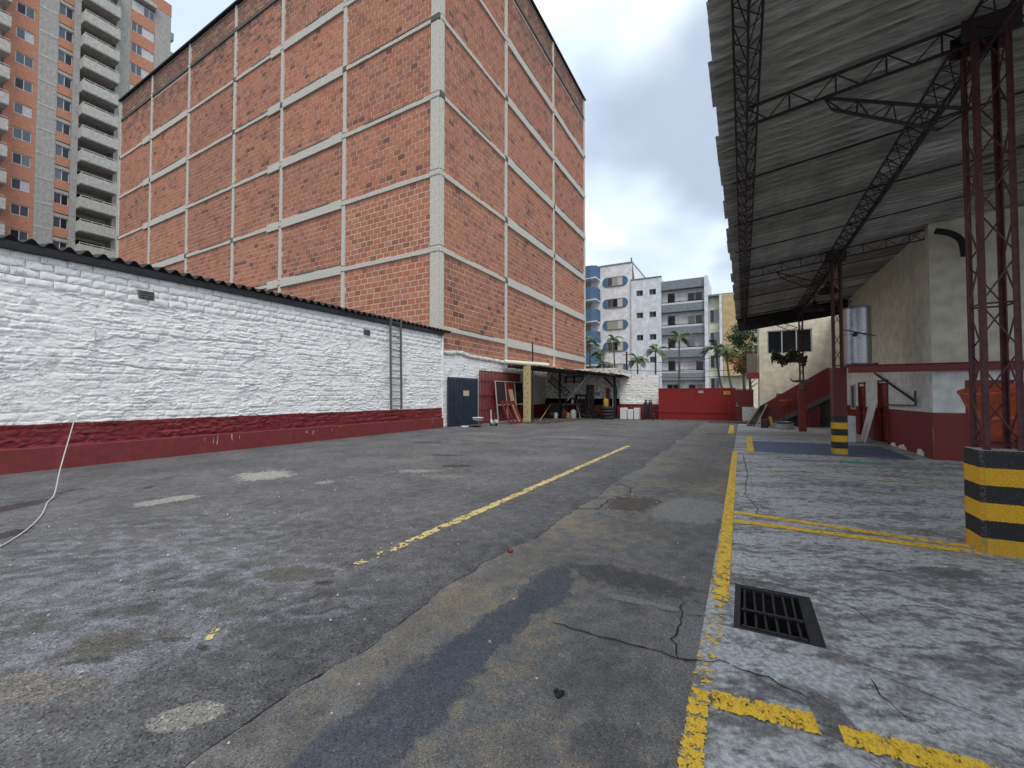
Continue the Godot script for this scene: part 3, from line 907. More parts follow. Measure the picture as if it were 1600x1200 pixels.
func build_markings() -> void:
	var yel := lin(1.0, 0.62, 0.045)
	var old := lin(0.72, 0.55, 0.22)
	var none := func(_u: float, _v: float) -> float: return 0.0
	# the long line in the asphalt, faded
	line_paint(Vector2(-3.03, -12.9), Vector2(-3.03, -2.55), 0.14, old, paint_tex(1600, 24, 5, 0.28, 0.4, func(u, _v): return 0.45 * smoothstep(0.82, 1.0, u)), 0.005)
	line_paint(Vector2(-3.0, -1.55), Vector2(-2.9, -1.45), 0.05, old, paint_tex(64, 24, 55, 0.45, 0.4, none), 0.005)
	# the line along the edge of the parking floor
	line_paint(Vector2(-0.215, -12.85), Vector2(-0.17, -3.5), 0.115, yel, paint_tex(1700, 26, 6, 0.02, 0.12, func(u, _v): return 0.35 * smoothstep(0.86, 0.99, u)), 0.011)
	line_paint(Vector2(-0.17, -3.5), Vector2(-0.21, -2.36), 0.11, yel, paint_tex(420, 40, 9, 0.80, 0.1, none), 0.011)
	line_paint(Vector2(-0.21, -2.40), Vector2(-0.205, -1.3), 0.10, yel, paint_tex(420, 40, 17, 0.30, 0.4, none), 0.011)
	# bays
	line_paint(Vector2(-0.15, -2.345), Vector2(0.275, -2.40), 0.145, yel, paint_tex(190, 40, 21, 0.15, 0.5, none), 0.015)
	line_paint(Vector2(0.36, -2.375), Vector2(1.3, -2.43), 0.145, yel, paint_tex(420, 40, 33, 0.12, 0.5, none), 0.015)
	line_paint(Vector2(-0.13, -6.2), Vector2(1.95, -5.89), 0.14, yel, paint_tex(700, 24, 25, 0.16, 0.3, func(u, _v): return 0.25 * smoothstep(0.6, 1.0, u)), 0.011)
	line_paint(Vector2(-0.13, -5.77), Vector2(1.95, -5.71), 0.15, yel, paint_tex(700, 24, 26, 0.10, 0.25, func(u, _v): return 0.3 * smoothstep(0.6, 1.0, u)), 0.011)
	line_paint(Vector2(-0.14, -9.75), Vector2(3.4, -9.75), 0.08, old, paint_tex(900, 16, 27, 0.3, 0.4, none), 0.011)
	line_paint(Vector2(0.17, -17.9), Vector2(0.15, -12.9), 0.17, yel, paint_tex(500, 18, 28, 0.15, 0.2, none), 0.014)
	line_paint(Vector2(-0.52, -24.3), Vector2(-0.45, -19.0), 0.2, yel, paint_tex(500, 20, 29, 0.15, 0.2, none), 0.011)


func ribbon(pts: Array, width: float, y: float, called: String, m: Material, wob := 0.03) -> void:
	var f: FastNoiseLite = N.edge
	var path := []
	for i in pts.size() - 1:
		var a: Vector2 = pts[i]
		var b: Vector2 = pts[i + 1]
		var k := maxi(2, int(a.distance_to(b) / 0.04))
		for j in k:
			path.append(a.lerp(b, float(j) / k))
	path.append(pts[-1])
	var mb := MB.new()
	var L := []
	for i in path.size():
		var p: Vector2 = path[i]
		var d: Vector2 = (path[mini(i + 1, path.size() - 1)] - path[maxi(i - 1, 0)]).normalized()
		var s := Vector2(-d.y, d.x)
		var q: Vector2 = p + s * wob * (f.get_noise_2d(p.x * 120.0, p.y * 120.0) + 0.6 * f.get_noise_2d(p.x * 500.0, p.y * 500.0))
		var w := width * (0.45 + 0.9 * absf(f.get_noise_2d(p.x * 260.0 + 50.0, p.y * 260.0))) * (0.3 if i == 0 or i == path.size() - 1 else 1.0)
		L.append([Vector3(q.x + s.x * w, y, q.y + s.y * w), Vector3(q.x - s.x * w, y, q.y - s.y * w)])
	for i in L.size() - 1:
		mb.quad(L[i][0], L[i + 1][0], L[i + 1][1], L[i][1], Vector3.UP)
	struct(called, mb, m)


func build_cracks() -> void:
	var V := func(a: float, b: float) -> Vector2: return Vector2(a, b)
	for c in [
		[[V.call(-1.13, -2.63), V.call(-0.34, -2.62), V.call(-0.13, -2.68), V.call(0.1, -2.68), V.call(0.27, -2.58)], 0.007],
		[[V.call(-0.42, -3.36), V.call(-0.38, -3.0), V.call(-0.40, -2.8), V.call(-0.34, -2.62)], 0.006],
		[[V.call(-0.92, -3.14), V.call(-0.4, -3.16), V.call(-0.24, -3.2)], 0.004],
		[[V.call(0.0, -3.98), V.call(0.2, -4.0), V.call(0.48, -3.93), V.call(0.68, -3.8), V.call(0.74, -3.6)], 0.005],
		[[V.call(0.92, -4.0), V.call(1.2, -4.12), V.call(1.5, -4.0), V.call(1.7, -4.02)], 0.006],
		[[V.call(0.55, -2.95), V.call(0.62, -2.7), V.call(0.7, -2.62)], 0.004],
		[[V.call(-0.02, -12.3), V.call(0.05, -9.5), V.call(0.0, -7.4), V.call(0.15, -6.5), V.call(0.12, -6.2)], 0.007],
		[[V.call(-0.2, -7.0), V.call(0.1, -6.95), V.call(0.35, -6.4)], 0.006],
		[[V.call(-2.02, -5.4), V.call(-1.7, -5.5), V.call(-1.72, -6.1), V.call(-1.5, -6.3)], 0.012],
		[[V.call(-1.9, -7.3), V.call(-1.6, -7.0), V.call(-1.55, -6.6)], 0.008],
		[[V.call(1.35, -4.95), V.call(1.0, -4.75), V.call(0.75, -4.85)], 0.004],
		[[V.call(1.1, -8.7), V.call(1.6, -8.8), V.call(2.3, -8.7)], 0.012],
		[[V.call(-0.24, -7.1), V.call(-1.2, -7.05)], 0.006],
		[[V.call(0.6, -11.8), V.call(1.0, -11.95), V.call(1.6, -11.8)], 0.02],
		[[V.call(-1.3, -18.2), V.call(-0.6, -18.3)], 0.05],
	]:
		ribbon(c[0], c[1], 0.0125, "pavement_crack", M.crack)
	var seam := []
	for i in 60:
		var z := -0.6 - 0.11 * i
		seam.append(Vector2(strip_edge(z) - 0.004, z))
	ribbon(seam, 0.008, 0.0045, "asphalt_seam", M.crack, 0.004)


# ---------------------------------------------------------------- the blind brick building
func brick_tone(h: float, u: float) -> Color:
	var f: FastNoiseLite = N.edge
	var p := f.get_noise_2d(u * 14.0, h * 14.0)
	var k := rng.randf()
	var c := Color(0.62, 0.225, 0.12).lerp(Color(0.70, 0.29, 0.17), rng.randf())
	if k < 0.28 + 0.3 * p:
		c = Color(0.43, 0.175, 0.11).lerp(Color(0.55, 0.215, 0.135), rng.randf())
	elif k > 0.965:
		c = Color(0.28, 0.115, 0.08)
	# soot and mould on the parapet, in patches
	var soot := smoothstep(25.2, 28.2, h + 3.2 * f.get_noise_2d(u * 22.0 + 300.0, h * 22.0))
	return c.lerp(Color(0.10, 0.065, 0.052), soot * 0.75)


func brick_face(cw: float, t: Node3D, o: Vector3, u: Vector3, nn: Vector3, cols: Array, thick: Array, levels: Array, top: float, rest: MB, single_bays: Array) -> void:
	var L: float = cols[-1]
	var b := Basis(u, Vector3.UP, u.cross(Vector3.UP))
	var ch := 0.288
	var bl := 0.515
	var box1 := MB.new()
	box1.cbox(Vector3.ZERO, Vector3(1, 1, 1) * Vector3(0.485, 0.258, 0.06), 0.008)
	var bm := box1.mesh()
	for c in cols.size():
		var w := cw if c == 0 else 0.27
		var ctr: float = cols[c] + (cw * 0.5 if c == 0 else (-0.15 if c == cols.size() - 1 else 0.0))
		# a column per storey, its joint ledges left proud by the pour
		for s in levels.size():
			var y0: float = levels[s] + (0.0 if s > 0 else -4.0)
			var y1: float = levels[s + 1] if s + 1 < levels.size() else top
			var q := MB.new()
			var dx := rng.randf_range(-0.02, 0.02)
			q.cbox(o + u * (ctr + dx) + Vector3.UP * ((y0 + y1) * 0.5 + 0.10) + nn * 0.01, Vector3(w, y1 - y0 - 0.22, 0.12), 0.015, b)
			part("column", q, M.concrete, t, -t.position)
			var k := MB.new()
			k.cbox(o + u * (ctr + dx) + Vector3.UP * (y0 + 0.02) + nn * 0.035, Vector3(w + 0.05, 0.27, 0.14), 0.03, b)
			if s > 0:
				part("joint", k, M.concrete_dark if rng.randf() < 0.45 else M.concrete, t, -t.position)
	for bay in cols.size() - 1:
		var x0: float = cols[bay] + (cw if bay == 0 else 0.15)
		var x1: float = cols[bay + 1] - (0.30 if bay == cols.size() - 2 else 0.15)
		for s in levels.size():
			var fat: bool = thick[bay] and s < levels.size() - 1
			var bh := 0.52 if fat else 0.23
			var by: float = levels[s]
			var q := MB.new()
			var jut := 0.05 if fat else 0.018
			# rough beam edge in short runs
			var runs := int((x1 - x0) / 0.8)
			var last := levels.size() - 1
			for k in runs:
				var a := lerpf(x0, x1, float(k) / runs)
				var e := lerpf(x0, x1, float(k + 1) / runs)
				var dh := rng.randf_range(-0.016, 0.016)
				q.cbox(o + u * ((a + e) * 0.5) + Vector3.UP * (by + dh) + nn * (jut + rng.randf_range(-0.008, 0.008)), Vector3(e - a - 0.004, bh + dh * 2.0, 0.14), 0.012, b)
			part("beam", q, M.concrete if s < last else M.concrete_dark, t, -t.position)
			if s < last and rng.randf() < (0.9 if fat else 0.45):
				var ml := MB.new()
				var m0 := lerpf(x0, x1, rng.randf_range(0.0, 0.25))
				var m1 := lerpf(x0, x1, rng.randf_range(0.6, 1.0))
				var steps := int((m1 - m0) / 0.5) + 1
				for k in steps:
					var a2 := lerpf(m0, m1, float(k) / steps)
					var e3 := lerpf(m0, m1, float(k + 1) / steps)
					var th := rng.randf_range(0.03, 0.09)
					ml.box(o + u * ((a2 + e3) * 0.5) + Vector3.UP * (by + bh * 0.5 + 0.018) + nn * (jut + 0.02), Vector3(e3 - a2, th, 0.12), b)
				part("mould_ledge", ml, M.concrete_dark, t, -t.position)
			if fat and bay + 1 < cols.size() - 1 and s < last:
				var w := MB.new()
				var e2: float = cols[bay + 1] + 0.18 + rng.randf_range(0.8, 1.5)
				w.cbox(o + u * ((cols[bay + 1] + 0.18 + e2) * 0.5) + Vector3.UP * by + nn * 0.045, Vector3(e2 - cols[bay + 1] - 0.18, bh, 0.14), 0.015, b)
				part("beam_end", w, M.concrete, t, -t.position)
			var low: float = by + bh * 0.5 + 0.02
			var high: float = (levels[s + 1] - bh * 0.5 - 0.02) if s + 1 < levels.size() else top - 0.1
			if s == 0:
				low = levels[0] - 3.2
				fill_bricks(t, o, u, nn, b, x0, x1, low, levels[0] - bh * 0.5 - 0.02, ch, bl, rest, false, bm)
				low = by + bh * 0.5 + 0.02
			fill_bricks(t, o, u, nn, b, x0, x1, low, high, ch, bl, rest, s < 2 and bay in single_bays, bm)


func fill_bricks(t: Node3D, o: Vector3, u: Vector3, nn: Vector3, b: Basis, x0: float, x1: float, y0: float, y1: float, ch: float, bl: float, rest: MB, single: bool, bm: Mesh) -> void:
	var rows := maxi(1, int(round((y1 - y0) / ch)))
	var h := (y1 - y0) / rows
	var shift := rng.randf()
	var tint := rng.randf_range(0.86, 1.08)
	var brown := rng.randf_range(0.0, 0.3)
	for r in rows:
		var y := y0 + h * (r + 0.5)
		var x := x0 - bl * fposmod(shift + 0.5 * (r % 2) + rng.randf_range(-0.06, 0.06), 1.0)
		while x < x1 - 0.05:
			var len := bl * rng.randf_range(0.94, 1.06)
			var a := maxf(x + 0.020, x0 + 0.008)
			var e := minf(x + len - 0.020, x1 - 0.008)
			x += len
			if e - a < 0.06:
				continue
			var p := o + u * ((a + e) * 0.5) + Vector3.UP * (y + rng.randf_range(-0.006, 0.006)) + nn * rng.randf_range(-0.024, -0.016)
			var bh := h - rng.randf_range(0.036, 0.046)
			if single:
				var q := part("brick", bm, M.bricks[[0, 0, 1, 1, 2, 2, 3, 3, 4, 5][rng.randi() % 10]], t)
				q.transform = Transform3D(b.scaled_local(Vector3((e - a) / 0.485, bh / 0.258, 1.0)), p - t.position)
			else:
				rest.col = brick_tone(y, a).lerp(Color(0.42, 0.18, 0.115), brown) * tint
				rest.box(p, Vector3(e - a, bh, 0.06), b, 0b011111 if b.z.dot(nn) > 0.0 else 0b101111)


func build_brick_building() -> void:
	var c0 := Vector3(-12.8, 0, -16.29)
	var t := thing("brick_building", "tall windowless brick building with a grid of pale concrete columns and beams", "building", c0)
	var end := Vector3(-52.2, 0, -17.35)   # re-set below to the last column
	var u := (end - c0).normalized()
	var nl := Vector3(-u.z, 0, u.x)
	if nl.z < 0.0:
		nl = -nl
	var levels := [4.76, 8.56, 12.3, 16.15, 20.0, 23.75, 27.35]
	var top := 29.2
	var rest := MB.new()
	rest.colored = true
	var cols := [0.0]
	# distances along the long face at which its columns stand
	for px in [[-0.397, 0], [-0.546, 0], [-0.659, 0], [-0.768, 0], [-0.856, 0], [-0.931, 0]]:
		# intersect the sight line at this slope with the face, in plan
		var fw := Vector2(-0.4756, -0.8796)
		var rt := Vector2(0.8796, -0.4756)
		var d: Vector2 = fw + rt * px[0]
		var k := (c0.x * u.z - c0.z * u.x) / (d.x * u.z - d.y * u.x)
		cols.append((Vector3(d.x * k, 0, d.y * k) - c0).dot(u))
	end = c0 + u * float(cols[-1])
	brick_face(0.52, t, c0, u, nl, cols, [false, true, false, false, true, false], levels, top, rest, [0])
	var far := Vector3(-12.8, 0, -38.0)
	brick_face(0.30, t, c0, (far - c0).normalized(), Vector3(1, 0, 0), [0.0, 6.55, 14.1, 21.6], [false, true, true], levels, top, rest, [])
	part("brickwork", rest, M.brickwork, t, -c0).set_meta("kind", "stuff")
	# body behind the bricks: the mortar plane
	var L := (end - c0).length()
	var core := MB.new()
	var back := Vector3(0, 0, -21.7)
	var H := Vector3(0, top, 0)
	var i0 := c0
	var e0 := end
	core.quad(i0, e0, e0 + H, i0 + H, nl)
	core.quad(i0, i0 + back, i0 + back + H, i0 + H, Vector3(1, 0, 0))
	core.quad(e0, e0 + back, e0 + back + H, e0 + H, Vector3(-1, 0, 0))
	core.quad(i0 + back, e0 + back, e0 + back + H, i0 + back + H, Vector3(0, 0, -1))
	core.quad(i0 + H, e0 + H, e0 + back + H, i0 + back + H, Vector3.UP)
	part("wall", core, M.mortar, t, -c0)
	# flashing along the top
	var cap := MB.new()
	cap.bar(c0 + H + nl * 0.08 + Vector3(0.1, 0.03, 0), end + H + nl * 0.08 + Vector3(0, 0.03, 0), 0.3, 0.12)
	part("coping", cap, M.black, t, -c0)
	var cap2 := MB.new()
	cap2.bar(c0 + H + Vector3(0.02, 0.04, 0.1), far + H + Vector3(0.02, 0.04, 0), 0.3, 0.12)
	part("coping", cap2, M.black, t, -c0)
	var pipe := MB.new()
	pipe.tube([end + Vector3(0.05, 0, 0.1), end + Vector3(0.05, 28.8, 0.1)], 0.07, 8)
	part("drain_pipe", pipe, M.tower_grey2, t, -c0)


# ---------------------------------------------------------------- painted masonry
# height of the thick old paint over brick courses, metres; along runs along the wall
func lumps(a: float, y: float, s: float) -> float:
	var f: FastNoiseLite = N.edge
	var g: FastNoiseLite = N.rough
	var wob := 0.030 * f.get_noise_2d(a * 30.0, y * 60.0 + s)
	var row := (y + wob) / 0.165
	var r := floorf(row)
	var fy := row - r
	var col := (a + 0.05 * f.get_noise_2d(a * 50.0, y * 50.0 + s)) / 0.40 + 0.5 * fposmod(r, 2.0) + 0.13 * sin(r * 7.3)
	var cc := floorf(col)
	var fx := col - cc
	var h1 := fposmod(sin(r * 127.1 + cc * 311.7 + s) * 43758.5, 1.0)
	var h2 := fposmod(sin(r * 269.5 + cc * 183.3 + s) * 24634.6, 1.0)
	var my := smoothstep(0.0, 0.20, fy) * smoothstep(1.0, 0.80, fy)
	var mx := smoothstep(0.0, 0.09, fx) * smoothstep(1.0, 0.91, fx)
	var filled := clampf(0.45 + 1.4 * f.get_noise_2d(a * 16.0 + 90.0, y * 22.0 + s), 0.0, 1.0)
	var d := 0.026 * my * lerpf(1.0, mx, 0.9) * filled
	d += (0.014 * (h1 - 0.5) + 0.016 * (h2 - 0.5) * (fy - 0.5) * 2.0) * lerpf(0.4, 1.0, filled)
	# sagging trowel ledges: sharp below, soft above
	var rg := absf(g.get_noise_2d(a * 26.0 + 40.0, y * 85.0 + s))
	d += 0.020 * (1.0 - smoothstep(0.0, 0.16, rg)) * clampf(0.6 - g.get_noise_2d(a * 14.0, y * 14.0 + s) * 1.5, 0.0, 1.0)
	d += 0.011 * g.get_noise_2d(a * 80.0, y * 190.0 + s) + 0.006 * g.get_noise_2d(a * 330.0, y * 480.0 + s)
	# two long settlement cracks
	for q in [[3.02, 0.11], [2.2, 0.08]]:
		var yc: float = q[0] + 0.14 * f.get_noise_1d(a * 3.0 + s * 60.0) + 0.03 * f.get_noise_1d(a * 40.0)
		var broken := smoothstep(-0.1, 0.15, f.get_noise_1d(a * 8.0 + q[0] * 90.0 + 33.0))
		d -= 0.034 * broken * exp(-pow((y - yc) / 0.013, 2.0))
	return d


func rough_face(o: Vector3, u: Vector3, nn: Vector3, L: float, y0: float, y1: float, du: float, dy: float, sd: float, top_fn = null, amp := 1.0) -> MB:
	var mb := MB.new()
	var nx := int(ceil(L / du)) + 1
	var ny := int(ceil((y1 - y0) / dy)) + 1
	var H := PackedFloat32Array()
	H.resize(nx * ny)
	for j in ny:
		for i in nx:
			H[j * nx + i] = amp * lumps(L * i / (nx - 1) + o.z * 0.7, lerpf(y0, y1, float(j) / (ny - 1)), sd)
	var su := L / (nx - 1)
	var sv := (y1 - y0) / (ny - 1)
	for j in ny:
		for i in nx:
			var a := su * i
			var y := lerpf(y0, y1, float(j) / (ny - 1))
			if top_fn != null:
				y = y0 + (float(top_fn.call(a)) - y0) * float(j) / (ny - 1)
			var k := j * nx + i
			var dhu := (H[j * nx + mini(i + 1, nx - 1)] - H[j * nx + maxi(i - 1, 0)]) / (2.0 * su)
			var dhv := (H[mini(j + 1, ny - 1) * nx + i] - H[maxi(j - 1, 0) * nx + i]) / (2.0 * sv)
			mb.vert(o + u * a + Vector3(0, y, 0) + nn * H[k], (nn - u * dhu - Vector3.UP * dhv).normalized(), Vector2(a, y))
	var right_handed := u.cross(Vector3.UP).dot(nn) > 0.0
	for j in ny - 1:
		for i in nx - 1:
			var p := j * nx + i
			if right_handed:
				mb.tri_i(p, p + 1, p + nx + 1)
				mb.tri_i(p, p + nx + 1, p + nx)
			else:
				mb.tri_i(p, p + nx + 1, p + 1)
				mb.tri_i(p, p + nx, p + nx + 1)
	return mb


func build_left_wall() -> void:
	var z0 := 1.2
	var z1 := -16.1
	var base := Vector3(WALL_X, 0, (z0 + z1) * 0.5)
	var t := thing("painted_brick_wall", "long rough white painted brick wall with a dark red base band", "wall", base)
	var o := Vector3(WALL_X, 0, z0)
	var u := Vector3(0, 0, -1)
	var nn := Vector3(1, 0, 0)
	part("white_face", rough_face(o, u, nn, z0 - z1, 0.89, 3.68, 0.024, 0.016, 1.0), M.white, t, -base)
	part("red_band", rough_face(o + nn * 0.009, u, nn, z0 - z1, 0.42, 0.93, 0.035, 0.024, 1.0, func(p): return 0.93 + 0.016 * (N.edge as FastNoiseLite).get_noise_1d(p * 26.0) + 0.006 * (N.edge as FastNoiseLite).get_noise_1d(p * 160.0)), M.red, t, -base)
	# the red kerb course at the foot, chipped along its top edge
	var k := MB.new()
	var f: FastNoiseLite = N.edge
	var n := 170
	for i in n:
		var a := lerpf(z0, z1, float(i) / n)
		var b := lerpf(z0, z1, float(i + 1) / n)
		var ya := 0.47 + 0.012 * f.get_noise_1d(a * 60.0)
		var yb := 0.47 + 0.012 * f.get_noise_1d(b * 60.0)
		var xa := WALL_X + 0.085 + 0.012 * f.get_noise_1d(a * 40.0 + 99.0)
		var xb := WALL_X + 0.085 + 0.012 * f.get_noise_1d(b * 40.0 + 99.0)
		k.quad(Vector3(xa + 0.02, -0.01, a), Vector3(xb + 0.02, -0.01, b), Vector3(xb, yb - 0.02, b), Vector3(xa, ya - 0.02, a), nn)
		k.quad(Vector3(xa, ya - 0.02, a), Vector3(xb, yb - 0.02, b), Vector3(xb - 0.02, yb, b), Vector3(xa - 0.02, ya, a), nn + Vector3.UP)
		k.quad(Vector3(xa - 0.02, ya, a), Vector3(xb - 0.02, yb, b), Vector3(WALL_X - 0.05, yb + 0.01, b), Vector3(WALL_X - 0.05, ya + 0.01, a), Vector3.UP)
	part("kerb", k, M.red_kerb, t, -base)
	# runs of white paint on the red foot
	for i in 15:
		var z: float = [-6.2, -6.6, -9.0, -9.3, -10.2, -15.4][i % 6] + rng.randf_range(-0.35, 0.35)
		var q := MB.new()
		var hh := rng.randf_range(0.04, 0.3) * rng.randf_range(0.4, 1.0)
		q.box(Vector3(WALL_X + 0.105, 0.45 - hh * 0.5 - rng.randf_range(0.0, 0.1), z), Vector3(0.012, hh, rng.randf_range(0.004, 0.012)), Basis(Vector3.RIGHT, rng.randf_range(-0.1, 0.1)))
		part("paint_run", q, M.white_old, t, -base)
	# the upper courses, where the bricks still show through the paint
	var variants := []
	for q in 5:
		var mb := MB.new()
		var nx := 9
		var ny := 5
		for j in ny:
			for i in nx:
				var fx := float(i) / (nx - 1)
				var fy := float(j) / (ny - 1)
				var e := smoothstep(0.0, 0.08, fx) * smoothstep(1.0, 0.92, fx) * smoothstep(0.0, 0.2, fy) * smoothstep(1.0, 0.8, fy)
				var p := Vector3((fx - 0.5) * 0.396 + 0.008 * f.get_noise_2d(i * 80.0 + q * 900.0, j * 80.0), (fy - 0.5) * 0.163 + 0.007 * f.get_noise_2d(i * 90.0 + 400.0, j * 90.0 + q * 700.0), -0.014 + 0.022 * pow(e, 0.3) + 0.022 * f.get_noise_2d(i * 60.0 + q * 333.0, j * 110.0))
				mb.vert(p, Vector3(0, 0, 1), Vector2(fx, fy))
		for j in ny - 1:
			for i in nx - 1:
				var p := j * nx + i
				mb.tri_i(p, p + 1, p + nx + 1)
				mb.tri_i(p, p + nx + 1, p + nx)
		var st := SurfaceTool.new()
		st.create_from(mb.mesh(), 0)
		st.generate_normals()
		variants.append(st.commit())
	var turn := Basis(Vector3(0, 0, -1), Vector3.UP, Vector3(1, 0, 0))
	for r in 4:
		for i in 43:
			var a := 0.40 * (i + 0.5 * (r % 2)) + 0.2
			if a > z0 - z1 - 0.25:
				continue
			var q := part("brick", variants[rng.randi() % 5], M.white, t)
			q.transform = Transform3D(turn * Basis(Vector3(0, 0, 1), rng.randf_range(-0.02, 0.02)) * Basis(Vector3.UP, rng.randf_range(-0.05, 0.05)), Vector3(WALL_X + 0.012 + rng.randf_range(-0.006, 0.012), 3.765 + 0.165 * r + rng.randf_range(-0.008, 0.008), z0 - a) - base)
	var back := MB.new()
	back.box(Vector3(WALL_X - 0.16, 2.17, (z0 + z1) * 0.5), Vector3(0.30, 4.34, z0 - z1))
	part("wall_core", back, M.white_old, t, -base)
	for z in [-4.74, -11.5]:
		var v := MB.new()
		v.cbox(Vector3(WALL_X + 0.03, 3.88, z), Vector3(0.05, 0.2, 0.3), 0.01)
		for j in 3:
			v.box(Vector3(WALL_X + 0.06, 3.82 + 0.06 * j, z), Vector3(0.02, 0.018, 0.24))
		part("air_brick", v, M.concrete_dark, t, -base)
	# corrugated roofing that laps over the wall top
	var rt := thing("wall_top_roofing", "black corrugated roof sheets lapping over the white wall's top", "roofing", Vector3(WALL_X, 4.34, base.z))
	var fas := MB.new()
	fas.box(Vector3(WALL_X + 0.05, 4.40, base.z), Vector3(0.14, 0.15, z0 - z1))
	part("fascia_board", fas, M.black, rt, -rt.position)
	var shm := MB.new()
	var wv := 6
	var per := 0.27
	var steps := wv * 8
	for side in 2:
		for i in steps:
			var a0 := float(i) / 8.0 * per
			var a1 := float(i + 1) / 8.0 * per
			var y0 := 0.058 * cos(TAU * a0 / per) + (0.012 if side == 0 else 0.0)
			var y1 := 0.058 * cos(TAU * a1 / per) + (0.012 if side == 0 else 0.0)
			shm.quad(Vector3(0.16, y0, -a0), Vector3(0.16, y1, -a1), Vector3(-1.7, y1 + 0.26, -a1), Vector3(-1.7, y0 + 0.26, -a0), Vector3.UP if side == 0 else Vector3.DOWN)
			if side == 0:
				shm.quad(Vector3(0.16, y0, -a0), Vector3(0.16, y1, -a1), Vector3(0.16, y1 - 0.012, -a1), Vector3(0.16, y0 - 0.012, -a0), Vector3.RIGHT)
	var sm := shm.mesh()
	var k2 := 0
	while z0 - k2 * per * wv > z1:
		var q := part("corrugated_sheet", sm, M.tin_black, rt)
		q.position = Vector3(WALL_X + rng.randf_range(-0.03, 0.05), 4.535 + rng.randf_range(-0.012, 0.012), z0 - k2 * per * wv) - rt.position
		q.rotation.y = rng.randf_range(-0.006, 0.006)
		k2 += 1
	# ladder fixed to the wall
	var l := thing("wall_ladder", "thin grey metal ladder hung on the white wall", "ladder", Vector3(WALL_X + 0.14, 0.95, -12.9))
	for s in [-1, 1]:
		var q := MB.new()
		q.bar(Vector3(0.06, 0, 0.29 * s), Vector3(-0.02, 3.68, 0.29 * s), 0.07, 0.055, Vector3(0, 0, 1))
		part("rail", q, M.wood_grey, l)
	for i in 13:
		var q := MB.new()
		var y := 0.14 + 0.28 * i
		q.tube([Vector3(0.06 - 0.0217 * y, y, -0.28), Vector3(0.06 - 0.0217 * y, y, 0.28)], 0.02, 6)
		part("rung", q, M.wood_grey, l)
	# a loose white cord from the wall to the ground
	var c := MB.new()
	var pts := [Vector3(WALL_X + 0.05, 2.93, -3.85), Vector3(-12.3, 2.3, -3.79), Vector3(-11.3, 1.35, -3.3), Vector3(-10.5, 0.82, -2.96), Vector3(-9.6, 0.32, -2.6), Vector3(-8.9, 0.06, -2.36), Vector3(-8.55, 0.012, -2.2), Vector3(-7.7, 0.01, -1.93), Vector3(-7.0, 0.01, -1.64), Vector3(-6.46, 0.01, -1.34), Vector3(-6.0, 0.01, -1.0), Vector3(-5.9, 0.01, -0.3)]
	c.tube(smooth(pts, 5), 0.009, 6)
	var cn := part("white_rope", c, M.rope, self)
	tag(cn, "thin white rope hanging off the white wall and trailing over asphalt", "rope")


func smooth(pts: Array, k: int) -> Array:
	var o := []
	for i in pts.size() - 1:
		var p0: Vector3 = pts[maxi(i - 1, 0)]
		var p3: Vector3 = pts[mini(i + 2, pts.size() - 1)]
		for j in k:
			o.append((pts[i] as Vector3).cubic_interpolate(pts[i + 1], p0, p3, float(j) / k))
	o.append(pts[-1])
	return o


# ---------------------------------------------------------------- windows and far buildings
# a framed window facing +z of its parent part frame; size w x h, panes side by side
func window(t: Node3D, at: Vector3, face: Basis, w: float, h: float, panes: int, fm: Material, gm: Array, bar := 0.06) -> Node3D:
	var mb := MB.new()
	mb.box(Vector3(0, h * 0.5 - bar * 0.5, 0), Vector3(w, bar, 0.07))
	mb.box(Vector3(0, -h * 0.5 + bar * 0.5, 0), Vector3(w, bar, 0.07))
	for i in panes + 1:
		mb.box(Vector3(-w * 0.5 + bar * 0.5 + (w - bar) * i / panes, 0, 0), Vector3(bar, h - bar * 2.0, 0.07))
	var o := part("window", mb, fm, t)
	o.transform = Transform3D(face, at - t.position)
	for i in panes:
		var p := MB.new()
		var pw := (w - bar) / panes
		p.box(Vector3(-w * 0.5 + bar * 0.5 + pw * (i + 0.5), 0, -0.01), Vector3(pw - bar, h - bar * 2.0, 0.012))
		part("pane", p, gm[i % gm.size()], o)
	return o


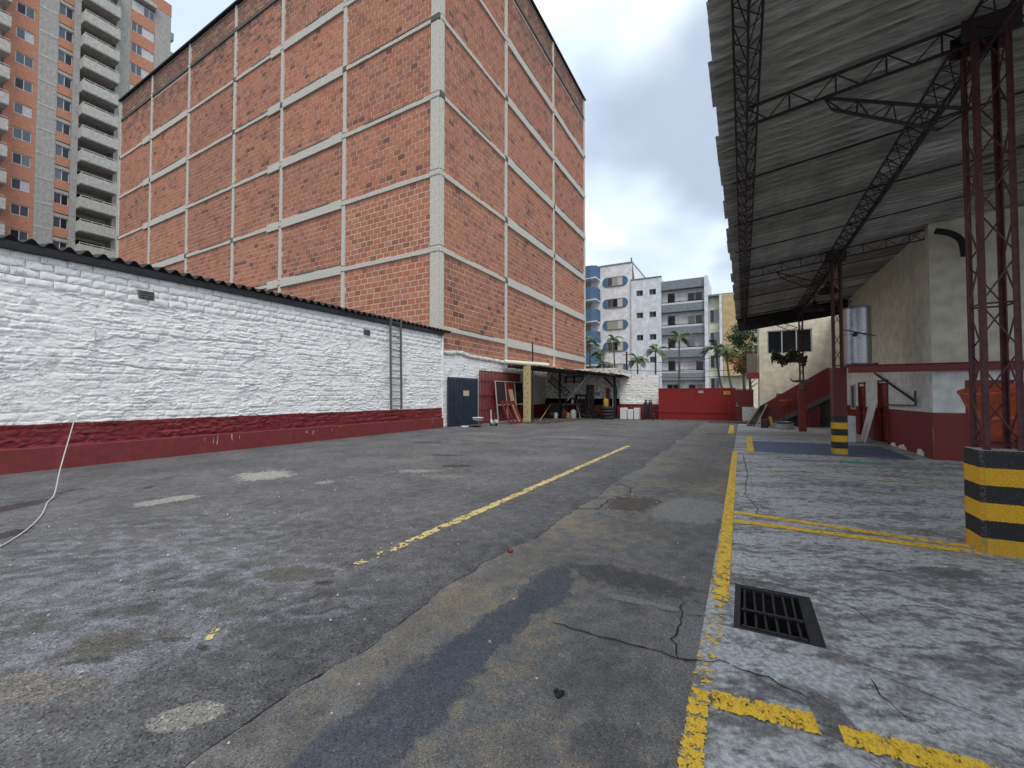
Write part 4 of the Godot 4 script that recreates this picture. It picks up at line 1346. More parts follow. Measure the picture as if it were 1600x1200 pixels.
func build_tower() -> void:
	var X := -66.0
	var base := Vector3(X, 0, -16.0)
	var t := thing("apartment_tower", "high grey concrete apartment tower with brick panels and stacked balconies", "building", base)
	var fl := 2.66
	var low := 15.5
	var top := 50.6
	var U := Vector3(0, 0, -1)
	var nx := Vector3(1, 0, 0)
	var face := Basis(Vector3(0, 0, -1), Vector3.UP, Vector3(1, 0, 0))
	var slab := func(z0: float, z1: float, x: float, y0: float, y1: float, called: String, m: Material) -> void:
		var mb := MB.new()
		mb.box(Vector3(X + x - 4.0, (y0 + y1) * 0.5, (z0 + z1) * 0.5), Vector3(8.0, y1 - y0, z0 - z1))
		part(called, mb, m, t, -base)
	slab.call(-15.29, -16.77, 0.0, 0.0, top, "wall", M.tower_grey)
	slab.call(-17.98, -18.49, 0.25, 0.0, top, "wall", M.tower_grey)
	slab.call(-21.65, -23.0, 0.0, 0.0, top + 3, "wall", M.tower_grey)
	slab.call(-25.45, -27.17, 0.0, 0.0, top + 1.0, "wall", M.tower_grey)
	slab.call(-16.77, -17.98, -0.6, 0.0, top, "recess", M.soffit)
	slab.call(-18.49, -21.65, -1.5, 0.0, top, "recess", M.house_cream)
	slab.call(-23.0, -25.45, -0.35, 0.0, top, "recess", M.soffit)
	slab.call(-10.0, -15.29, -0.35, 0.0, top, "recess", M.soffit)
	slab.call(-24.9, -27.2, 0.02, top + 1.0, top + 2.6, "parapet", M.tower_brick)
	# edge bands of the floor slabs on the plain shaft
	for s in 14:
		var y := 45.0 - fl * s + 2.66 * 2
		var yb := y - 1.15
		if y < low:
			continue
		# plain shaft: slab edge band
		var band := MB.new()
		band.box(Vector3(X + 0.012, yb - 0.35, -16.03), Vector3(0.03, 0.22, 1.46))
		part("slab_edge", band, M.tower_grey2, t, -base)
		# narrow window column
		var sp := MB.new()
		sp.box(Vector3(X - 0.16, yb - 0.45, -17.375), Vector3(0.25, 1.0, 1.2))
		part("brick_panel", sp, M.tower_brick, t, -base)
		var lt := MB.new()
		lt.box(Vector3(X - 0.16, yb + 1.42, -17.375), Vector3(0.25, 0.36, 1.2))
		part("lintel", lt, M.tower_grey, t, -base)
		window(t, Vector3(X - 0.2, yb + 0.645, -17.375), face, 1.16, 1.17, 2, M.white_trim, [M.glass, M.glass_dark])
		# balcony: parapet, soffit slab, rail
		var ba := MB.new()
		ba.box(Vector3(X + 1.15, y - 0.55, -20.07), Vector3(0.14, 1.12, 3.16))
		ba.box(Vector3(X + 0.2, y - 0.55, -18.56), Vector3(1.76, 1.12, 0.13))
		ba.box(Vector3(X + 0.2, y - 0.55, -21.58), Vector3(1.76, 1.12, 0.13))
		var bo := part("balcony", ba, M.tower_grey2, t, -base)
		var so := MB.new()
		so.box(Vector3(X - 0.17, y - 1.16, -20.07), Vector3(2.66, 0.1, 3.14))
		part("floor_slab", so, M.soffit, bo)
		var ra := MB.new()
		ra.tube([Vector3(X + 1.15, y + 0.2, -18.55), Vector3(X + 1.15, y + 0.2, -21.6)], 0.035, 6)
		for q in 4:
			ra.tube([Vector3(X + 1.15, y, -18.6 - 0.98 * q), Vector3(X + 1.15, y + 0.2, -18.6 - 0.98 * q)], 0.03, 5)
		part("rail", ra, M.white_trim, bo)
		window(t, Vector3(X - 1.46, y + 0.2, -20.0), face, 2.6, 1.9, 2, M.frame_steel, [M.glass_dark, M.glass])
		# wide windows over brick
		var sp2 := MB.new()
		sp2.box(Vector3(X - 0.13, yb - 0.44, -24.225), Vector3(0.26, 1.44, 2.44))
		part("brick_panel", sp2, M.tower_brick, t, -base)
		for q in 2:
			var curtained := rng.randf() < 0.3  # some windows have white curtains
			window(t, Vector3(X - 0.1, yb + 0.90, -23.64 - 1.18 * q), face, 1.16, 1.22, 2, M.white_trim, [M.curtain_white if curtained else M.glass])
		# near wing: brick with windows, balconies at its far edge
		var sp3 := MB.new()
		sp3.box(Vector3(X - 0.13, yb - 0.44, -14.1), Vector3(0.26, 1.5, 2.36))
		sp3.box(Vector3(X - 0.13, yb + 0.88, -15.14), Vector3(0.26, 1.14, 0.28))
		sp3.box(Vector3(X - 0.13, yb + 0.88, -13.3), Vector3(0.26, 1.14, 0.78))
		part("brick_panel", sp3, M.tower_brick, t, -base)
		window(t, Vector3(X - 0.1, yb + 0.88, -14.34), face, 1.3, 1.12, 2, M.white_trim, [[M.glass_dark, M.glass], [M.glass, M.curtain_white], [M.glass, M.glass]][s % 3])
		var bb := MB.new()
		bb.box(Vector3(X + 1.2, y - 0.35, -11.8), Vector3(0.14, 1.1, 2.6))
		bb.box(Vector3(X + 0.55, y - 0.35, -13.05), Vector3(1.2, 1.1, 0.12))
		bb.box(Vector3(X + 0.5, y - 0.94, -11.8), Vector3(1.45, 0.1, 2.55))
		var bw := part("balcony", bb, M.tower_grey2, t, -base)
		var rb := MB.new()
		rb.tube([Vector3(X + 1.2, y + 0.42, -10.6), Vector3(X + 1.2, y + 0.42, -13.05), Vector3(X + 0.1, y + 0.42, -13.05)], 0.035, 6)
		part("rail", rb, M.white_trim, bw)
		# glimpse of the balconies round the corner
		var bs := MB.new()
		bs.box(Vector3(X - 2.5, y - 0.5, -27.55), Vector3(3.0, 1.0, 0.75))
		part("side_balcony", bs, M.tower_grey2, t, -base)
	var cr := MB.new()
	cr.box(Vector3(X - 0.2, top + 0.75, -24.2), Vector3(1.4, 0.5, 2.5))
	part("cornice", cr, M.tower_grey2, t, -base)
	var an := MB.new()
	an.tube([Vector3(X - 1, top + 2.6, -26.7), Vector3(X - 1, top + 5.0, -26.7)], 0.03, 5)
	part("antenna", an, M.steel_dark, t, -base)


func stadium(w: float, h: float) -> PackedVector2Array:
	var p := PackedVector2Array()
	var r := h * 0.5
	for s in 2:
		for i in 13:
			var a := -PI * 0.5 + PI * i / 12.0 + PI * s
			p.append(Vector2((w * 0.5 - r) * (1.0 if s == 0 else -1.0) + cos(a) * r, sin(a) * r))
	return p


func build_rear_buildings() -> void:
	var Z := -56.0
	var I := Basis.IDENTITY
	var R := Vector3(1, 0, 0)
	var B := Vector3(0, 0, 1)
	# white block with blue balconies
	var b1 := Vector3(-16, 0, Z)
	var t := thing("white_apartment_block", "white apartment block with rounded blue window surrounds and blue balconies", "building", b1)
	var m := MB.new()
	m.box(Vector3(-18.0, 9.4, Z - 6.0), Vector3(11.0, 18.8, 12.0))
	part("wall", m, M.flat_white, t, -b1)
	m = MB.new()
	m.box(Vector3(-18.0, 18.88, Z - 5.97), Vector3(11.1, 0.16, 12.1))
	part("coping", m, M.slate, t, -b1)
	m = MB.new()
	m.prism(PackedVector2Array([Vector2(0, 0), Vector2(0.25, 0), Vector2(-0.08, 3.2), Vector2(-0.2, 3.2)]), 0.3, Transform3D(I, Vector3(-12.5, 16.3, Z - 0.32)))
	part("roof_fin", m, M.wood_grey, t, -b1)
	for i in 6:
		var y := 16.6 - 2.88 * i
		m = MB.new()
		m.prism(stadium(3.36, 1.25), 0.1, Transform3D(I, Vector3(-14.75, y, Z)))
		part("window_surround", m, M.blue, t, -b1)
		window(t, Vector3(-14.75, y, Z + 0.13), I, 2.1, 1.16, 3, M.curtain, [[M.glass, M.glass, M.curtain][i % 3], [M.curtain, M.glass_dark][i % 2], M.curtain_white], 0.05)
		m = MB.new()
		m.prism(PackedVector2Array([Vector2(-21.5, 0), Vector2(-16.75, 0), Vector2(-16.75, 1.5), Vector2(-17.5, 1.9), Vector2(-21.5, 1.9)]), 1.55, Transform3D(Basis(Vector3(1, 0, 0), Vector3(0, 0, 1), Vector3(0, -1, 0)), Vector3(0, y + 2.05, Z)))
		part("balcony", m, M.blue, t, -b1)
		m = MB.new()
		m.box(Vector3(-19.1, y + 0.40, Z + 0.93), Vector3(4.7, 0.16, 1.84))
		part("floor_slab", m, M.flat_white, t, -b1)
		window(t, Vector3(-18.9, y - 0.5, Z + 0.05), I, 1.7, 1.5, 2, M.frame_steel, [M.glass_dark, M.curtain])
	# plain block with small windows
	var b2 := Vector3(-10.7, 0, Z)
	var t2 := thing("pale_stair_block", "pale blue-white block with pairs of small square windows", "building", b2)
	var holes := []
	for i in 6:
		for x in [0.67, 2.27]:
			holes.append(Rect2(x, 14.25 - 2.86 * i, 0.82, 0.72))
	m = MB.new()
	m.holed(Vector3(-12.6, 0, Z + 0.3), R, Vector3.UP, B, 3.7, 16.4, holes, 0.28)
	m.box(Vector3(-10.75, 8.2, Z - 4.0), Vector3(3.7, 16.39, 8.0))
	m.quad(Vector3(-8.9, 0, Z + 0.3), Vector3(-8.9, 0, Z), Vector3(-8.9, 16.4, Z), Vector3(-8.9, 16.4, Z + 0.3), R)
	m.quad(Vector3(-12.6, 0, Z + 0.3), Vector3(-12.6, 0, Z), Vector3(-12.6, 16.4, Z), Vector3(-12.6, 16.4, Z + 0.3), -R)
	part("wall", m, M.flat_blue_white, t2, -b2)
	m = MB.new()
	m.box(Vector3(-10.75, 16.46, Z + 0.1), Vector3(3.8, 0.1, 0.6))
	part("coping", m, M.slate, t2, -b2)
	for h in holes:
		window(t2, Vector3(-12.6 + h.get_center().x, h.get_center().y, Z + 0.12), I, 0.82, 0.72, 2, M.slate, [M.glass, M.glass_dark], 0.06)
	# balcony block
	var b3 := Vector3(-6.3, 0, Z)
	var t3 := thing("balcony_block", "white block with long slate grey balconies behind the red gate", "building", b3)
	m = MB.new()
	m.box(Vector3(-6.3, 7.7, Z - 4.6), Vector3(5.19, 15.4, 8.0))
	part("wall", m, M.flat_white, t3, -b3)
	m = MB.new()
	m.box(Vector3(-3.75, 7.9, Z - 3.2), Vector3(0.38, 15.8, 7.6))
	part("side_wall", m, M.flat_blue_white, t3, -b3)
	m = MB.new()
	m.box(Vector3(-6.42, 15.2, Z - 0.4), Vector3(4.93, 1.1, 1.3))
	part("parapet", m, M.slate, t3, -b3)
	for i in 5:
		var y := 12.3 - 2.82 * i
		m = MB.new()
		m.box(Vector3(-6.42, y, Z + 0.16), Vector3(4.93, 0.92, 0.2))
		m.box(Vector3(-6.42, y - 0.36, Z - 0.5), Vector3(4.93, 0.2, 1.1))
		var bo := part("balcony", m, M.slate, t3, -b3)
		m = MB.new()
		for q in 2:
			m.box(Vector3(-6.42, y + 0.78 + 0.0 * q, Z + 0.16), Vector3(4.9, 0.07, 0.06))
		m.box(Vector3(-6.42, y + 0.56, Z + 0.16), Vector3(4.9, 0.28, 0.03))
		part("rail", m, M.white_trim, bo)
		if i < 4:
			m = MB.new()
			m.box(Vector3(-7.8, y + 1.0, Z - 0.57), Vector3(0.82, 2.0, 0.08))
			part("door", m, M.glass_dark, t3, -b3)
		else:
			window(t3, Vector3(-7.7, y + 1.25, Z - 0.54), I, 1.4, 1.3, 2, M.frame_steel, [M.glass_dark, M.glass_dark], 0.06)
		window(t3, Vector3(-5.05, y + 1.25, Z - 0.54), I, 1.75, 1.3, 2, M.white_trim, [[M.glass_dark, M.glass_dark], [M.glass, M.glass_dark], [M.glass, M.curtain_white], [M.curtain_white, M.glass_dark], [M.glass_dark, M.curtain]][i], 0.07)
		m = MB.new()
		for q in 14:
			var lp := Vector3(-8.6 + 4.4 * rng.randf(), y + 0.62 + 0.25 * rng.randf(), Z + 0.02)
			leaf(m, lp, 0.22, Color(0.06, 0.12, 0.04))
		m.colored = true
		if i in [0, 3]:
			part("potted_greenery", m, M.leaf, t3, -b3)
	# cream and tan block
	var b4 := Vector3(-1.5, 0, Z)
	var t4 := thing("cream_block", "cream and mustard apartment block half hidden by the canopy", "building", b4)
	m = MB.new()
	m.box(Vector3(1.0, 6.7, Z - 5.0), Vector3(9.1, 13.4, 8.0))
	part("wall", m, M.cream, t4, -b4)
	m = MB.new()
	m.box(Vector3(1.0, 13.5, Z - 4.6), Vector3(9.3, 0.2, 9.0))
	part("roof", m, M.slate, t4, -b4)
	m = MB.new()
	m.box(Vector3(-0.55, 8.6, Z - 0.5), Vector3(2.9, 9.6, 1.4))
	part("bay", m, M.tan, t4, -b4)
	m = MB.new()
	m.box(Vector3(-2.18, 8.6, Z - 0.55), Vector3(0.34, 9.62, 1.3))
	part("pilaster", m, M.flat_white, t4, -b4)
	for i in 5:
		window(t4, Vector3(-2.95, 11.1 - 2.75 * i, Z - 0.96), I, 1.0, 1.6, 2, M.frame_steel, [M.glass_dark, M.glass], 0.06)
	# street: palms, overhead wires and a pole
	build_palms()
	m = MB.new()
	m.tube([Vector3(-9.5, 0, -40), Vector3(-9.5, 5.6, -40)], [0.11, 0.08], 8)
	m.tube([Vector3(-9.9, 5.3, -40), Vector3(-9.1, 5.3, -40)], 0.04, 6)
	var pole := part("utility_pole", m, M.wood_dark, self)
	tag(pole, "thin dark utility pole among the palms in front of white block", "pole")
	for q in [[3.05, "lowest"], [3.55, "middle"], [4.4, "highest"]]:
		m = MB.new()
		var y: float = q[0]
		m.tube(smooth([Vector3(-9.5, y + 0.3, -39.9), Vector3(-4, y, -39.2), Vector3(3, y + (0.1 if y < 4.0 else 1.2), -38.6), Vector3(12, y + (0.2 if y < 4.0 else 2.6), -38)], 6), 0.022, 5)
		var w := part("overhead_wire", m, M.black, self)
		w.name = numbered("overhead_wire")
		tag(w, "%s of the black overhead wires strung behind the red gate" % q[1], "wire", "overhead wires in the street")


func leaf(m: MB, p: Vector3, s: float, col: Color) -> void:
	var d := Vector3(rng.randf_range(-1, 1), rng.randf_range(-0.7, 0.7), rng.randf_range(-1, 1)).normalized()
	var k := d.cross(Vector3(rng.randf_range(-1, 1), rng.randf_range(-1, 1), rng.randf_range(-1, 1))).normalized()
	m.col = col.lerp(Color(col.r * 1.7, col.g * 1.5, col.b * 1.3), rng.randf())
	var a := p - d * s * 0.5
	var b := p + d * s * 0.5
	m.tri(a, p + k * s * 0.28, b)
	m.tri(a, b, p - k * s * 0.28)


func frond_mesh(L: float, lift: float, droop: float, sd: int) -> ArrayMesh:
	var r := RandomNumberGenerator.new()
	r.seed = sd
	var m := MB.new()
	var pts := []
	for i in 13:
		var s := i / 12.0
		pts.append(Vector3(L * s * (1.0 - 0.15 * droop * s), lift * L * s - droop * L * s * s, 0))
	var rad := []
	for i in 13:
		rad.append(lerpf(0.028, 0.006, i / 12.0))
	m.tube(pts, rad, 5)
	for i in range(2, 40):
		var s := i / 40.0
		var f := s * 12.0
		var p: Vector3 = (pts[int(f)] as Vector3).lerp(pts[mini(int(f) + 1, 12)], f - int(f))
		var tan: Vector3 = (pts[mini(int(f) + 1, 12)] - pts[int(f)]).normalized()
		var len := L * 0.36 * sin(PI * clampf(s * 0.9 + 0.12, 0.0, 1.0)) * r.randf_range(0.85, 1.1)
		for side in [-1.0, 1.0]:
			var out: Vector3 = (Vector3(0, 0, side) + tan * 0.75 + Vector3(0, r.randf_range(0.1, 0.4), 0)).normalized()
			var tip := p + out * len + Vector3(0, -len * 0.45, 0)
			var midp := p + out * len * 0.55 + Vector3(0, -len * 0.06, 0)
			var w: Vector3 = tan * 0.03
			m.quad(p - w * 0.5, p + w * 0.5, midp + w, midp - w)
			m.tri(midp - w, midp + w, tip)
	return m.mesh()


func build_palms() -> void:
	var fr := []
	for k in 4:
		fr.append(frond_mesh([2.0, 1.7, 1.8, 1.5][k], [0.8, 0.45, 0.2, 1.4][k], [1.0, 0.95, 0.85, 0.9][k], 50 + k))
	var spots := [
		[-13.4, -41.0, 6.9, 0.9, "tallest palm, leaning out beside the brick building's far corner"], [-12.1, -40.2, 5.7, 0.85, "short palm in front of the blue balconies"], [-10.7, -40.0, 6.8, 0.7, "slim palm in front of the rounded blue window surrounds"], [-11.3, -38.6, 4.4, 0.8, "low palm rising just over the shed roof"],
		[-8.5, -40.0, 4.7, 0.85, "palm in front of the small square windows, over the end wall"], [-7.0, -40.5, 5.5, 0.95, "palm in front of the pale stair block's corner"], [-4.9, -40.0, 6.6, 0.9, "palm in front of the slate grey balconies"], [-1.95, -40.0, 5.5, 1.0, "leaning palm in front of the cream block's windows"], [-1.15, -39.4, 5.2, 0.9, "palm in front of the mustard bay, nearest the canopy"],
	]
	for s in spots:
		var h: float = s[2]
		var at := Vector3(s[0], 0, s[1])
		var t := thing("palm_tree", s[4], "palm", at, 0.0, "palms in the street beyond the yard")
		var m := MB.new()
		var lean := rng.randf_range(-0.5, 0.5)
		var pts := []
		var rad := []
		var bx := lean * 0.8 + (0.9 if s[0] > -2.5 else 0.2)
		for i in 9:
			var q := i / 8.0
			pts.append(Vector3(bx * (1.0 - q) * (1.0 - q), h * q, 0))
			rad.append(lerpf(0.12, 0.055, q))
		m.tube(pts, rad, 8)
		part("trunk", m, M.palm_trunk, t)
		for k in 11:
			var f := part("frond", fr[k % 4], M.frond, t)
			f.position = Vector3(0, h - 0.02, 0)
			f.rotation = Vector3(0, TAU * k / 11.0 + rng.randf_range(-0.5, 0.5), rng.randf_range(-0.25, 0.25))
			var sc: float = s[3] * rng.randf_range(0.55, 0.92)
			f.scale = Vector3(sc, sc, sc)


# ---------------------------------------------------------------- left side beyond the long wall
func mesh_thing(called: String, mb: MB, m: Material, label: String, category: String, at := Vector3.ZERO, group := "") -> MeshInstance3D:
	var o := MeshInstance3D.new()
	o.name = numbered(called)
	o.mesh = mb.mesh()
	o.material_override = m
	add_child(o)
	o.position = at
	tag(o, label, category, group)
	return o


func text(s: String, size: float, depth: float, bold := false) -> TextMesh:
	var t := TextMesh.new()
	t.text = s
	var f := SystemFont.new()
	f.font_names = PackedStringArray(["Droid Sans"])
	f.font_weight = 700 if bold else 400
	t.font = f
	t.font_size = 64
	t.pixel_size = size / 64.0
	t.depth = depth
	return t


func build_low_wall() -> void:
	var f: FastNoiseLite = N.edge
	var base := Vector3(WALL_X - 0.1, 0, -22)
	var t := thing("low_white_wall", "lower white painted wall with a lumpy cap under the brick building", "wall", base)
	var o := Vector3(WALL_X - 0.12, 0, -16.05)
	var L := -END_Z - 16.05
	var topf := func(a: float) -> float: return 3.55 - 0.015 * a + 0.10 * exp(-pow((a - 1.7) / 0.7, 2.0)) + 0.035 * f.get_noise_1d(a * 40.0)
	part("white_face", rough_face(o, Vector3(0, 0, -1), Vector3(1, 0, 0), 7.7, 0.0, 3.55, 0.045, 0.035, 5.0, topf, 0.8), M.white, t, -base)
	part("shed_face", rough_face(o + Vector3(0, 0, -7.7), Vector3(0, 0, -1), Vector3(1, 0, 0), L - 7.7, 0.9, 3.4, 0.06, 0.05, 6.0, null, 0.8), M.white_old, t, -base)
	part("red_band", rough_face(o + Vector3(0, 0, -7.7), Vector3(0, 0, -1), Vector3(1, 0, 0), L - 7.7, 0.0, 0.9, 0.08, 0.06, 6.0, null, 0.6), M.red, t, -base)
	var core := MB.new()
	core.box(Vector3(WALL_X - 0.24, 1.7, -16.05 - L * 0.5), Vector3(0.16, 3.4, L))
	part("wall_core", core, M.white_old, t, -base)
	var cap := MB.new()
	var pts := []
	var rad := []
	for i in 60:
		var a := L * i / 59.0
		pts.append(Vector3(WALL_X - 0.15, topf.call(a) + 0.02, -16.05 - a))
		rad.append(0.13 + 0.03 * f.get_noise_1d(a * 60.0 + 7.0))
	cap.tube(pts, rad, 10)
	part("cap", cap, M.white_old, t, -base)
	# the wall's end return, seen past the long wall
	var ret := MB.new()
	ret.cbox(Vector3(WALL_X - 0.15, 2.17, -16.12), Vector3(0.4, 4.34, 0.1), 0.02)
	part("end_return", ret, M.white, t, -base)

	# dark blue sheet door
	var d := thing("blue_metal_door", "dark blue ribbed metal door with a paper notice in the low wall", "door", Vector3(WALL_X, 0, -17.85))
	for k in 2:
		var m := MB.new()
		m.cbox(Vector3(0.02, 1.17, 0.61 - 1.21 * k), Vector3(0.06, 2.32, 1.18), 0.012)
		for i in 5:
			m.box(Vector3(0.055, 1.17, 1.1 - 1.21 * k - 0.24 * i), Vector3(0.016, 2.2, 0.06))
		var leafp := part("door_leaf", m, M.blue_tin, d)
		if k == 1:
			var h := MB.new()
			h.cbox(Vector3(0.07, 1.0, 0.05), Vector3(0.05, 0.1, 0.1), 0.015)
			part("lock", h, M.steel_dark, leafp)
	var pl := MB.new()
	pl.box(Vector3(0.072, 1.62, -0.15), Vector3(0.008, 0.27, 0.5))
	part("paper_notice", pl, M.paper, d)
	var fr := MB.new()
	fr.box(Vector3(0.0, 2.37, 0), Vector3(0.1, 0.06, 2.5))
	fr.box(Vector3(0.0, 1.17, 1.24), Vector3(0.1, 2.34, 0.06))
	fr.box(Vector3(0.0, 1.17, -1.24), Vector3(0.1, 2.34, 0.06))
	part("frame", fr, M.blue_tin, d)
	# hose leaning on it
	var ho := MB.new()
	ho.tube(smooth([Vector3(-12.22, 1.9, -16.75), Vector3(-12.15, 1.2, -16.8), Vector3(-12.0, 0.5, -16.85), Vector3(-11.75, 0.08, -17.0), Vector3(-11.3, 0.035, -17.3), Vector3(-11.0, 0.035, -17.1)], 5), 0.035, 7)
	mesh_thing("rubber_hose", ho, M.rubber, "black rubber hose hanging beside the blue door", "hose")
	# red slatted gate panel
	var g := thing("red_slat_gate", "dark red metal gate of narrow upright slats in the low wall", "gate", Vector3(WALL_X + 0.05, 0, -21.65))
	var n := 32
	for i in n:
		var m := MB.new()
		m.box(Vector3(0, 1.42, 2.42 - 4.84 * (i + 0.5) / n), Vector3(0.03, 2.8, 0.08))
		part("slat", m, M.dull_red, g)
	for y in [0.08, 0.75, 1.5, 2.3, 2.83]:
		var m := MB.new()
		m.box(Vector3(0.035, y, 0), Vector3(0.04, 0.06, 4.86))
		part("rail", m, M.dull_red, g)
	# white window frame leaning on the gate
	var w := thing("white_steel_frame", "white steel window frame leaning on the red slat gate", "window frame", Vector3(WALL_X + 0.45, 0, -22.3))
	var wb := Basis(Vector3(0, 0, 1), 0.10)
	var wm := MB.new()
	for y in [0.03, 0.98, 2.33]:
		wm.bar(wb * Vector3(0, y, 1.7), wb * Vector3(0, y, -1.7), 0.05, 0.05)
	for z in [1.68, 0.55, -0.6, -1.68]:
		wm.bar(wb * Vector3(0, 0, z), wb * Vector3(0, 2.35, z), 0.05, 0.05)
	part("frame", wm, M.frame_steel, w)
	for i in 3:
		var pn := MB.new()
		pn.box(wb * Vector3(0, 1.66, 1.11 - 1.13 * i), Vector3(0.012, 1.25, 1.02), wb)
		part("pane", pn, [M.steel_dark, M.dull_red, M.glass_dark][i], w)
	# dark red frame of bars leaning on it
	var rf := thing("red_bar_frame", "dark red metal frame with two bars leaning beside the plank", "metal frame", Vector3(-10.72, 0, -20.3))
	var rb := Basis(Vector3(0, 0, 1), 0.42)
	var rm := MB.new()
	for z in [0.68, 0.22, -0.24, -0.7]:
		rm.bar(rb * Vector3(0, 0, z), rb * Vector3(0, 1.28, z), 0.07, 0.07)
	rm.bar(rb * Vector3(0, 0.035, 0.72), rb * Vector3(0, 0.035, -0.74), 0.08, 0.08)
	rm.bar(rb * Vector3(0, 1.28, 0.72), rb * Vector3(0, 1.28, -0.74), 0.08, 0.08)
	part("frame", rm, M.dull_red, rf)
	# bent plywood plank
	var pk := MB.new()
	var poly := PackedVector2Array()
	for i in 11:
		var q := i / 10.0
		poly.append(Vector2(-0.75 * pow(q, 0.55), 1.85 * q))
	for i in 11:
		var q := 1.0 - i / 10.0
		poly.append(Vector2(-0.75 * pow(q, 0.55) + 0.035, 1.85 * q))
	pk.prism(poly, 0.42)
	mesh_thing("bent_plank", pk, M.wood, "pale bent wooden plank between the red bar frame and the yellow post", "plank", Vector3(-10.75, 0.0, -21.25))
	# yellow perforated post at the shed corner
	var yp := thing("yellow_steel_post", "yellow perforated steel post at the corner of the shed", "post", Vector3(-10.95, 0, -22.0))
	var ym := MB.new()
	ym.cbox(Vector3(0, 1.64, 0), Vector3(0.40, 3.28, 0.05), 0.012)
	ym.cbox(Vector3(-0.19, 1.64, -0.09), Vector3(0.04, 3.27, 0.16), 0.01)
	ym.cbox(Vector3(0.19, 1.64, -0.09), Vector3(0.04, 3.27, 0.16), 0.01)
	part("channel", ym, M.yellow_post, yp)
	for i in 11:
		var hm := MB.new()
		hm.lathe([Vector2(0.032, 0.0), Vector2(0.032, 0.006), Vector2(0, 0.006)], 10, Transform3D(Basis(Vector3.RIGHT, PI * 0.5), Vector3(0.07 * (1 if i % 2 else -1), 0.3 + 0.27 * i, 0.024)))
		part("dark_hole_disc", hm, M.black, yp)  # black disc painted in for the shade inside an open hole
	var mast := MB.new()
	mast.tube([Vector3(-10.75, 0, -22.4), Vector3(-10.75, 4.6, -22.4)], 0.045, 7)
	mesh_thing("steel_mast", mast, M.steel_dark, "thin rusty mast rising beside the yellow post", "mast")
	# child's scooter
	var sc := thing("toy_scooter", "small white ride-on scooter parked before the red slat gate", "scooter", Vector3(-10.95, 0, -18.3), -0.5)
	var sb := MB.new()
	sb.tube(smooth([Vector3(-0.22, 0.30, 0), Vector3(-0.12, 0.14, 0), Vector3(0.08, 0.12, 0), Vector3(0.22, 0.20, 0), Vector3(0.34, 0.22, 0)], 4), [0.05, 0.06, 0.07, 0.075, 0.075, 0.08, 0.08, 0.085, 0.09, 0.1, 0.115, 0.12, 0.12, 0.125, 0.12, 0.1, 0.07], 12)
	part("body", sb, M.plastic_white, sc)
	var stm := MB.new()
	stm.tube([Vector3(-0.2, 0.12, 0), Vector3(-0.25, 0.78, 0)], 0.032, 8)
	part("steering_column", stm, M.plastic_white, sc)
	var hb := MB.new()
	hb.tube([Vector3(-0.25, 0.80, -0.2), Vector3(-0.25, 0.78, 0), Vector3(-0.25, 0.80, 0.2)], 0.018, 7)
	part("handlebar", hb, M.steel_dark, sc)
	for x in [-0.22, 0.27]:
		var wl := MB.new()
		wl.lathe([Vector2(0.0, -0.03), Vector2(0.085, -0.03), Vector2(0.1, -0.018), Vector2(0.1, 0.018), Vector2(0.085, 0.03), Vector2(0.0, 0.03)], 16, Transform3D(Basis(Vector3.RIGHT, PI * 0.5), Vector3(x, 0.1, 0)))
		part("wheel", wl, M.rubber, sc)
	var ss := MB.new()
	ss.cbox(Vector3(0.2, 0.55, 0), Vector3(0.24, 0.05, 0.16), 0.02)
	ss.tube([Vector3(0.22, 0.25, 0), Vector3(0.2, 0.53, 0)], 0.018, 6)
	part("seat", ss, M.wood_dark, sc)
	# white basin on a stand
	var st := thing("white_basin", "white oval basin on a low stand beside the blue door", "basin", Vector3(-11.05, 0, -17.05))
	var bm := MB.new()
	bm.lathe([Vector2(0.10, 0.30), Vector2(0.22, 0.34), Vector2(0.27, 0.45), Vector2(0.285, 0.46), Vector2(0.27, 0.47), Vector2(0.2, 0.37), Vector2(0.0, 0.35)], 18)
	part("bowl", bm, M.enamel_white, st)
	var sm := MB.new()
	for k in 3:
		sm.tube([Vector3(0.1 * cos(TAU * k / 3.0), 0.32, 0.1 * sin(TAU * k / 3.0)), Vector3(0.16 * cos(TAU * k / 3.0), 0.0, 0.16 * sin(TAU * k / 3.0))], 0.014, 6)
	part("stand", sm, M.steel_dark, st)
	var pn2 := MB.new()
	pn2.lathe([Vector2(0, 0.0), Vector2(0.17, 0.0), Vector2(0.2, 0.06), Vector2(0.19, 0.065), Vector2(0.16, 0.015), Vector2(0, 0.012)], 16)
	mesh_thing("white_dish", pn2, M.enamel_white, "shallow white tray lying on the asphalt by the basin", "tray", Vector3(-11.55, 0.002, -16.7))


func can(r: float, h: float) -> MB:
	var m := MB.new()
	m.lathe([Vector2(0, 0), Vector2(r * 0.96, 0), Vector2(r, 0.015), Vector2(r, h * 0.72), Vector2(r * 0.93, h * 0.84), Vector2(r * 0.45, h * 0.9), Vector2(r * 0.3, h * 0.91), Vector2(r * 0.3, h), Vector2(0, h)], 16)
	return m


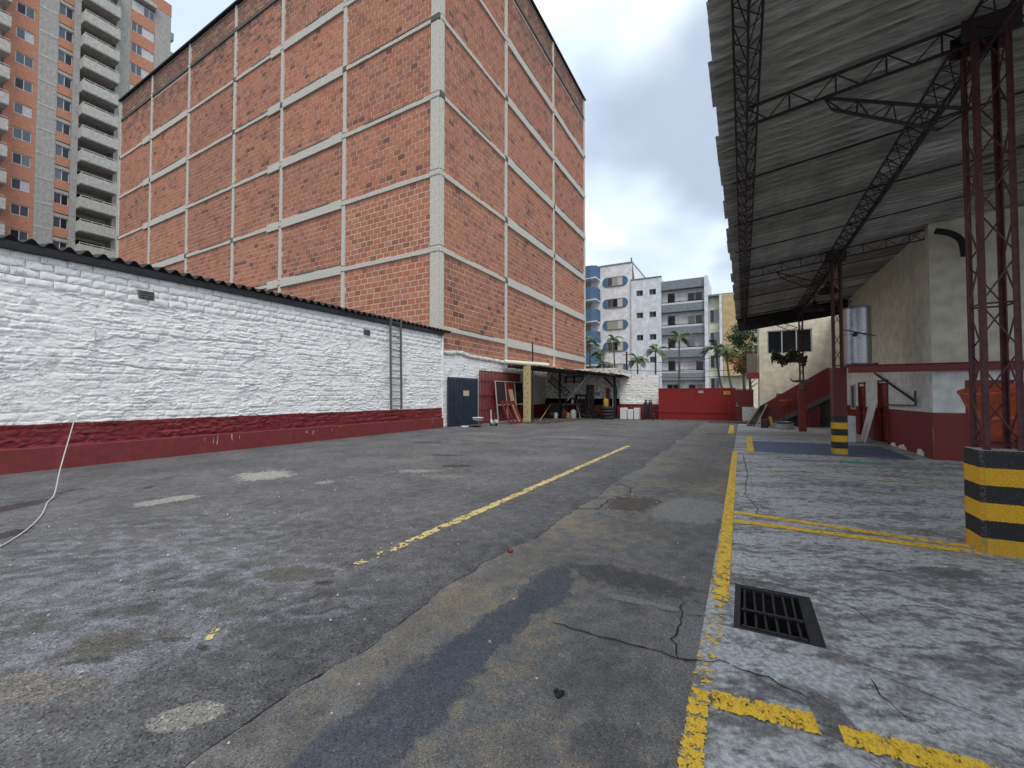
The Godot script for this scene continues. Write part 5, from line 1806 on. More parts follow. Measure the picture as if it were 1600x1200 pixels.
func build_shed() -> void:
	var base := Vector3(-9.5, 0, END_Z)
	# end wall: stretch under the shed with two doorways, then open painted brick
	var t := thing("end_wall", "white painted end wall with dark red base beside the red gate", "wall", base)
	part("white_face", rough_face(Vector3(-7.2, 0, END_Z), Vector3.RIGHT, Vector3(0, 0, 1), 2.5, 0.95, 2.9, 0.045, 0.035, 8.0, func(a): return 2.95 + 0.03 * sin(a * 5.0) - 0.04 * a), M.white, t, -base)
	part("red_band", rough_face(Vector3(-7.2, 0, END_Z), Vector3.RIGHT, Vector3(0, 0, 1), 2.5, 0.0, 0.95, 0.08, 0.06, 8.0), M.red, t, -base)
	var m := MB.new()
	m.holed(Vector3(-12.6, 0.95, END_Z), Vector3.RIGHT, Vector3.UP, Vector3(0, 0, 1), 5.4, 2.4, [Rect2(3.05, -0.1, 0.62, 1.4), Rect2(4.95, -0.1, 0.28, 1.25)], 0.25)
	part("plaster", m, M.white_old, t, -base)
	m = MB.new()
	m.holed(Vector3(-12.6, 0, END_Z), Vector3.RIGHT, Vector3.UP, Vector3(0, 0, 1), 5.4, 0.95, [Rect2(3.05, -0.1, 0.62, 1.4), Rect2(4.95, -0.1, 0.28, 1.4)], 0.25)
	part("plaster_base", m, M.red, t, -base)
	m = MB.new()
	m.box(Vector3(-9.9, 1.6, END_Z - 2.6), Vector3(5.4, 3.2, 0.1))
	m.box(Vector3(-9.9, 3.25, END_Z - 1.35), Vector3(5.4, 0.1, 2.4))
	m.box(Vector3(-12.55, 1.6, END_Z - 1.4), Vector3(0.1, 3.2, 2.3))
	m.box(Vector3(-7.25, 1.6, END_Z - 1.4), Vector3(0.1, 3.2, 2.3))
	part("room_shell", m, M.white_old, t, -base)
	m = MB.new()
	m.box(Vector3(-5.95, 1.42, END_Z - 0.2), Vector3(2.5, 2.8, 0.3))
	part("wall_core", m, M.white_old, t, -base)
	m = MB.new()
	m.box(Vector3(-7.62, 1.1, END_Z + 0.04), Vector3(0.1, 2.1, 0.07))
	part("door_jamb", m, M.white_trim, t, -base)
	m = MB.new()
	m.box(Vector3(-7.98, 1.0, END_Z + 0.03), Vector3(0.28, 2.0, 0.05))
	part("door", m, M.red, t, -base)
	m = MB.new()
	m.box(Vector3(-8.72, 1.62, END_Z + 0.02), Vector3(0.34, 0.2, 0.02))
	var sg := part("sign_plate", m, M.sign_blue, t, -base)
	m = MB.new()
	for k in 3:
		m.box(Vector3(-8.72, 1.67 - 0.05 * k, END_Z + 0.033), Vector3(0.24 - 0.04 * k, 0.018, 0.004))
	part("print", m, M.plastic_white, sg)
	m = MB.new()
	m.tube([Vector3(-8.35, 0.3, END_Z + 0.05), Vector3(-8.3, 1.5, END_Z + 0.05)], 0.02, 6)
	part("conduit", m, M.steel_dark, t, -base)
	# lean-to roof of sheets whose front edges step back
	var r := thing("shed_roof", "sagging lean-to roof of old sheets over the cluttered shed", "roof", Vector3(-10, 3, -25))
	var n := 11
	for i in n:
		var a := float(i) / n
		var b := float(i + 1) / n
		var x0 := lerpf(-12.4, -6.6, a)
		var x1 := lerpf(-12.4, -6.6, b) + 0.05
		var ya := 3.40 - 0.60 * a
		var yb := 3.40 - 0.60 * b
		var zf := lerpf(-22.0, -26.9, clampf((a - 0.22) / 0.78, 0.0, 1.0)) + rng.randf_range(-0.25, 0.25)
		var q := MB.new()
		var lift := 0.02 * (i % 2) + rng.randf_range(0, 0.02)
		var dr := -0.10
		for side in 2:
			var th := 0.0 if side == 0 else -0.035
			var wv := 6
			for k in wv:
				var s0 := float(k) / wv
				var s1 := float(k + 1) / wv
				var h0 := 0.018 * cos(s0 * TAU * 2.0) + lift
				var h1 := 0.018 * cos(s1 * TAU * 2.0) + lift
				var p0 := Vector3(lerpf(x0, x1, s0), lerpf(ya, yb, s0) + h0 + th, zf)
				var p1 := Vector3(lerpf(x0, x1, s1), lerpf(ya, yb, s1) + h1 + th, zf)
				q.quad(p0, p1, Vector3(p1.x, p1.y + dr, END_Z), Vector3(p0.x, p0.y + dr, END_Z), Vector3.UP if side == 0 else Vector3.DOWN)
				if side == 0:
					q.quad(p0, p1, p1 - Vector3(0, 0.035, 0), p0 - Vector3(0, 0.035, 0), Vector3(0, 0, 1))
		part("roof_sheet", q, [M.concrete_dark, M.white_old, M.tin_black, M.concrete_dark][i % 4], r, -r.position)
	m = MB.new()
	m.tube([Vector3(-11.9, 3.42, -21.1), Vector3(-10.0, 3.28, -23.0)], 0.12, 10)
	part("gutter_pipe", m, M.cream, r, -r.position)
	for q in [[Vector3(-12.3, 3.22, -22.2), Vector3(-6.8, 2.68, -27.2)], [Vector3(-12.3, 3.2, -25.0), Vector3(-8.3, 2.8, -25.6)]]:
		m = MB.new()
		m.bar(q[0], q[1], 0.1, 0.12)
		part("rafter", m, M.wood_dark, r, -r.position)
	m = MB.new()
	m.bar(Vector3(-9.6, 1.2, -25.0), Vector3(-8.25, 2.82, -25.2), 0.07, 0.07)
	part("strut", m, M.wood_grey, r, -r.position)
	m = MB.new()
	m.bar(Vector3(-11.0, 0, -27.2), Vector3(-11.0, 3.1, -27.2), 0.12, 0.12)
	part("shed_post", m, M.steel_dark, r, -r.position)
	m = MB.new()
	m.bar(Vector3(-7.35, 0, -27.6), Vector3(-7.35, 2.75, -27.6), 0.14, 0.14)
	m.bar(Vector3(-7.35, 2.0, -27.6), Vector3(-8.0, 2.7, -27.55), 0.2, 0.1)
	part("shed_post", m, M.black, r, -r.position)
	# ladder hung aslant on the wall
	var ld := thing("slanted_ladder", "dark wooden ladder hung aslant under the shed roof", "ladder", Vector3(-11.3, 2.15, -27.75))
	var bs := Basis(Vector3(0, 0, 1), -0.70)
	for s in [-1, 1]:
		m = MB.new()
		m.bar(bs * Vector3(-0.95, 0.19 * s, 0), bs * Vector3(0.95, 0.19 * s, 0), 0.06, 0.05)
		part("rail", m, M.wood_dark, ld)
	for i in 8:
		m = MB.new()
		m.bar(bs * Vector3(-0.8 + 0.23 * i, -0.19, 0), bs * Vector3(-0.8 + 0.23 * i, 0.19, 0), 0.05, 0.04)
		part("rung", m, M.wood_dark, ld)
	var ws := MB.new()
	ws.box(Vector3(0, 0.25, 0), Vector3(1.3, 0.05, 0.25))
	ws.box(Vector3(0, -0.1, 0), Vector3(1.3, 0.05, 0.25))
	for x in [-0.62, 0.0, 0.62]:
		ws.box(Vector3(x, 0.05, 0), Vector3(0.05, 0.5, 0.24))
	mesh_thing("wall_rack", ws, M.wood_dark, "dark empty wall rack high under the shed roof", "rack", Vector3(-10.3, 2.55, -28.1))
	# workbench, cabinet and clutter
	var wb := thing("metal_cabinet", "rusty dark metal cabinet standing in the shed", "cabinet", Vector3(-11.1, 0, -26.7))
	m = MB.new()
	m.cbox(Vector3(0, 0.52, 0), Vector3(0.75, 0.98, 0.6), 0.02)
	part("body", m, M.steel_dark, wb)
	for y in [0.28, 0.6, 0.9]:
		m = MB.new()
		m.cbox(Vector3(0, y, 0.31), Vector3(0.66, 0.24, 0.03), 0.01)
		part("drawer", m, M.concrete_dark if y < 0.5 else M.steel_dark, wb)
	var bn := thing("workbench", "grey wooden workbench heaped with tools in the shed", "workbench", Vector3(-10.15, 0, -27.2))
	m = MB.new()
	m.cbox(Vector3(0, 0.92, 0), Vector3(1.1, 0.08, 0.7), 0.01)
	part("top", m, M.wood_grey, bn)
	for x in [-0.48, 0.48]:
		for z in [-0.28, 0.28]:
			m = MB.new()
			m.box(Vector3(x, 0.44, z), Vector3(0.08, 0.88, 0.08))
			part("leg", m, M.wood_grey, bn)
	m = MB.new()
	m.box(Vector3(0, 0.3, 0), Vector3(1.0, 0.05, 0.6))
	part("shelf", m, M.wood_dark, bn)
	var items := [
		["vise", M.iron, "black bench vise on the workbench", "vise", Vector3(-10.45, 0.96, -27.0), 0],
		["paint_can", M.plastic_white, "small white can on the workbench, beside the vise", "can", Vector3(-10.05, 0.96, -27.1), 1],
		["paint_can", M.steel_dark, "dark tin on the workbench, farthest from the vise", "can", Vector3(-9.8, 0.96, -27.2), 1],
		["plastic_jug", M.plastic_white, "large white plastic jug on the ground before the workbench", "jug", Vector3(-9.75, 0.0, -26.4), 2],
		["plastic_jug", M.plastic_yellow, "yellow plastic jug on the ground before the workbench", "jug", Vector3(-10.05, 0.0, -26.25), 3],
		["plastic_jug", M.purple, "dark purple plastic jug next to the yellow jug", "jug", Vector3(-10.35, 0.0, -26.3), 2],
		["plastic_jug", M.enamel_white, "small white bottle on the ground beside the cabinet", "jug", Vector3(-10.8, 0.0, -26.0), 3],
	]
	for it in items:
		var mb := MB.new()
		if it[5] == 0:
			mb.cbox(Vector3(0, 0.1, 0), Vector3(0.16, 0.2, 0.2), 0.02)
			mb.cbox(Vector3(0, 0.24, 0.12), Vector3(0.2, 0.1, 0.06), 0.01)
			mb.cbox(Vector3(0, 0.24, -0.05), Vector3(0.2, 0.1, 0.1), 0.01)
			mb.tube([Vector3(0, 0.2, 0.1), Vector3(0, 0.2, 0.3)], 0.02, 6)
			mb.tube([Vector3(-0.1, 0.2, 0.3), Vector3(0.1, 0.2, 0.3)], 0.01, 6)
		elif it[5] == 1:
			mb = can(0.09, 0.3)
		elif it[5] == 2:
			mb = can(0.19, 0.62)
		else:
			mb = can(0.13, 0.42)
		mesh_thing(it[0], mb, it[1], it[2], it[3], it[4])
	var sh := thing("tool_shelf", "dark open tool shelf by the shed doorway", "shelf", Vector3(-9.75, 0, -28.0))
	m = MB.new()
	for x in [-0.36, 0.36]:
		m.box(Vector3(x, 0.8, 0), Vector3(0.05, 1.6, 0.4))
	m.box(Vector3(0, 0.8, -0.19), Vector3(0.72, 1.6, 0.02))
	part("case", m, M.wood_dark, sh)
	for y in [0.4, 0.85, 1.25]:
		m = MB.new()
		m.box(Vector3(0, y, 0), Vector3(0.66, 0.04, 0.36))
		part("shelf_board", m, M.wood_dark, sh)
	for x in [-0.18, 0.05, 0.22]:
		mesh_thing("tin", can(0.07, 0.2), [M.plastic_white, M.galv, M.paper][int(x * 10 + 2) % 3], "%s tin on the dark tool shelf's top board" % ["white" if x < 0 else ("middle" if x < 0.1 else "right-hand")][0], "tin", Vector3(-9.75 + x, 1.27, -27.95), "tins on the tool shelf")
	# scrap pile: bars and lumps
	var scrap := MB.new()
	for i in 46:
		var p := Vector3(-9.2 + rng.randf_range(-0.75, 0.75), 0.06 + 0.5 * rng.randf() * rng.randf(), -27.3 + rng.randf_range(-0.5, 0.5))
		var d := Vector3(rng.randf_range(-1, 1), rng.randf_range(-0.4, 0.5), rng.randf_range(-1, 1)).normalized() * rng.randf_range(0.15, 0.45)
		p.y = maxf(p.y, absf(d.y) + 0.03)
		scrap.bar(p - d, p + d, rng.randf_range(0.03, 0.09), rng.randf_range(0.03, 0.09))
	var sp := mesh_thing("scrap_heap", scrap, M.steel_dark, "heap of dark scrap metal before the shed doorway", "scrap heap")
	sp.set_meta("kind", "stuff")
	var ru := MB.new()
	for i in 420:
		var a := rng.randf()
		var p := Vector3(lerpf(-10.6, -9.2, rng.randf()) + 0.6 * a, 0.0, lerpf(-20.6, -27.2, a) + rng.randf_range(-0.5, 0.5))
		var s := rng.randf_range(0.02, 0.11)
		ru.box(p + Vector3(0, s * 0.25, 0), Vector3(s, s * 0.6, s * rng.randf_range(0.6, 1.4)), Basis.from_euler(Vector3(rng.randf() * 0.6, rng.randf() * 6.0, rng.randf() * 0.6)))
	var rr := mesh_thing("rubble", ru, M.dirt, "strip of rubble and dirt along the shed's edge", "rubble")
	rr.set_meta("kind", "stuff")
	for q in [[Vector3(-10.4, 0.04, -22.6), Vector3(-11.2, 0.9, -26.0), "pale wooden pole leaning on the rusty cabinet", M.wood], [Vector3(-9.9, 0.03, -22.9), Vector3(-9.0, 0.03, -26.4), "wooden batten lying along the rubble strip", M.wood_grey], [Vector3(-9.35, 0.03, -26.6), Vector3(-9.9, 1.0, -27.6), "pale pipe leaning from the ground to the workbench", M.frame_steel]]:
		m = MB.new()
		m.tube([q[0], (q[0] + q[1]) * 0.5 + Vector3(0, -0.03 if q[1].y > 0.2 else 0.0, 0), q[1]], 0.03, 7)
		mesh_thing("timber_pole", m, q[3], q[2], "pole")
	# tyres
	for i in 4:
		m = MB.new()
		m.lathe([Vector2(0.19, 0.0), Vector2(0.36, 0.0), Vector2(0.42, 0.05), Vector2(0.43, 0.10), Vector2(0.42, 0.15), Vector2(0.36, 0.20), Vector2(0.19, 0.20), Vector2(0.17, 0.15), Vector2(0.25, 0.1), Vector2(0.17, 0.05), Vector2(0.19, 0.0)], 26)
		mesh_thing("tyre", m, M.rubber, "%s tyre of the black stack under the yellow container" % ["lowest", "second lowest", "second highest", "topmost"][i], "tyre", Vector3(-7.65 + rng.randf_range(-0.03, 0.03), 0.2 * i, -26.9 + rng.randf_range(-0.03, 0.03)), "tyres stacked by the shed")
	mesh_thing("yellow_container", can(0.17, 0.55), M.plastic_yellow, "yellow plastic container standing on the tyre stack", "container", Vector3(-7.75, 0.8, -26.95))
	for q in [[-6.75, 0.42, 0.72, "left-hand of the three white boxes by the end wall"], [-6.32, 0.34, 0.62, "middle of the three white boxes by the end wall"], [-5.92, 0.34, 0.72, "right-hand of the three white boxes by the end wall"]]:
		m = MB.new()
		m.cbox(Vector3(0, q[2] * 0.5, 0), Vector3(q[1], q[2], 0.38), 0.02)
		m.box(Vector3(0, q[2] * 0.62, 0.194), Vector3(q[1] * 0.8, 0.02, 0.012))
		mesh_thing("white_box", m, M.enamel_white, q[3], "box", Vector3(q[0], 0, -27.6), "white boxes by the end wall")
	var tk := thing("black_trolley", "black metal trolley with hoses beside the red gate", "trolley", Vector3(-5.2, 0, -27.4))
	m = MB.new()
	for x in [-0.2, 0.2]:
		m.tube([Vector3(x, 0.1, 0), Vector3(x, 1.25, -0.1)], 0.025, 6)
	for y in [0.4, 0.8, 1.2]:
		m.tube([Vector3(-0.2, y, -0.03), Vector3(0.2, y, -0.03)], 0.02, 6)
	part("frame", m, M.steel_dark, tk)
	for x in [-0.12, 0.12]:
		m = MB.new()
		m.lathe([Vector2(0, 0.1), Vector2(0.1, 0.1), Vector2(0.11, 0.13), Vector2(0.11, 1.0), Vector2(0.07, 1.12), Vector2(0.03, 1.15), Vector2(0.03, 1.25), Vector2(0, 1.25)], 14, Transform3D(Basis.IDENTITY, Vector3(x, 0, 0.08)))
		part("gas_cylinder", m, M.black, tk)
	for x in [-0.28, 0.28]:
		m = MB.new()
		m.lathe([Vector2(0, -0.03), Vector2(0.12, -0.03), Vector2(0.13, 0), Vector2(0.12, 0.03), Vector2(0, 0.03)], 14, Transform3D(Basis(Vector3(0, 0, 1), PI * 0.5), Vector3(x, 0.13, 0)))
		part("wheel", m, M.rubber, tk)
	m = MB.new()
	m.tube(smooth([Vector3(-0.1, 1.15, 0.1), Vector3(-0.3, 0.9, 0.2), Vector3(-0.35, 0.4, 0.22), Vector3(-0.2, 0.06, 0.3), Vector3(-0.45, 0.03, 0.35)], 4), 0.02, 6)
	part("hose", m, M.rubber, tk)


func build_gate() -> void:
	var Z := -27.8
	var t := thing("red_sliding_gate", "wide bright red ribbed metal gate closing the yard", "gate", Vector3(-2.5, 0, Z))
	var n := 34
	for i in n:
		var m := MB.new()
		var x := lerpf(-2.1, 2.05, (i + 0.5) / n)
		m.cbox(Vector3(x, 1.2, 0), Vector3(4.15 / n - 0.012, 1.46, 0.035), 0.008)
		part("rib", m, M.gate_red, t)
		var m2 := MB.new()
		m2.cbox(Vector3(x, 0.28, 0.005), Vector3(4.15 / n - 0.02, 0.36, 0.04), 0.008)
		part("lower_rib", m2, M.gate_red, t)
	var bk := MB.new()
	bk.box(Vector3(-0.02, 1.0, -0.03), Vector3(4.2, 1.86, 0.015))
	part("backing_sheet", bk, M.gate_red, t)
	var fr := MB.new()
	fr.box(Vector3(-0.02, 1.92, 0.0), Vector3(4.25, 0.05, 0.07))
	fr.box(Vector3(-0.02, 0.07, 0.0), Vector3(4.25, 0.06, 0.07))
	fr.box(Vector3(-0.02, 0.48, 0.03), Vector3(4.25, 0.03, 0.05))
	fr.box(Vector3(-2.12, 1.0, 0.0), Vector3(0.05, 1.8, 0.07))
	fr.box(Vector3(2.08, 1.0, 0.0), Vector3(0.05, 1.8, 0.07))
	part("frame", fr, M.gate_red, t)
	for x in [-1.9, -0.9, 1.8]:
		var w := MB.new()
		w.lathe([Vector2(0, -0.02), Vector2(0.05, -0.02), Vector2(0.05, 0.02), Vector2(0, 0.02)], 12, Transform3D(Basis(Vector3.RIGHT, PI * 0.5), Vector3(x, 0.05, 0.02)))
		part("wheel", w, M.steel_dark, t)
	var s1 := MB.new()
	s1.box(Vector3(0.28, 1.72, 0.035), Vector3(0.28, 0.13, 0.01))
	var plate := part("white_plate", s1, M.plastic_white, t)
	var s1t := MB.new()
	for x in [-0.08, 0.0, 0.08]:
		s1t.box(Vector3(0.28 + x, 1.72, 0.042), Vector3(0.05, 0.06, 0.004))
	part("print", s1t, M.black, plate)
	var s2 := MB.new()
	s2.box(Vector3(1.67, 1.66, 0.035), Vector3(0.33, 0.2, 0.01))
	var yp := part("yellow_plate", s2, M.sign_yellow, t)
	var s2t := MB.new()
	for k in 3:
		s2t.box(Vector3(1.67 + 0.02 * (k % 2), 1.715 - 0.05 * k, 0.042), Vector3(0.26 - 0.05 * k, 0.016, 0.004))
	part("print", s2t, M.steel_dark, yp)
	var d := thing("red_gate_door", "red metal wicket door at the gate's end by the house", "door", Vector3(0.02, 0, Z))
	var dm := MB.new()
	dm.cbox(Vector3(0.0, 0.93, 0), Vector3(0.86, 1.78, 0.04), 0.01)
	part("panel", dm, M.dull_red, d)
	for y in [0.5, 1.1, 1.78]:
		var q := MB.new()
		q.box(Vector3(0.06, y, 0.03), Vector3(0.72, 0.04, 0.03))
		part("rail", q, M.gate_red, d)
	var fr2 := MB.new()
	fr2.box(Vector3(-0.44, 0.93, 0.01), Vector3(0.06, 1.86, 0.09))
	fr2.box(Vector3(0.46, 0.93, 0.01), Vector3(0.06, 1.86, 0.09))
	fr2.box(Vector3(0.0, 1.86, 0.01), Vector3(0.82, 0.05, 0.08))
	part("frame", fr2, M.dull_red, d)
	var lk := MB.new()
	lk.cbox(Vector3(-0.33, 0.92, 0.05), Vector3(0.16, 0.05, 0.05), 0.01)
	lk.tube([Vector3(-0.35, 0.95, 0.06), Vector3(-0.35, 1.1, 0.06)], 0.02, 6)
	part("lock", lk, M.frame_steel, d)


# ---------------------------------------------------------------- canopy
func roof_y(x: float) -> float:
	return 4.97 + 0.122 * (x + 0.15)


# a lattice girder: chords as bars, each side's lacing one bent rod
func girder(t: Node3D, a: Vector3, b: Vector3, up: Vector3, w: float, h: float, panels: int, m: Material, r := 0.013, tri := true) -> void:
	var d := (b - a).normalized()
	var s := d.cross(up).normalized()
	var chords := []
	if tri:
		chords = [s * w * 0.5, -s * w * 0.5, -up * h]
	else:
		chords = [s * w * 0.5 + up * h * 0.5, -s * w * 0.5 + up * h * 0.5, -s * w * 0.5 - up * h * 0.5, s * w * 0.5 - up * h * 0.5]
	for c in chords:
		var q := MB.new()
		q.bar(a + c - t.position, b + c - t.position, 0.022, 0.022, up)
		part("chord", q, m, t)
	for k in chords.size():
		var c0: Vector3 = chords[k]
		var c1: Vector3 = chords[(k + 1) % chords.size()]
		var pts := []
		for i in panels * 2 + 1:
			pts.append(a.lerp(b, float(i) / (panels * 2)) + (c0 if i % 2 == 0 else c1) - t.position)
		var q := MB.new()
		q.tube(pts, r * 0.6, 4)
		part("lacing_rod", q, m, t)


func flat_truss(t: Node3D, a: Vector3, b: Vector3, a2: Vector3, b2: Vector3, panels: int, m: Material) -> void:
	for e in [[a, b], [a2, b2]]:
		var q := MB.new()
		q.bar(e[0] - t.position, e[1] - t.position, 0.03, 0.026)
		part("chord", q, m, t)
	var pts := []
	for i in panels * 2 + 1:
		var s := float(i) / (panels * 2)
		pts.append((a.lerp(b, s) if i % 2 == 0 else a2.lerp(b2, s)) - t.position)
	var z := MB.new()
	z.tube(pts, 0.010, 5)
	part("lacing_rod", z, m, t)
	for i in panels + 1:
		var s := float(i) / panels
		var v := MB.new()
		v.tube([a.lerp(b, s) - t.position, a2.lerp(b2, s) - t.position], 0.010, 5)
		part("post_rod", v, m, t)


func build_canopy() -> void:
	var zs := [1.9, -5.9, -13.7, -21.5]
	# roof sheets: corrugations run up the slope
	var base := Vector3(2.0, 5.0, -10)
	var t := thing("canopy_roof", "huge dark corrugated roof of the open canopy over the parking bays", "roof", base)
	var per := 0.19
	var wv := 4
	var dz := per * wv
	var sl := 2.35
	var sh := MB.new()
	var seg := 8
	var ang := atan(0.122)
	for side in 2:
		for i in wv * seg:
			var z0 := -per * i / seg
			var z1 := -per * (i + 1) / seg
			var y0 := 0.046 * cos(TAU * z0 / per) - 0.012 * side
			var y1 := 0.046 * cos(TAU * z1 / per) - 0.012 * side
			sh.quad(Vector3(0, y0, z0), Vector3(sl, y0, z0), Vector3(sl, y1, z1), Vector3(0, y1, z1), Vector3.UP if side == 0 else Vector3.DOWN)
			if side == 0:
				sh.quad(Vector3(0, y0, z0), Vector3(0, y1, z1), Vector3(0, y1 - 0.012, z1), Vector3(0, y0 - 0.012, z0), Vector3.LEFT)
	var sm := sh.mesh()
	var fibres := [M.fibre, pm(lin(0.47, 0.45, 0.41), 0.9, N.t_conc, 1.5, N.b_mid, 0.4), pm(lin(0.76, 0.74, 0.69), 0.9, N.t_conc, 2.1, N.b_mid, 0.4)]
	for k in 3:
		# old dirt lies in runs along the corrugations
		fibres[k].albedo_texture = N.t_run
		fibres[k].uv1_scale = Vector3(0.07, 1.0, [1.3, 1.7, 1.1][k])
	var rows := int((2.6 + 22.4) / dz) + 1
	for r in rows:
		var tone := [0, 0, 1, 2, 0, 1][rng.randi() % 6] as int
		for c in 5:
			var q := part("corrugated_sheet", sm, fibres[tone if rng.randf() < 0.7 else rng.randi() % 3], t)
			var x := -0.25 + c * (sl - 0.16)
			q.position = Vector3(x + (rng.randf_range(-0.045, 0.03) if c == 0 else 0.0), roof_y(x) + 0.10 + 0.016 * (c % 2) + 0.022 * (r % 2) + rng.randf_range(0.0, 0.012), 2.6 - r * dz) - base
			q.rotation.z = ang
	# eave: closing strip and its girder
	var ev := thing("eave_girder", "long rusty lattice girder under the canopy's open eave", "girder", Vector3(0.05, 4.9, -10))
	girder(ev, Vector3(0.08, roof_y(0.08) - 0.01, 2.4), Vector3(0.08, roof_y(0.08) - 0.01, -22.3), Vector3.UP, 0.24, 0.26, 54, M.steel_dark)
	var rg := thing("column_girder", "long lattice girder running over the tops of the lattice columns", "girder", Vector3(2.15, 5, -10))
	girder(rg, Vector3(2.15, roof_y(2.15) - 0.04, 2.4), Vector3(2.15, roof_y(2.15) - 0.04, -22.3), Vector3.UP, 0.26, 0.3, 54, M.steel_dark, 0.014)
	for k in 4:
		var z: float = zs[k]
		if k == 0:
			continue
		var side: String = ["behind the camera", "over the big striped pillar", "over the red pillar", "by the stair house"][k]
		var tr := thing("cross_truss", "flat rod truss crossing under the canopy roof %s" % side, "truss", Vector3(2, 5, z), 0.0, "roof cross trusses")
		var xa := 0.08
		var xb := 7.6
		flat_truss(tr, Vector3(xa, roof_y(xa) + 0.02, z), Vector3(xb, roof_y(xb) + 0.02, z), Vector3(xa, roof_y(xa) - 0.20, z), Vector3(xb, roof_y(xb) - 0.20, z), 17, M.steel_dark)
		var kb := thing("knee_brace", "rod knee brace between truss and lattice column %s" % side, "brace", Vector3(2, 4.6, z), 0.0, "knee braces of the canopy")
		flat_truss(kb, Vector3(0.85, roof_y(0.85) - 0.22, z + 0.03), Vector3(2.04, 4.36, z + 0.03), Vector3(0.92, roof_y(0.9) - 0.38, z + 0.03), Vector3(1.8, 4.22, z + 0.03), 4, M.steel_dark)
		column(Vector3(2.16, 0, z), k)
	# purlins across the bays
	var nth := 0
	for z in [-4.0, -7.9, -9.9, -11.8, -15.6, -17.6, -19.5]:
		nth += 1
		var p := MB.new()
		p.bar(Vector3(-0.12, roof_y(-0.12) + 0.036, 0), Vector3(7.8, roof_y(7.8) + 0.036, 0), 0.018, 0.022)
		mesh_thing("purlin", p, M.steel_dark, "%s thin dark purlin under the canopy roof, counting from the near end" % ["first", "second", "third", "fourth", "fifth", "sixth", "seventh"][nth - 1], "purlin", Vector3(0, 0, z), "purlins of the canopy roof")
	var ef := MB.new()
	ef.box(Vector3(2.15, 5.03, -22.35), Vector3(4.7, 0.6, 0.06), Basis(Vector3(0, 0, 1), ang))
	mesh_thing("end_fascia", ef, M.black, "black fascia board across the canopy's far end", "fascia board")
	# hanging dome lamps, switched off
	for q in [[Vector3(2.35, 4.75, -16.2), "upper dark dome lamp hanging by the red pillar's lattice"], [Vector3(2.15, 4.42, -17.4), "lower dark dome lamp hanging behind the red pillar's lattice"]]:
		var l := thing("dome_lamp", q[1], "lamp", q[0], 0.0, "dome lamps under the canopy")
		var m := MB.new()
		m.lathe([Vector2(0.03, 0.26), Vector2(0.06, 0.25), Vector2(0.09, 0.14), Vector2(0.2, 0.06), Vector2(0.27, -0.06), Vector2(0.28, -0.08), Vector2(0.26, -0.08), Vector2(0.19, 0.04), Vector2(0.0, 0.12)], 20)
		part("shade", m, M.steel_dark, l)
		m = MB.new()
		m.tube([Vector3(0, 0.24, 0), Vector3(0, roof_y(q[0].x) - q[0].y + 0.05, 0)], 0.012, 5)
		part("cable", m, M.black, l)


func stripe_tex(red_from: float, h: float, sd: int) -> ImageTexture:
	var W := 256
	var H := 512
	var f: FastNoiseLite = N.rough
	var px := PackedByteArray()
	px.resize(W * H * 3)
	var o := 0
	for j in H:
		for i in W:
			var y := h * (1.0 - (j + 0.5) / H)
			var a := f.get_noise_2d(i * 4.0 + sd, j * 4.0)
			var b := f.get_noise_2d(i * 16.0 + sd, j * 16.0)
			var yy := y + 0.006 * a
			var c := Color(0.075, 0.082, 0.09)
			if yy > red_from:
				c = Color(0.36, 0.085, 0.09)
			else:
				var s := int(floor((0.98 - yy) / 0.165))
				if s % 2 == 1:
					c = Color(0.86, 0.64, 0.03)
			c = c * (1.0 + 0.22 * a + 0.18 * b)
			# grime in patches, knocks down to the cement near foot, arrises and rim
			var ed := minf(absf(fposmod(float(i) / W * 4.0 + 0.5, 1.0) - 0.5), 0.5)
			var knock := a * 0.7 + b * 0.6
			if knock > 0.50 - 0.25 * float(y < 0.16) - 0.28 * float(ed < 0.035) - 0.2 * float(y > h - 0.03):
				c = Color(0.56, 0.55, 0.52) * (0.8 + 0.3 * b)
			px[o] = int(clampf(c.r, 0, 1) * 255)
			px[o + 1] = int(clampf(c.g, 0, 1) * 255)
			px[o + 2] = int(clampf(c.b, 0, 1) * 255)
			o += 3
	return ImageTexture.create_from_image(Image.create_from_data(W, H, false, Image.FORMAT_RGB8, px))


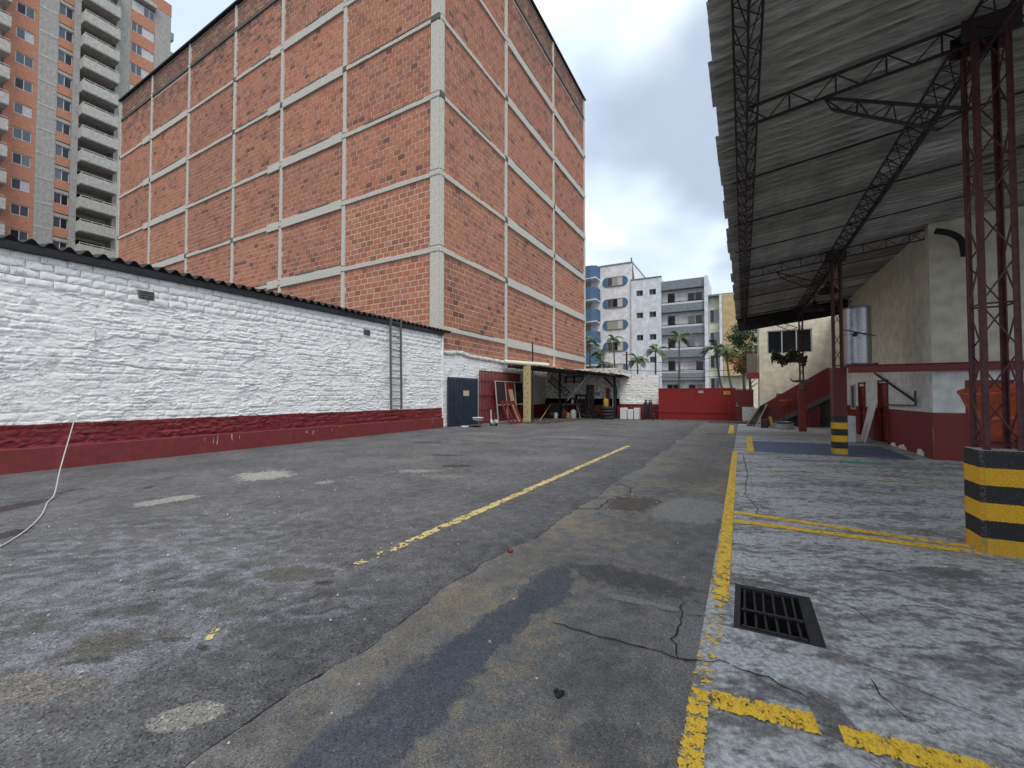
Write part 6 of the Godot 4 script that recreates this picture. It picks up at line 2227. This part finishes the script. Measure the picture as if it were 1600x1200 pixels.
func plinth(w: float, h: float, tex: Texture2D) -> Array:
	var f: FastNoiseLite = N.edge
	var side := MB.new()
	var top := MB.new()
	var n := 24
	var ring := []
	# eight-point outline with small chamfers, in rows that lean and chip a little
	var c := 0.018
	var out := [Vector2(-w + c, w), Vector2(w - c, w), Vector2(w, w - c), Vector2(w, -w + c), Vector2(w - c, -w), Vector2(-w + c, -w), Vector2(-w, -w + c), Vector2(-w, w - c)]
	for j in n + 1:
		var y := h * j / n
		var row := []
		for k in 8:
			var p: Vector2 = out[k]
			var g := 0.006 * f.get_noise_2d(k * 300.0, y * 120.0) + (0.012 if j == 0 else 0.0)
			row.append(Vector3(p.x * (1.0 + g), y + (0.018 * f.get_noise_1d(k * 77.0) - 0.006 if j == n else 0.0), p.y * (1.0 + g)))
		ring.append(row)
	for j in n:
		for k in 8:
			var k2 := (k + 1) % 8
			var u0 := (k / 2) * 0.25 + (0.0 if k % 2 == 0 else 0.245)
			var u1 := u0 + (0.245 if k % 2 == 0 else 0.005)
			var a: Vector3 = ring[j][k]
			var mid := Vector3(a.x + ring[j][k2].x, 0, a.z + ring[j][k2].z)
			var v0 := 1.0 - float(j) / n
			var v1 := 1.0 - float(j + 1) / n
			side.quad(a, ring[j][k2], ring[j + 1][k2], ring[j + 1][k], mid, [Vector2(u0, v0), Vector2(u1, v0), Vector2(u1, v1), Vector2(u0, v1)])
	for k in 8:
		top.tri(Vector3(0, h, 0), ring[n][k], ring[n][(k + 1) % 8], Vector3.UP)
	return [side, top]


func column(at: Vector3, k: int) -> void:
	var names := ["", "nearest lattice column, standing on the big black and yellow striped base", "lattice column on a red pillar with a striped foot", "far lattice column on a dark red foot before the stairs"]
	var t := thing("lattice_column", names[k], "column", at, 0.0, "lattice columns of the canopy")
	var hs := [0.0, 0.985, 2.22, 1.75]
	var w: float = [0, 0.185, 0.155, 0.13][k]
	var h: float = hs[k]
	if k < 3:
		var m := StandardMaterial3D.new()
		m.albedo_texture = stripe_tex(0.985, h, k * 400)
		m.albedo_color = Color(1, 1, 1)
		m.roughness = 0.55
		m.heightmap_enabled = true
		m.heightmap_texture = N.b_mid
		m.heightmap_scale = 0.25
		var p := plinth(w, h, null)
		part("striped_base", p[0], m, t)
		part("base_top", p[1], M.concrete, t)
	else:
		var p := plinth(w, h, null)
		part("red_base", p[0], M.dull_red, t)
		part("base_top", p[1], M.concrete_dark, t)
	var top := roof_y(at.x) - 0.06
	var lw := w - 0.055
	for sx in [-1, 1]:
		for sz in [-1, 1]:
			var q := MB.new()
			# angle section: two thin legs
			q.box(Vector3(lw * sx, (h + top) * 0.5 - 0.05, (lw - 0.016) * sz), Vector3(0.01, top - h + 0.1, 0.048))
			q.box(Vector3((lw - 0.016) * sx, (h + top) * 0.5 - 0.05, lw * sz), Vector3(0.048, top - h + 0.1, 0.01))
			part("leg", q, M.steel_red, t)
	var n := int((top - h) / 0.45)
	for face in 4:
		var bb := Basis(Vector3.UP, PI * 0.5 * face)
		for dir in 1:
			var pts := []
			for i in n + 1:
				pts.append(bb * Vector3(lw * (1.0 if (i + dir) % 2 == 0 else -1.0), lerpf(h + 0.05, top - 0.1, float(i) / n), lw - 0.004 - 0.012 * dir))
			var q := MB.new()
			q.tube(pts, 0.0085, 4)
			part("lacing_rod", q, M.steel_red, t)
		for i in range(0, n + 1, 3):
			var q := MB.new()
			var y := lerpf(h + 0.05, top - 0.1, float(i) / n)
			q.tube([bb * Vector3(-lw, y, lw), bb * Vector3(lw, y, lw)], 0.009, 4)
			part("tie_rod", q, M.steel_red, t)
	# crown of gusset plates under the girder
	var g := MB.new()
	g.box(Vector3(0, top - 0.09, lw), Vector3(0.42, 0.22, 0.012))
	g.box(Vector3(0, top - 0.09, -lw), Vector3(0.42, 0.22, 0.012))
	part("gusset", g, M.steel_dark, t)


# ---------------------------------------------------------------- house under the canopy, stairs
func build_house() -> void:
	var base := Vector3(3.9, 0, -13.5)
	var t := thing("service_house", "cream and white plastered house with dark red base under the canopy", "house", base)
	var zl := 12.2
	var m := MB.new()
	var U := Vector3(0, 0, -1)
	var NX := Vector3(-1, 0, 0)
	# long side towards the yard
	m.holed(base + Vector3(0, 2.16, 0), U, Vector3.UP, NX, zl, 3.35, [], 0.1)
	m.holed(base + Vector3(0, 2.16, 0), Vector3.RIGHT, Vector3.UP, Vector3(0, 0, 1), 5.0, 3.5, [], 0.1)
	part("upper_wall", m, M.house_cream, t, -base)
	m = MB.new()
	var holes := [Rect2(6.2, -0.1, 1.0, 1.0), Rect2(3.45, -0.1, 1.05, 1.05)]
	m.holed(base + Vector3(0, 0.95, 0), U, Vector3.UP, NX, zl, 1.21, holes, 0.15)
	m.holed(base + Vector3(0, 0.95, 0), Vector3.RIGHT, Vector3.UP, Vector3(0, 0, 1), 5.0, 1.21, [Rect2(0.55, -0.1, 0.8, 1.0)], 0.15)
	part("lower_wall", m, M.house_white, t, -base)
	m = MB.new()
	m.holed(base + Vector3(-0.008, 0, 0), U, Vector3.UP, NX, zl, 0.95, [Rect2(6.2, -0.1, 1.0, 1.2), Rect2(3.45, -0.1, 1.05, 1.2)], 0.15)
	m.holed(base + Vector3(-0.008, 0, 0.008), Vector3.RIGHT, Vector3.UP, Vector3(0, 0, 1), 5.0, 0.95, [Rect2(0.558, -0.1, 0.8, 1.2)], 0.15)
	part("red_base", m, M.dull_red, t, -base)
	# doors
	for q in [[-17.475, 1.05, "door"], [-20.2, 1.0, "door"]]:
		m = MB.new()
		m.cbox(Vector3(3.99, 1.0, q[0]), Vector3(0.05, 1.98, q[1]), 0.01)
		m.box(Vector3(3.96, 1.68, q[0]), Vector3(0.03, 0.3, q[1] * 0.7))
		var d := part("door", m, M.dull_red, t, -base)
		var f := MB.new()
		f.box(Vector3(3.9, 1.97, q[0]), Vector3(0.08, 0.06, q[1]))
		f.box(Vector3(3.9, 0.98, q[0] + q[1] * 0.5 - 0.03), Vector3(0.08, 1.92, 0.06))
		f.box(Vector3(3.9, 0.98, q[0] - q[1] * 0.5 + 0.03), Vector3(0.08, 1.92, 0.06))
		part("frame", f, M.dull_red, d)
		var h := MB.new()
		h.cbox(Vector3(3.94, 0.98, q[0] + 0.38), Vector3(0.06, 0.1, 0.05), 0.01)
		part("handle", h, M.frame_steel, d)
	window(t, Vector3(3.88, 1.45, -21.6), Basis(Vector3(0, 0, 1), Vector3.UP, Vector3(-1, 0, 0)), 0.7, 1.0, 1, M.frame_steel, [M.glass_dark])
	m = MB.new()
	m.cbox(Vector3(4.85, 0.94, -13.56), Vector3(0.8, 1.88, 0.05), 0.01)
	for k in 5:
		m.box(Vector3(4.56 + 0.145 * k, 0.7, -13.53), Vector3(0.02, 1.2, 0.02))
	part("door", m, M.dull_red, t, -base)
	# peeled plaster at the foot of the wall
	for q in [[-14.3, 0.16, 0.3], [-15.7, 0.13, 0.45], [-16.5, 0.1, 0.3]]:
		m = MB.new()
		var pl := PackedVector2Array()
		for i in 12:
			var a := PI * i / 11.0
			pl.append(Vector2(cos(a) * q[2] * rng.randf_range(0.7, 1.1), 0.01 + sin(a) * q[1] * rng.randf_range(0.7, 1.2)))
		m.prism(pl, 0.01, Transform3D(Basis(Vector3(0, 0, 1), Vector3.UP, Vector3(-1, 0, 0)), Vector3(3.888, 0.0, q[0])))
		part("bare_plaster", m, M.house_white, t, -base)
	# steel beam from the red pillar across the front
	var bm := MB.new()
	bm.cbox(Vector3(0, 0.085, 0), Vector3(6.6, 0.17, 0.11), 0.012)
	bm.box(Vector3(0, 0.005, 0), Vector3(6.6, 0.014, 0.17))
	bm.box(Vector3(0, 0.178, 0), Vector3(6.6, 0.014, 0.17))
	mesh_thing("red_steel_beam", bm, M.dull_red, "long dark red steel beam from the red pillar past the house corner", "beam", Vector3(5.62, 2.07, -13.38))
	# tank
	var tk := thing("metal_tank", "upright silver metal tank beside the red pillar's lattice", "tank", Vector3(2.66, 2.30, -14.25))
	m = MB.new()
	m.lathe([Vector2(0, 0), Vector2(0.29, 0), Vector2(0.305, 0.02), Vector2(0.305, 0.02), Vector2(0.305, 1.5), Vector2(0.305, 1.5), Vector2(0.29, 1.53), Vector2(0.0, 1.56)], 32)
	part("drum", m, M.galv, tk)
	for y in [0.03, 0.8, 1.48]:
		m = MB.new()
		m.lathe([Vector2(0.300, y - 0.015), Vector2(0.312, y - 0.01), Vector2(0.312, y + 0.01), Vector2(0.300, y + 0.015)], 32)
		part("hoop", m, M.galv, tk)
	m = MB.new()
	m.tube([Vector3(-0.1, 0.78, 0.28), Vector3(-0.1, 0.78, 0.38)], 0.05, 10)
	part("outlet", m, M.steel_dark, tk)
	m = MB.new()
	m.tube(smooth([Vector3(-0.4, 0.95, 0.28), Vector3(0.0, 0.82, 0.33), Vector3(0.33, 0.72, 0.3)], 4), 0.012, 5)
	part("strap_wire", m, M.black, tk)
	var cb := MB.new()
	cb.box(Vector3(-0.2, -0.025, 0.3), Vector3(0.06, 0.05, 1.3))
	cb.box(Vector3(0.2, -0.025, 0.3), Vector3(0.06, 0.05, 1.3))
	part("cradle", cb, M.steel_dark, tk)
	# bent black duct at the roof
	var dc := MB.new()
	dc.tube(smooth([Vector3(3.95, 5.3, -13.25), Vector3(4.2, 5.2, -13.25), Vector3(4.38, 5.0, -13.25), Vector3(4.43, 4.64, -13.25)], 5), 0.065, 10)
	mesh_thing("bent_duct", dc, M.black, "short bent black duct under the roof by the house corner", "duct")
	# wall bracket with stay
	var br := thing("wall_bracket", "black pipe bracket with a slanting stay on the house wall", "bracket", Vector3(3.8, 1.3, -14.4))
	m = MB.new()
	m.tube([Vector3(3.82, 2.24, -18.1), Vector3(3.82, 1.36, -14.4)], 0.03, 7)
	part("stay", m, M.black, br, -br.position)
	m = MB.new()
	m.tube([Vector3(3.82, 1.62, -14.35), Vector3(3.82, 1.25, -14.35), Vector3(3.82, 1.22, -16.95)], 0.025, 7)
	part("pipe", m, M.wood_grey, br, -br.position)
	# boards and box leaning by the house
	for q in [[3.35, -17.4, 1.35, 0.24, 0.1, "tall pale board leaning on the house wall, nearer the red door"], [3.55, -18.4, 1.25, 0.2, 0.08, "tall pale board leaning on the house wall, behind the other board"]]:
		m = MB.new()
		m.cbox(Vector3(0, q[2] * 0.5, 0), Vector3(0.04, q[2], 0.55), 0.006)
		var o := mesh_thing("leaning_board", m, M.enamel_white, q[5], "board", Vector3(q[0], 0.02, q[1]), "boards against the house")
		o.rotation.z = -q[3]
	m = MB.new()
	m.cbox(Vector3(0, 0.42, 0), Vector3(0.34, 0.84, 0.36), 0.02)
	m.box(Vector3(0.0, 0.6, 0.185), Vector3(0.1, 0.12, 0.012))
	mesh_thing("white_cabinet", m, M.enamel_white, "small white cabinet behind the striped red pillar", "cabinet", Vector3(2.95, 0.01, -17.2))
	# orange mixer drum behind the near column
	var mx := thing("concrete_mixer", "orange concrete mixer with tilted drum behind the nearest lattice column", "mixer", Vector3(3.04, 0, -8.0))
	var xf := Transform3D(Basis(Vector3(0, 0, 1), 0.16) * Basis(Vector3.RIGHT, 0.10), Vector3(-0.05, 1.14, 0))
	m = MB.new()
	m.lathe([Vector2(0, -0.22), Vector2(0.14, -0.20), Vector2(0.22, -0.10), Vector2(0.26, 0.08), Vector2(0.27, 0.10), Vector2(0.345, 0.42), Vector2(0.365, 0.44), Vector2(0.36, 0.47), Vector2(0.335, 0.46), Vector2(0.25, 0.10), Vector2(0.2, -0.05), Vector2(0, -0.14)], 28, xf)
	part("drum", m, M.orange, mx)
	m = MB.new()
	m.lathe([Vector2(0.25, 0.06), Vector2(0.285, 0.08), Vector2(0.29, 0.12), Vector2(0.272, 0.14)], 28, xf)
	part("drum_ring", m, M.orange, mx)
	m = MB.new()
	m.cbox(Vector3(0.12, 1.45, 0.34), Vector3(0.24, 0.2, 0.08), 0.02, Basis(Vector3(0, 0, 1), 0.35))
	part("motor_cover", m, M.concrete_dark, mx)
	m = MB.new()
	for z in [-0.3, 0.3]:
		m.tube([Vector3(0.08, 1.0, z * 0.4), Vector3(0.3, 0.7, z), Vector3(0.35, 0.02, z)], 0.03, 7)
		m.tube([Vector3(0.2, 0.8, z), Vector3(-0.1, 0.02, z)], 0.03, 7)
	m.tube([Vector3(0.3, 0.7, -0.3), Vector3(0.3, 0.7, 0.3)], 0.03, 7)
	part("stand", m, M.steel_dark, mx)


func build_stairs() -> void:
	var base := Vector3(0.9, 0, -25.4)
	var t := thing("stair_house", "cream house with a dark wide window above the red staircase", "house", base)
	var m := MB.new()
	m.holed(Vector3(0.75, 0, -25.4), Vector3.RIGHT, Vector3.UP, Vector3(0, 0, 1), 6.0, 5.3, [Rect2(0.36, 3.62, 1.9, 1.18)], 0.15)
	m.holed(Vector3(0.75, 0, -25.4), Vector3(0, 0, -1), Vector3.UP, Vector3(-1, 0, 0), 2.9, 5.3, [], 0.1)
	part("wall", m, M.house_cream, t, -base)
	m = MB.new()
	m.box(Vector3(3.75, 2.6, -28.3), Vector3(5.9, 5.2, 0.1))
	m.box(Vector3(3.75, 5.25, -26.9), Vector3(5.9, 0.1, 2.8))
	m.box(Vector3(6.75, 2.6, -26.85), Vector3(0.1, 5.2, 2.8))
	part("room_shell", m, M.house_cream, t, -base)
	window(t, Vector3(2.06, 4.21, -25.48), Basis.IDENTITY, 1.9, 1.18, 3, M.frame_steel, [M.glass_dark], 0.05)
	m = MB.new()
	m.box(Vector3(0.45, 2.55, -25.9), Vector3(0.55, 0.3, 0.9))
	part("porch_slab", m, M.dull_red, t, -base)
	m = MB.new()
	m.box(Vector3(0.42, 3.2, -25.9), Vector3(0.48, 1.0, 0.8))
	part("stone_panel", m, M.stone, t, -base)
	# staircase with solid red parapet
	var s := thing("red_staircase", "staircase with a solid dark red ribbed parapet rising to the pillar", "staircase", Vector3(0.75, 0, -24.6))
	var p := PackedVector2Array([Vector2(0.0, 0.1), Vector2(0.35, 0.1), Vector2(2.95, 1.68), Vector2(3.1, 1.68), Vector2(3.1, 2.79), Vector2(2.7, 2.79), Vector2(0.0, 1.0)])
	m = MB.new()
	m.prism(p, 0.06, Transform3D(Basis.IDENTITY, Vector3(0, 0, 0.06)))
	part("parapet", m, M.dull_red, s)
	for i in 20:
		var x := 0.08 + 0.145 * i
		var y1 := minf(1.0 + x * 0.663, 2.79) - 0.05
		var y0 := clampf(0.1 + (x - 0.35) * 0.608, 0.1, 1.68) + 0.06
		m = MB.new()
		m.box(Vector3(x, (y0 + y1) * 0.5, 0.13), Vector3(0.03, y1 - y0, 0.02))
		part("rib", m, M.dull_red, s)
	for i in 9:
		m = MB.new()
		m.cbox(Vector3(0.45 + 0.3 * i, 0.12 + 0.185 * i, -0.38), Vector3(0.32, 0.12, 0.8), 0.01)
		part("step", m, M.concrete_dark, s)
	m = MB.new()
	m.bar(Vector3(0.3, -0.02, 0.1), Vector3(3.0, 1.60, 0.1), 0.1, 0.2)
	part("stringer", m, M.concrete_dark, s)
	m = MB.new()
	m.box(Vector3(2.05, 0.62, 0.02), Vector3(0.75, 1.22, 0.05))
	part("under_stair_door", m, M.red, s)
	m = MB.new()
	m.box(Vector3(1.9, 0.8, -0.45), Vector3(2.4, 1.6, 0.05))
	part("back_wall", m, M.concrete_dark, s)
	# clutter at its foot
	var pot := MB.new()
	pot.lathe([Vector2(0, 0), Vector2(0.13, 0), Vector2(0.2, 0.28), Vector2(0.235, 0.28), Vector2(0.235, 0.36), Vector2(0.21, 0.36), Vector2(0.18, 0.3), Vector2(0, 0.29)], 20)
	mesh_thing("orange_pot", pot, M.pot, "orange flower pot on a thin stand before the red parapet", "flower pot", Vector3(1.72, 0.95, -23.4))
	var stand := MB.new()
	stand.lathe([Vector2(0, 0.93), Vector2(0.15, 0.93), Vector2(0.15, 0.95), Vector2(0, 0.95)], 14)
	for k in 3:
		stand.tube([Vector3(0.12 * cos(2.1 * k), 0.93, 0.12 * sin(2.1 * k)), Vector3(0.2 * cos(2.1 * k), 0, 0.2 * sin(2.1 * k))], 0.014, 5)
	mesh_thing("pot_stand", stand, M.steel_dark, "thin dark stand that carries the orange pot", "stand", Vector3(1.72, 0, -23.4))
	for k in 3:
		var b := MB.new()
		b.lathe([Vector2(0, 0), Vector2(0.34 - 0.03 * k, 0), Vector2(0.40 - 0.03 * k, 0.13), Vector2(0.42 - 0.03 * k, 0.14), Vector2(0.37 - 0.03 * k, 0.13), Vector2(0.32 - 0.03 * k, 0.03), Vector2(0, 0.02)], 22)
		mesh_thing("white_basin", b, [M.enamel_white, M.enamel_white, M.galv][k], "%s of the round basins stacked below the stairs" % ["lowest", "middle", "topmost grey"][k], "basin", Vector3(1.6, 0.01 + 0.09 * k, -22.8), "basins below the stairs")
	for k in 5:
		var b := MB.new()
		b.cbox(Vector3(0, 0.58, 0), Vector3(0.035, 1.16, 0.7), 0.006)
		var o := mesh_thing("leaning_plywood", b, [M.wood, M.wood_dark, M.black, M.wood_grey, M.enamel_white][k], ["outermost pale panel of the stack leaning at the stair foot", "brown panel second in the leaning stack at the stair foot", "black panel in the middle of the leaning stack", "grey panel fourth in the leaning stack", "innermost white panel of the leaning stack by the stairs"][k], "panel", Vector3(0.12 + 0.10 * k, 0.02, -24.3 + 0.02 * k), "panels leaning at the stairs")
		o.rotation.z = -0.55 + 0.03 * k
	var wp := MB.new()
	wp.cbox(Vector3(0, 0.5, 0), Vector3(0.62, 0.75, 0.04), 0.008)
	mesh_thing("white_board", wp, M.plastic_white, "white board standing before the red wicket door", "board", Vector3(0.25, 0.0, -26.6))
	var yb := MB.new()
	yb.cbox(Vector3(0, 0.26, 0), Vector3(0.14, 0.52, 0.1), 0.02, Basis(Vector3(0, 0, 1), 0.25))
	mesh_thing("yellow_post_stub", yb, M.plastic_yellow, "short tilted yellow post beside the white basins", "post", Vector3(1.13, 0.02, -22.9))
	var pb := MB.new()
	pb.cbox(Vector3(0, 0.2, 0), Vector3(0.3, 0.4, 0.3), 0.02)
	mesh_thing("wooden_crate", pb, M.wood_dark, "dark wooden block at the foot of the stairs", "crate", Vector3(0.85, 0.0, -23.1))
	for q in [[2.0, 0.35, "thin dark stick leaning on the stairs, nearer the pot"], [2.25, 0.2, "thin dark stick leaning on the stairs, nearer the pillar"]]:
		var b := MB.new()
		b.tube([Vector3(q[0] + q[1], 0, -23.2), Vector3(q[0], 1.35, -24.3)], 0.018, 6)
		mesh_thing("leaning_stick", b, M.wood_dark, q[2], "stick", Vector3.ZERO, "sticks leaning on the stairs")
	# horned ornament on the far column
	var hn := MB.new()
	hn.tube(smooth([Vector3(-0.42, 0.16, 0), Vector3(-0.34, 0.03, 0), Vector3(-0.12, 0.02, 0), Vector3(0.12, 0.02, 0), Vector3(0.34, 0.03, 0), Vector3(0.42, 0.16, 0)], 3), [0.012, 0.02, 0.03, 0.035, 0.04, 0.05, 0.055, 0.06, 0.06, 0.06, 0.055, 0.05, 0.04, 0.03, 0.02, 0.012], 8)
	hn.cbox(Vector3(0, -0.16, 0), Vector3(0.2, 0.34, 0.1), 0.04)
	mesh_thing("horned_ornament", hn, M.wood_grey, "grey horned skull ornament on the far lattice column", "ornament", Vector3(2.16, 2.08, -21.3))
	# plants
	var ub := thing("hanging_plant", "leafy green plant with pinkish leaves hung on the far lattice column", "plant", Vector3(1.75, 3.05, -21.9))
	var lm := MB.new()
	lm.colored = true
	for i in 1500:
		var v := Vector3(rng.randf_range(-0.62, 0.62), rng.randfn(0.08, 0.11), rng.randfn(0, 0.13))
		v.y += 0.12 * sin(v.x * 9.0)
		v.y -= 0.25 * absf(v.x) * 0.5
		leaf(lm, Vector3(v.x, v.y + 0.05, v.z), rng.randf_range(0.09, 0.17), Color(0.05, 0.08, 0.03) if rng.randf() < 0.72 else Color(0.16, 0.09, 0.07))
	part("foliage", lm, M.leaf, ub)
	var bk := MB.new()
	bk.cbox(Vector3(0, -0.05, 0), Vector3(0.7, 0.16, 0.2), 0.02)
	bk.bar(Vector3(0.3, 0, 0), Vector3(0.42, 0.0, 0.35), 0.03, 0.03)
	part("trough", bk, M.wood_dark, ub)
	for q in [["broadleaf_tree", "tall dark leafy tree rising behind the canopy's far eave", Vector3(0.0, 0, -33.0), 5.3, 1.05, Color(0.045, 0.085, 0.03), 3200], ["flowering_tree", "lower tree with orange and yellow leaves beside the stair house", Vector3(0.35, 0, -30.5), 3.6, 0.75, Color(0.07, 0.10, 0.03), 2400]]:
		var tr := thing(q[0], q[1], "tree", q[2])
		var tm := MB.new()
		tm.tube([Vector3(0.15, 0, 0), Vector3(0.05, q[3] * 0.5, 0), Vector3(0, q[3], 0)], [0.12, 0.09, 0.04], 8)
		for k in 7:
			var a := TAU * k / 7.0
			var y: float = q[3] * (0.55 + 0.06 * k)
			tm.tube([Vector3(0.03, y, 0), Vector3(cos(a) * q[4] * 0.7, y + 0.35, sin(a) * q[4] * 0.7)], [0.04, 0.012], 5)
		part("trunk", tm, M.palm_trunk, tr)
		var cm := MB.new()
		cm.colored = true
		var clumps := []
		for k in 22:
			clumps.append(Vector3(rng.randfn(0, q[4] * 0.5), q[3] + rng.randfn(-0.1, q[4] * 0.55), rng.randfn(0, q[4] * 0.5)))
		for i in q[6]:
			var c: Vector3 = clumps[i % 22]
			var col: Color = q[5]
			if q[0] == "flowering_tree" and i % 22 < 7:
				col = Color(0.30, 0.13, 0.04) if i % 3 else Color(0.28, 0.24, 0.05)
			leaf(cm, c + Vector3(rng.randfn(0, 0.2), rng.randfn(0, 0.16), rng.randfn(0, 0.2)), rng.randf_range(0.1, 0.2), col)
		part("crown", cm, M.leaf, tr)


# ---------------------------------------------------------------- small things on the ground
func build_litter() -> void:
	var gs := MB.new()
	gs.bar(Vector3(1.9, 0.03, -11.9), Vector3(2.75, 0.03, -12.0), 0.03, 0.03)
	mesh_thing("green_tube", gs, pm(lin(0.03, 0.30, 0.16), 0.5), "green plastic tube lying on the parking floor", "tube")
	var st := MB.new()
	for i in 260:
		var p := Vector3(rng.randf_range(-7.0, 1.2), 0.008, -rng.randf_range(0.7, 9.0))
		var s := rng.randf_range(0.004, 0.013)
		if p.x > -0.15 and p.x < 0.5 and p.z > -3.95 and p.z < -3.05:
			continue
		st.box(p + Vector3(0, s * 0.3, 0), Vector3(s, s * 0.7, s * 1.2), Basis.from_euler(Vector3(rng.randf(), rng.randf() * 6.0, rng.randf())))
	var o := mesh_thing("grit", st, M.concrete, "scattered pale grit and pebbles on the asphalt", "grit")
	o.set_meta("kind", "stuff")
	for q in [[-0.83, -2.02, 0.028, M.black, "small black clod on the concrete strip"], [-1.98, -3.62, 0.03, M.gate_red, "small red scrap at the asphalt's edge"]]:
		var b := MB.new()
		for k in 5:
			b.cbox(Vector3(rng.randf_range(-1, 1), 0.3 + 0.2 * rng.randf(), rng.randf_range(-1, 1)) * q[2] * 0.6, Vector3(1, 0.7, 0.9) * q[2], q[2] * 0.2, Basis(Vector3.UP, rng.randf() * 3.0))
		mesh_thing("scrap", b, q[3], q[4], "scrap", Vector3(q[0], 0.006, q[1]))


func _ready() -> void:
	rng.seed = 20240
	# camera
	var cam := Camera3D.new()
	cam.name = "camera"
	cam.position = Vector3(0, 1.5, 0)
	cam.rotation_degrees = Vector3(1.55, 28.4, 0)
	cam.fov = 83.86
	cam.near = 0.05
	cam.far = 2000.0
	add_child(cam)
	cam.make_current()
	# sky, light, exposure
	var env := Environment.new()
	env.background_mode = Environment.BG_SKY
	env.sky = make_sky()
	env.background_energy_multiplier = 1.25
	env.tonemap_mode = Environment.TONE_MAPPER_LINEAR
	env.tonemap_exposure = 1.2
	env.sdfgi_enabled = true
	env.ssao_enabled = true
	env.ssil_enabled = true
	var we := WorldEnvironment.new()
	we.name = "environment"
	we.environment = env
	add_child(we)
	var sun := DirectionalLight3D.new()
	sun.name = "sun"
	sun.light_color = Color(1.0, 0.965, 0.91)
	sun.light_energy = 0.5
	sun.light_angular_distance = 25.0
	sun.shadow_enabled = true
	add_child(sun)
	sun.look_at_from_position(Vector3(0.55, 1.25, 0.75) * 50.0, Vector3.ZERO)

	N.edge = FastNoiseLite.new()
	N.edge.seed = 5
	N.edge.noise_type = FastNoiseLite.TYPE_SIMPLEX_SMOOTH
	N.edge.frequency = 0.05
	N.edge.fractal_octaves = 2
	N.rough = FastNoiseLite.new()
	N.rough.seed = 15
	N.rough.noise_type = FastNoiseLite.TYPE_SIMPLEX_SMOOTH
	N.rough.frequency = 0.05
	N.rough.fractal_octaves = 4
	make_materials()
	build_ground()
	build_brick_building()
	build_left_wall()
	build_low_wall()
	build_tower()
	build_rear_buildings()
	build_gate()
	build_canopy()
	build_house()
	build_stairs()
	build_shed()
	build_litter()
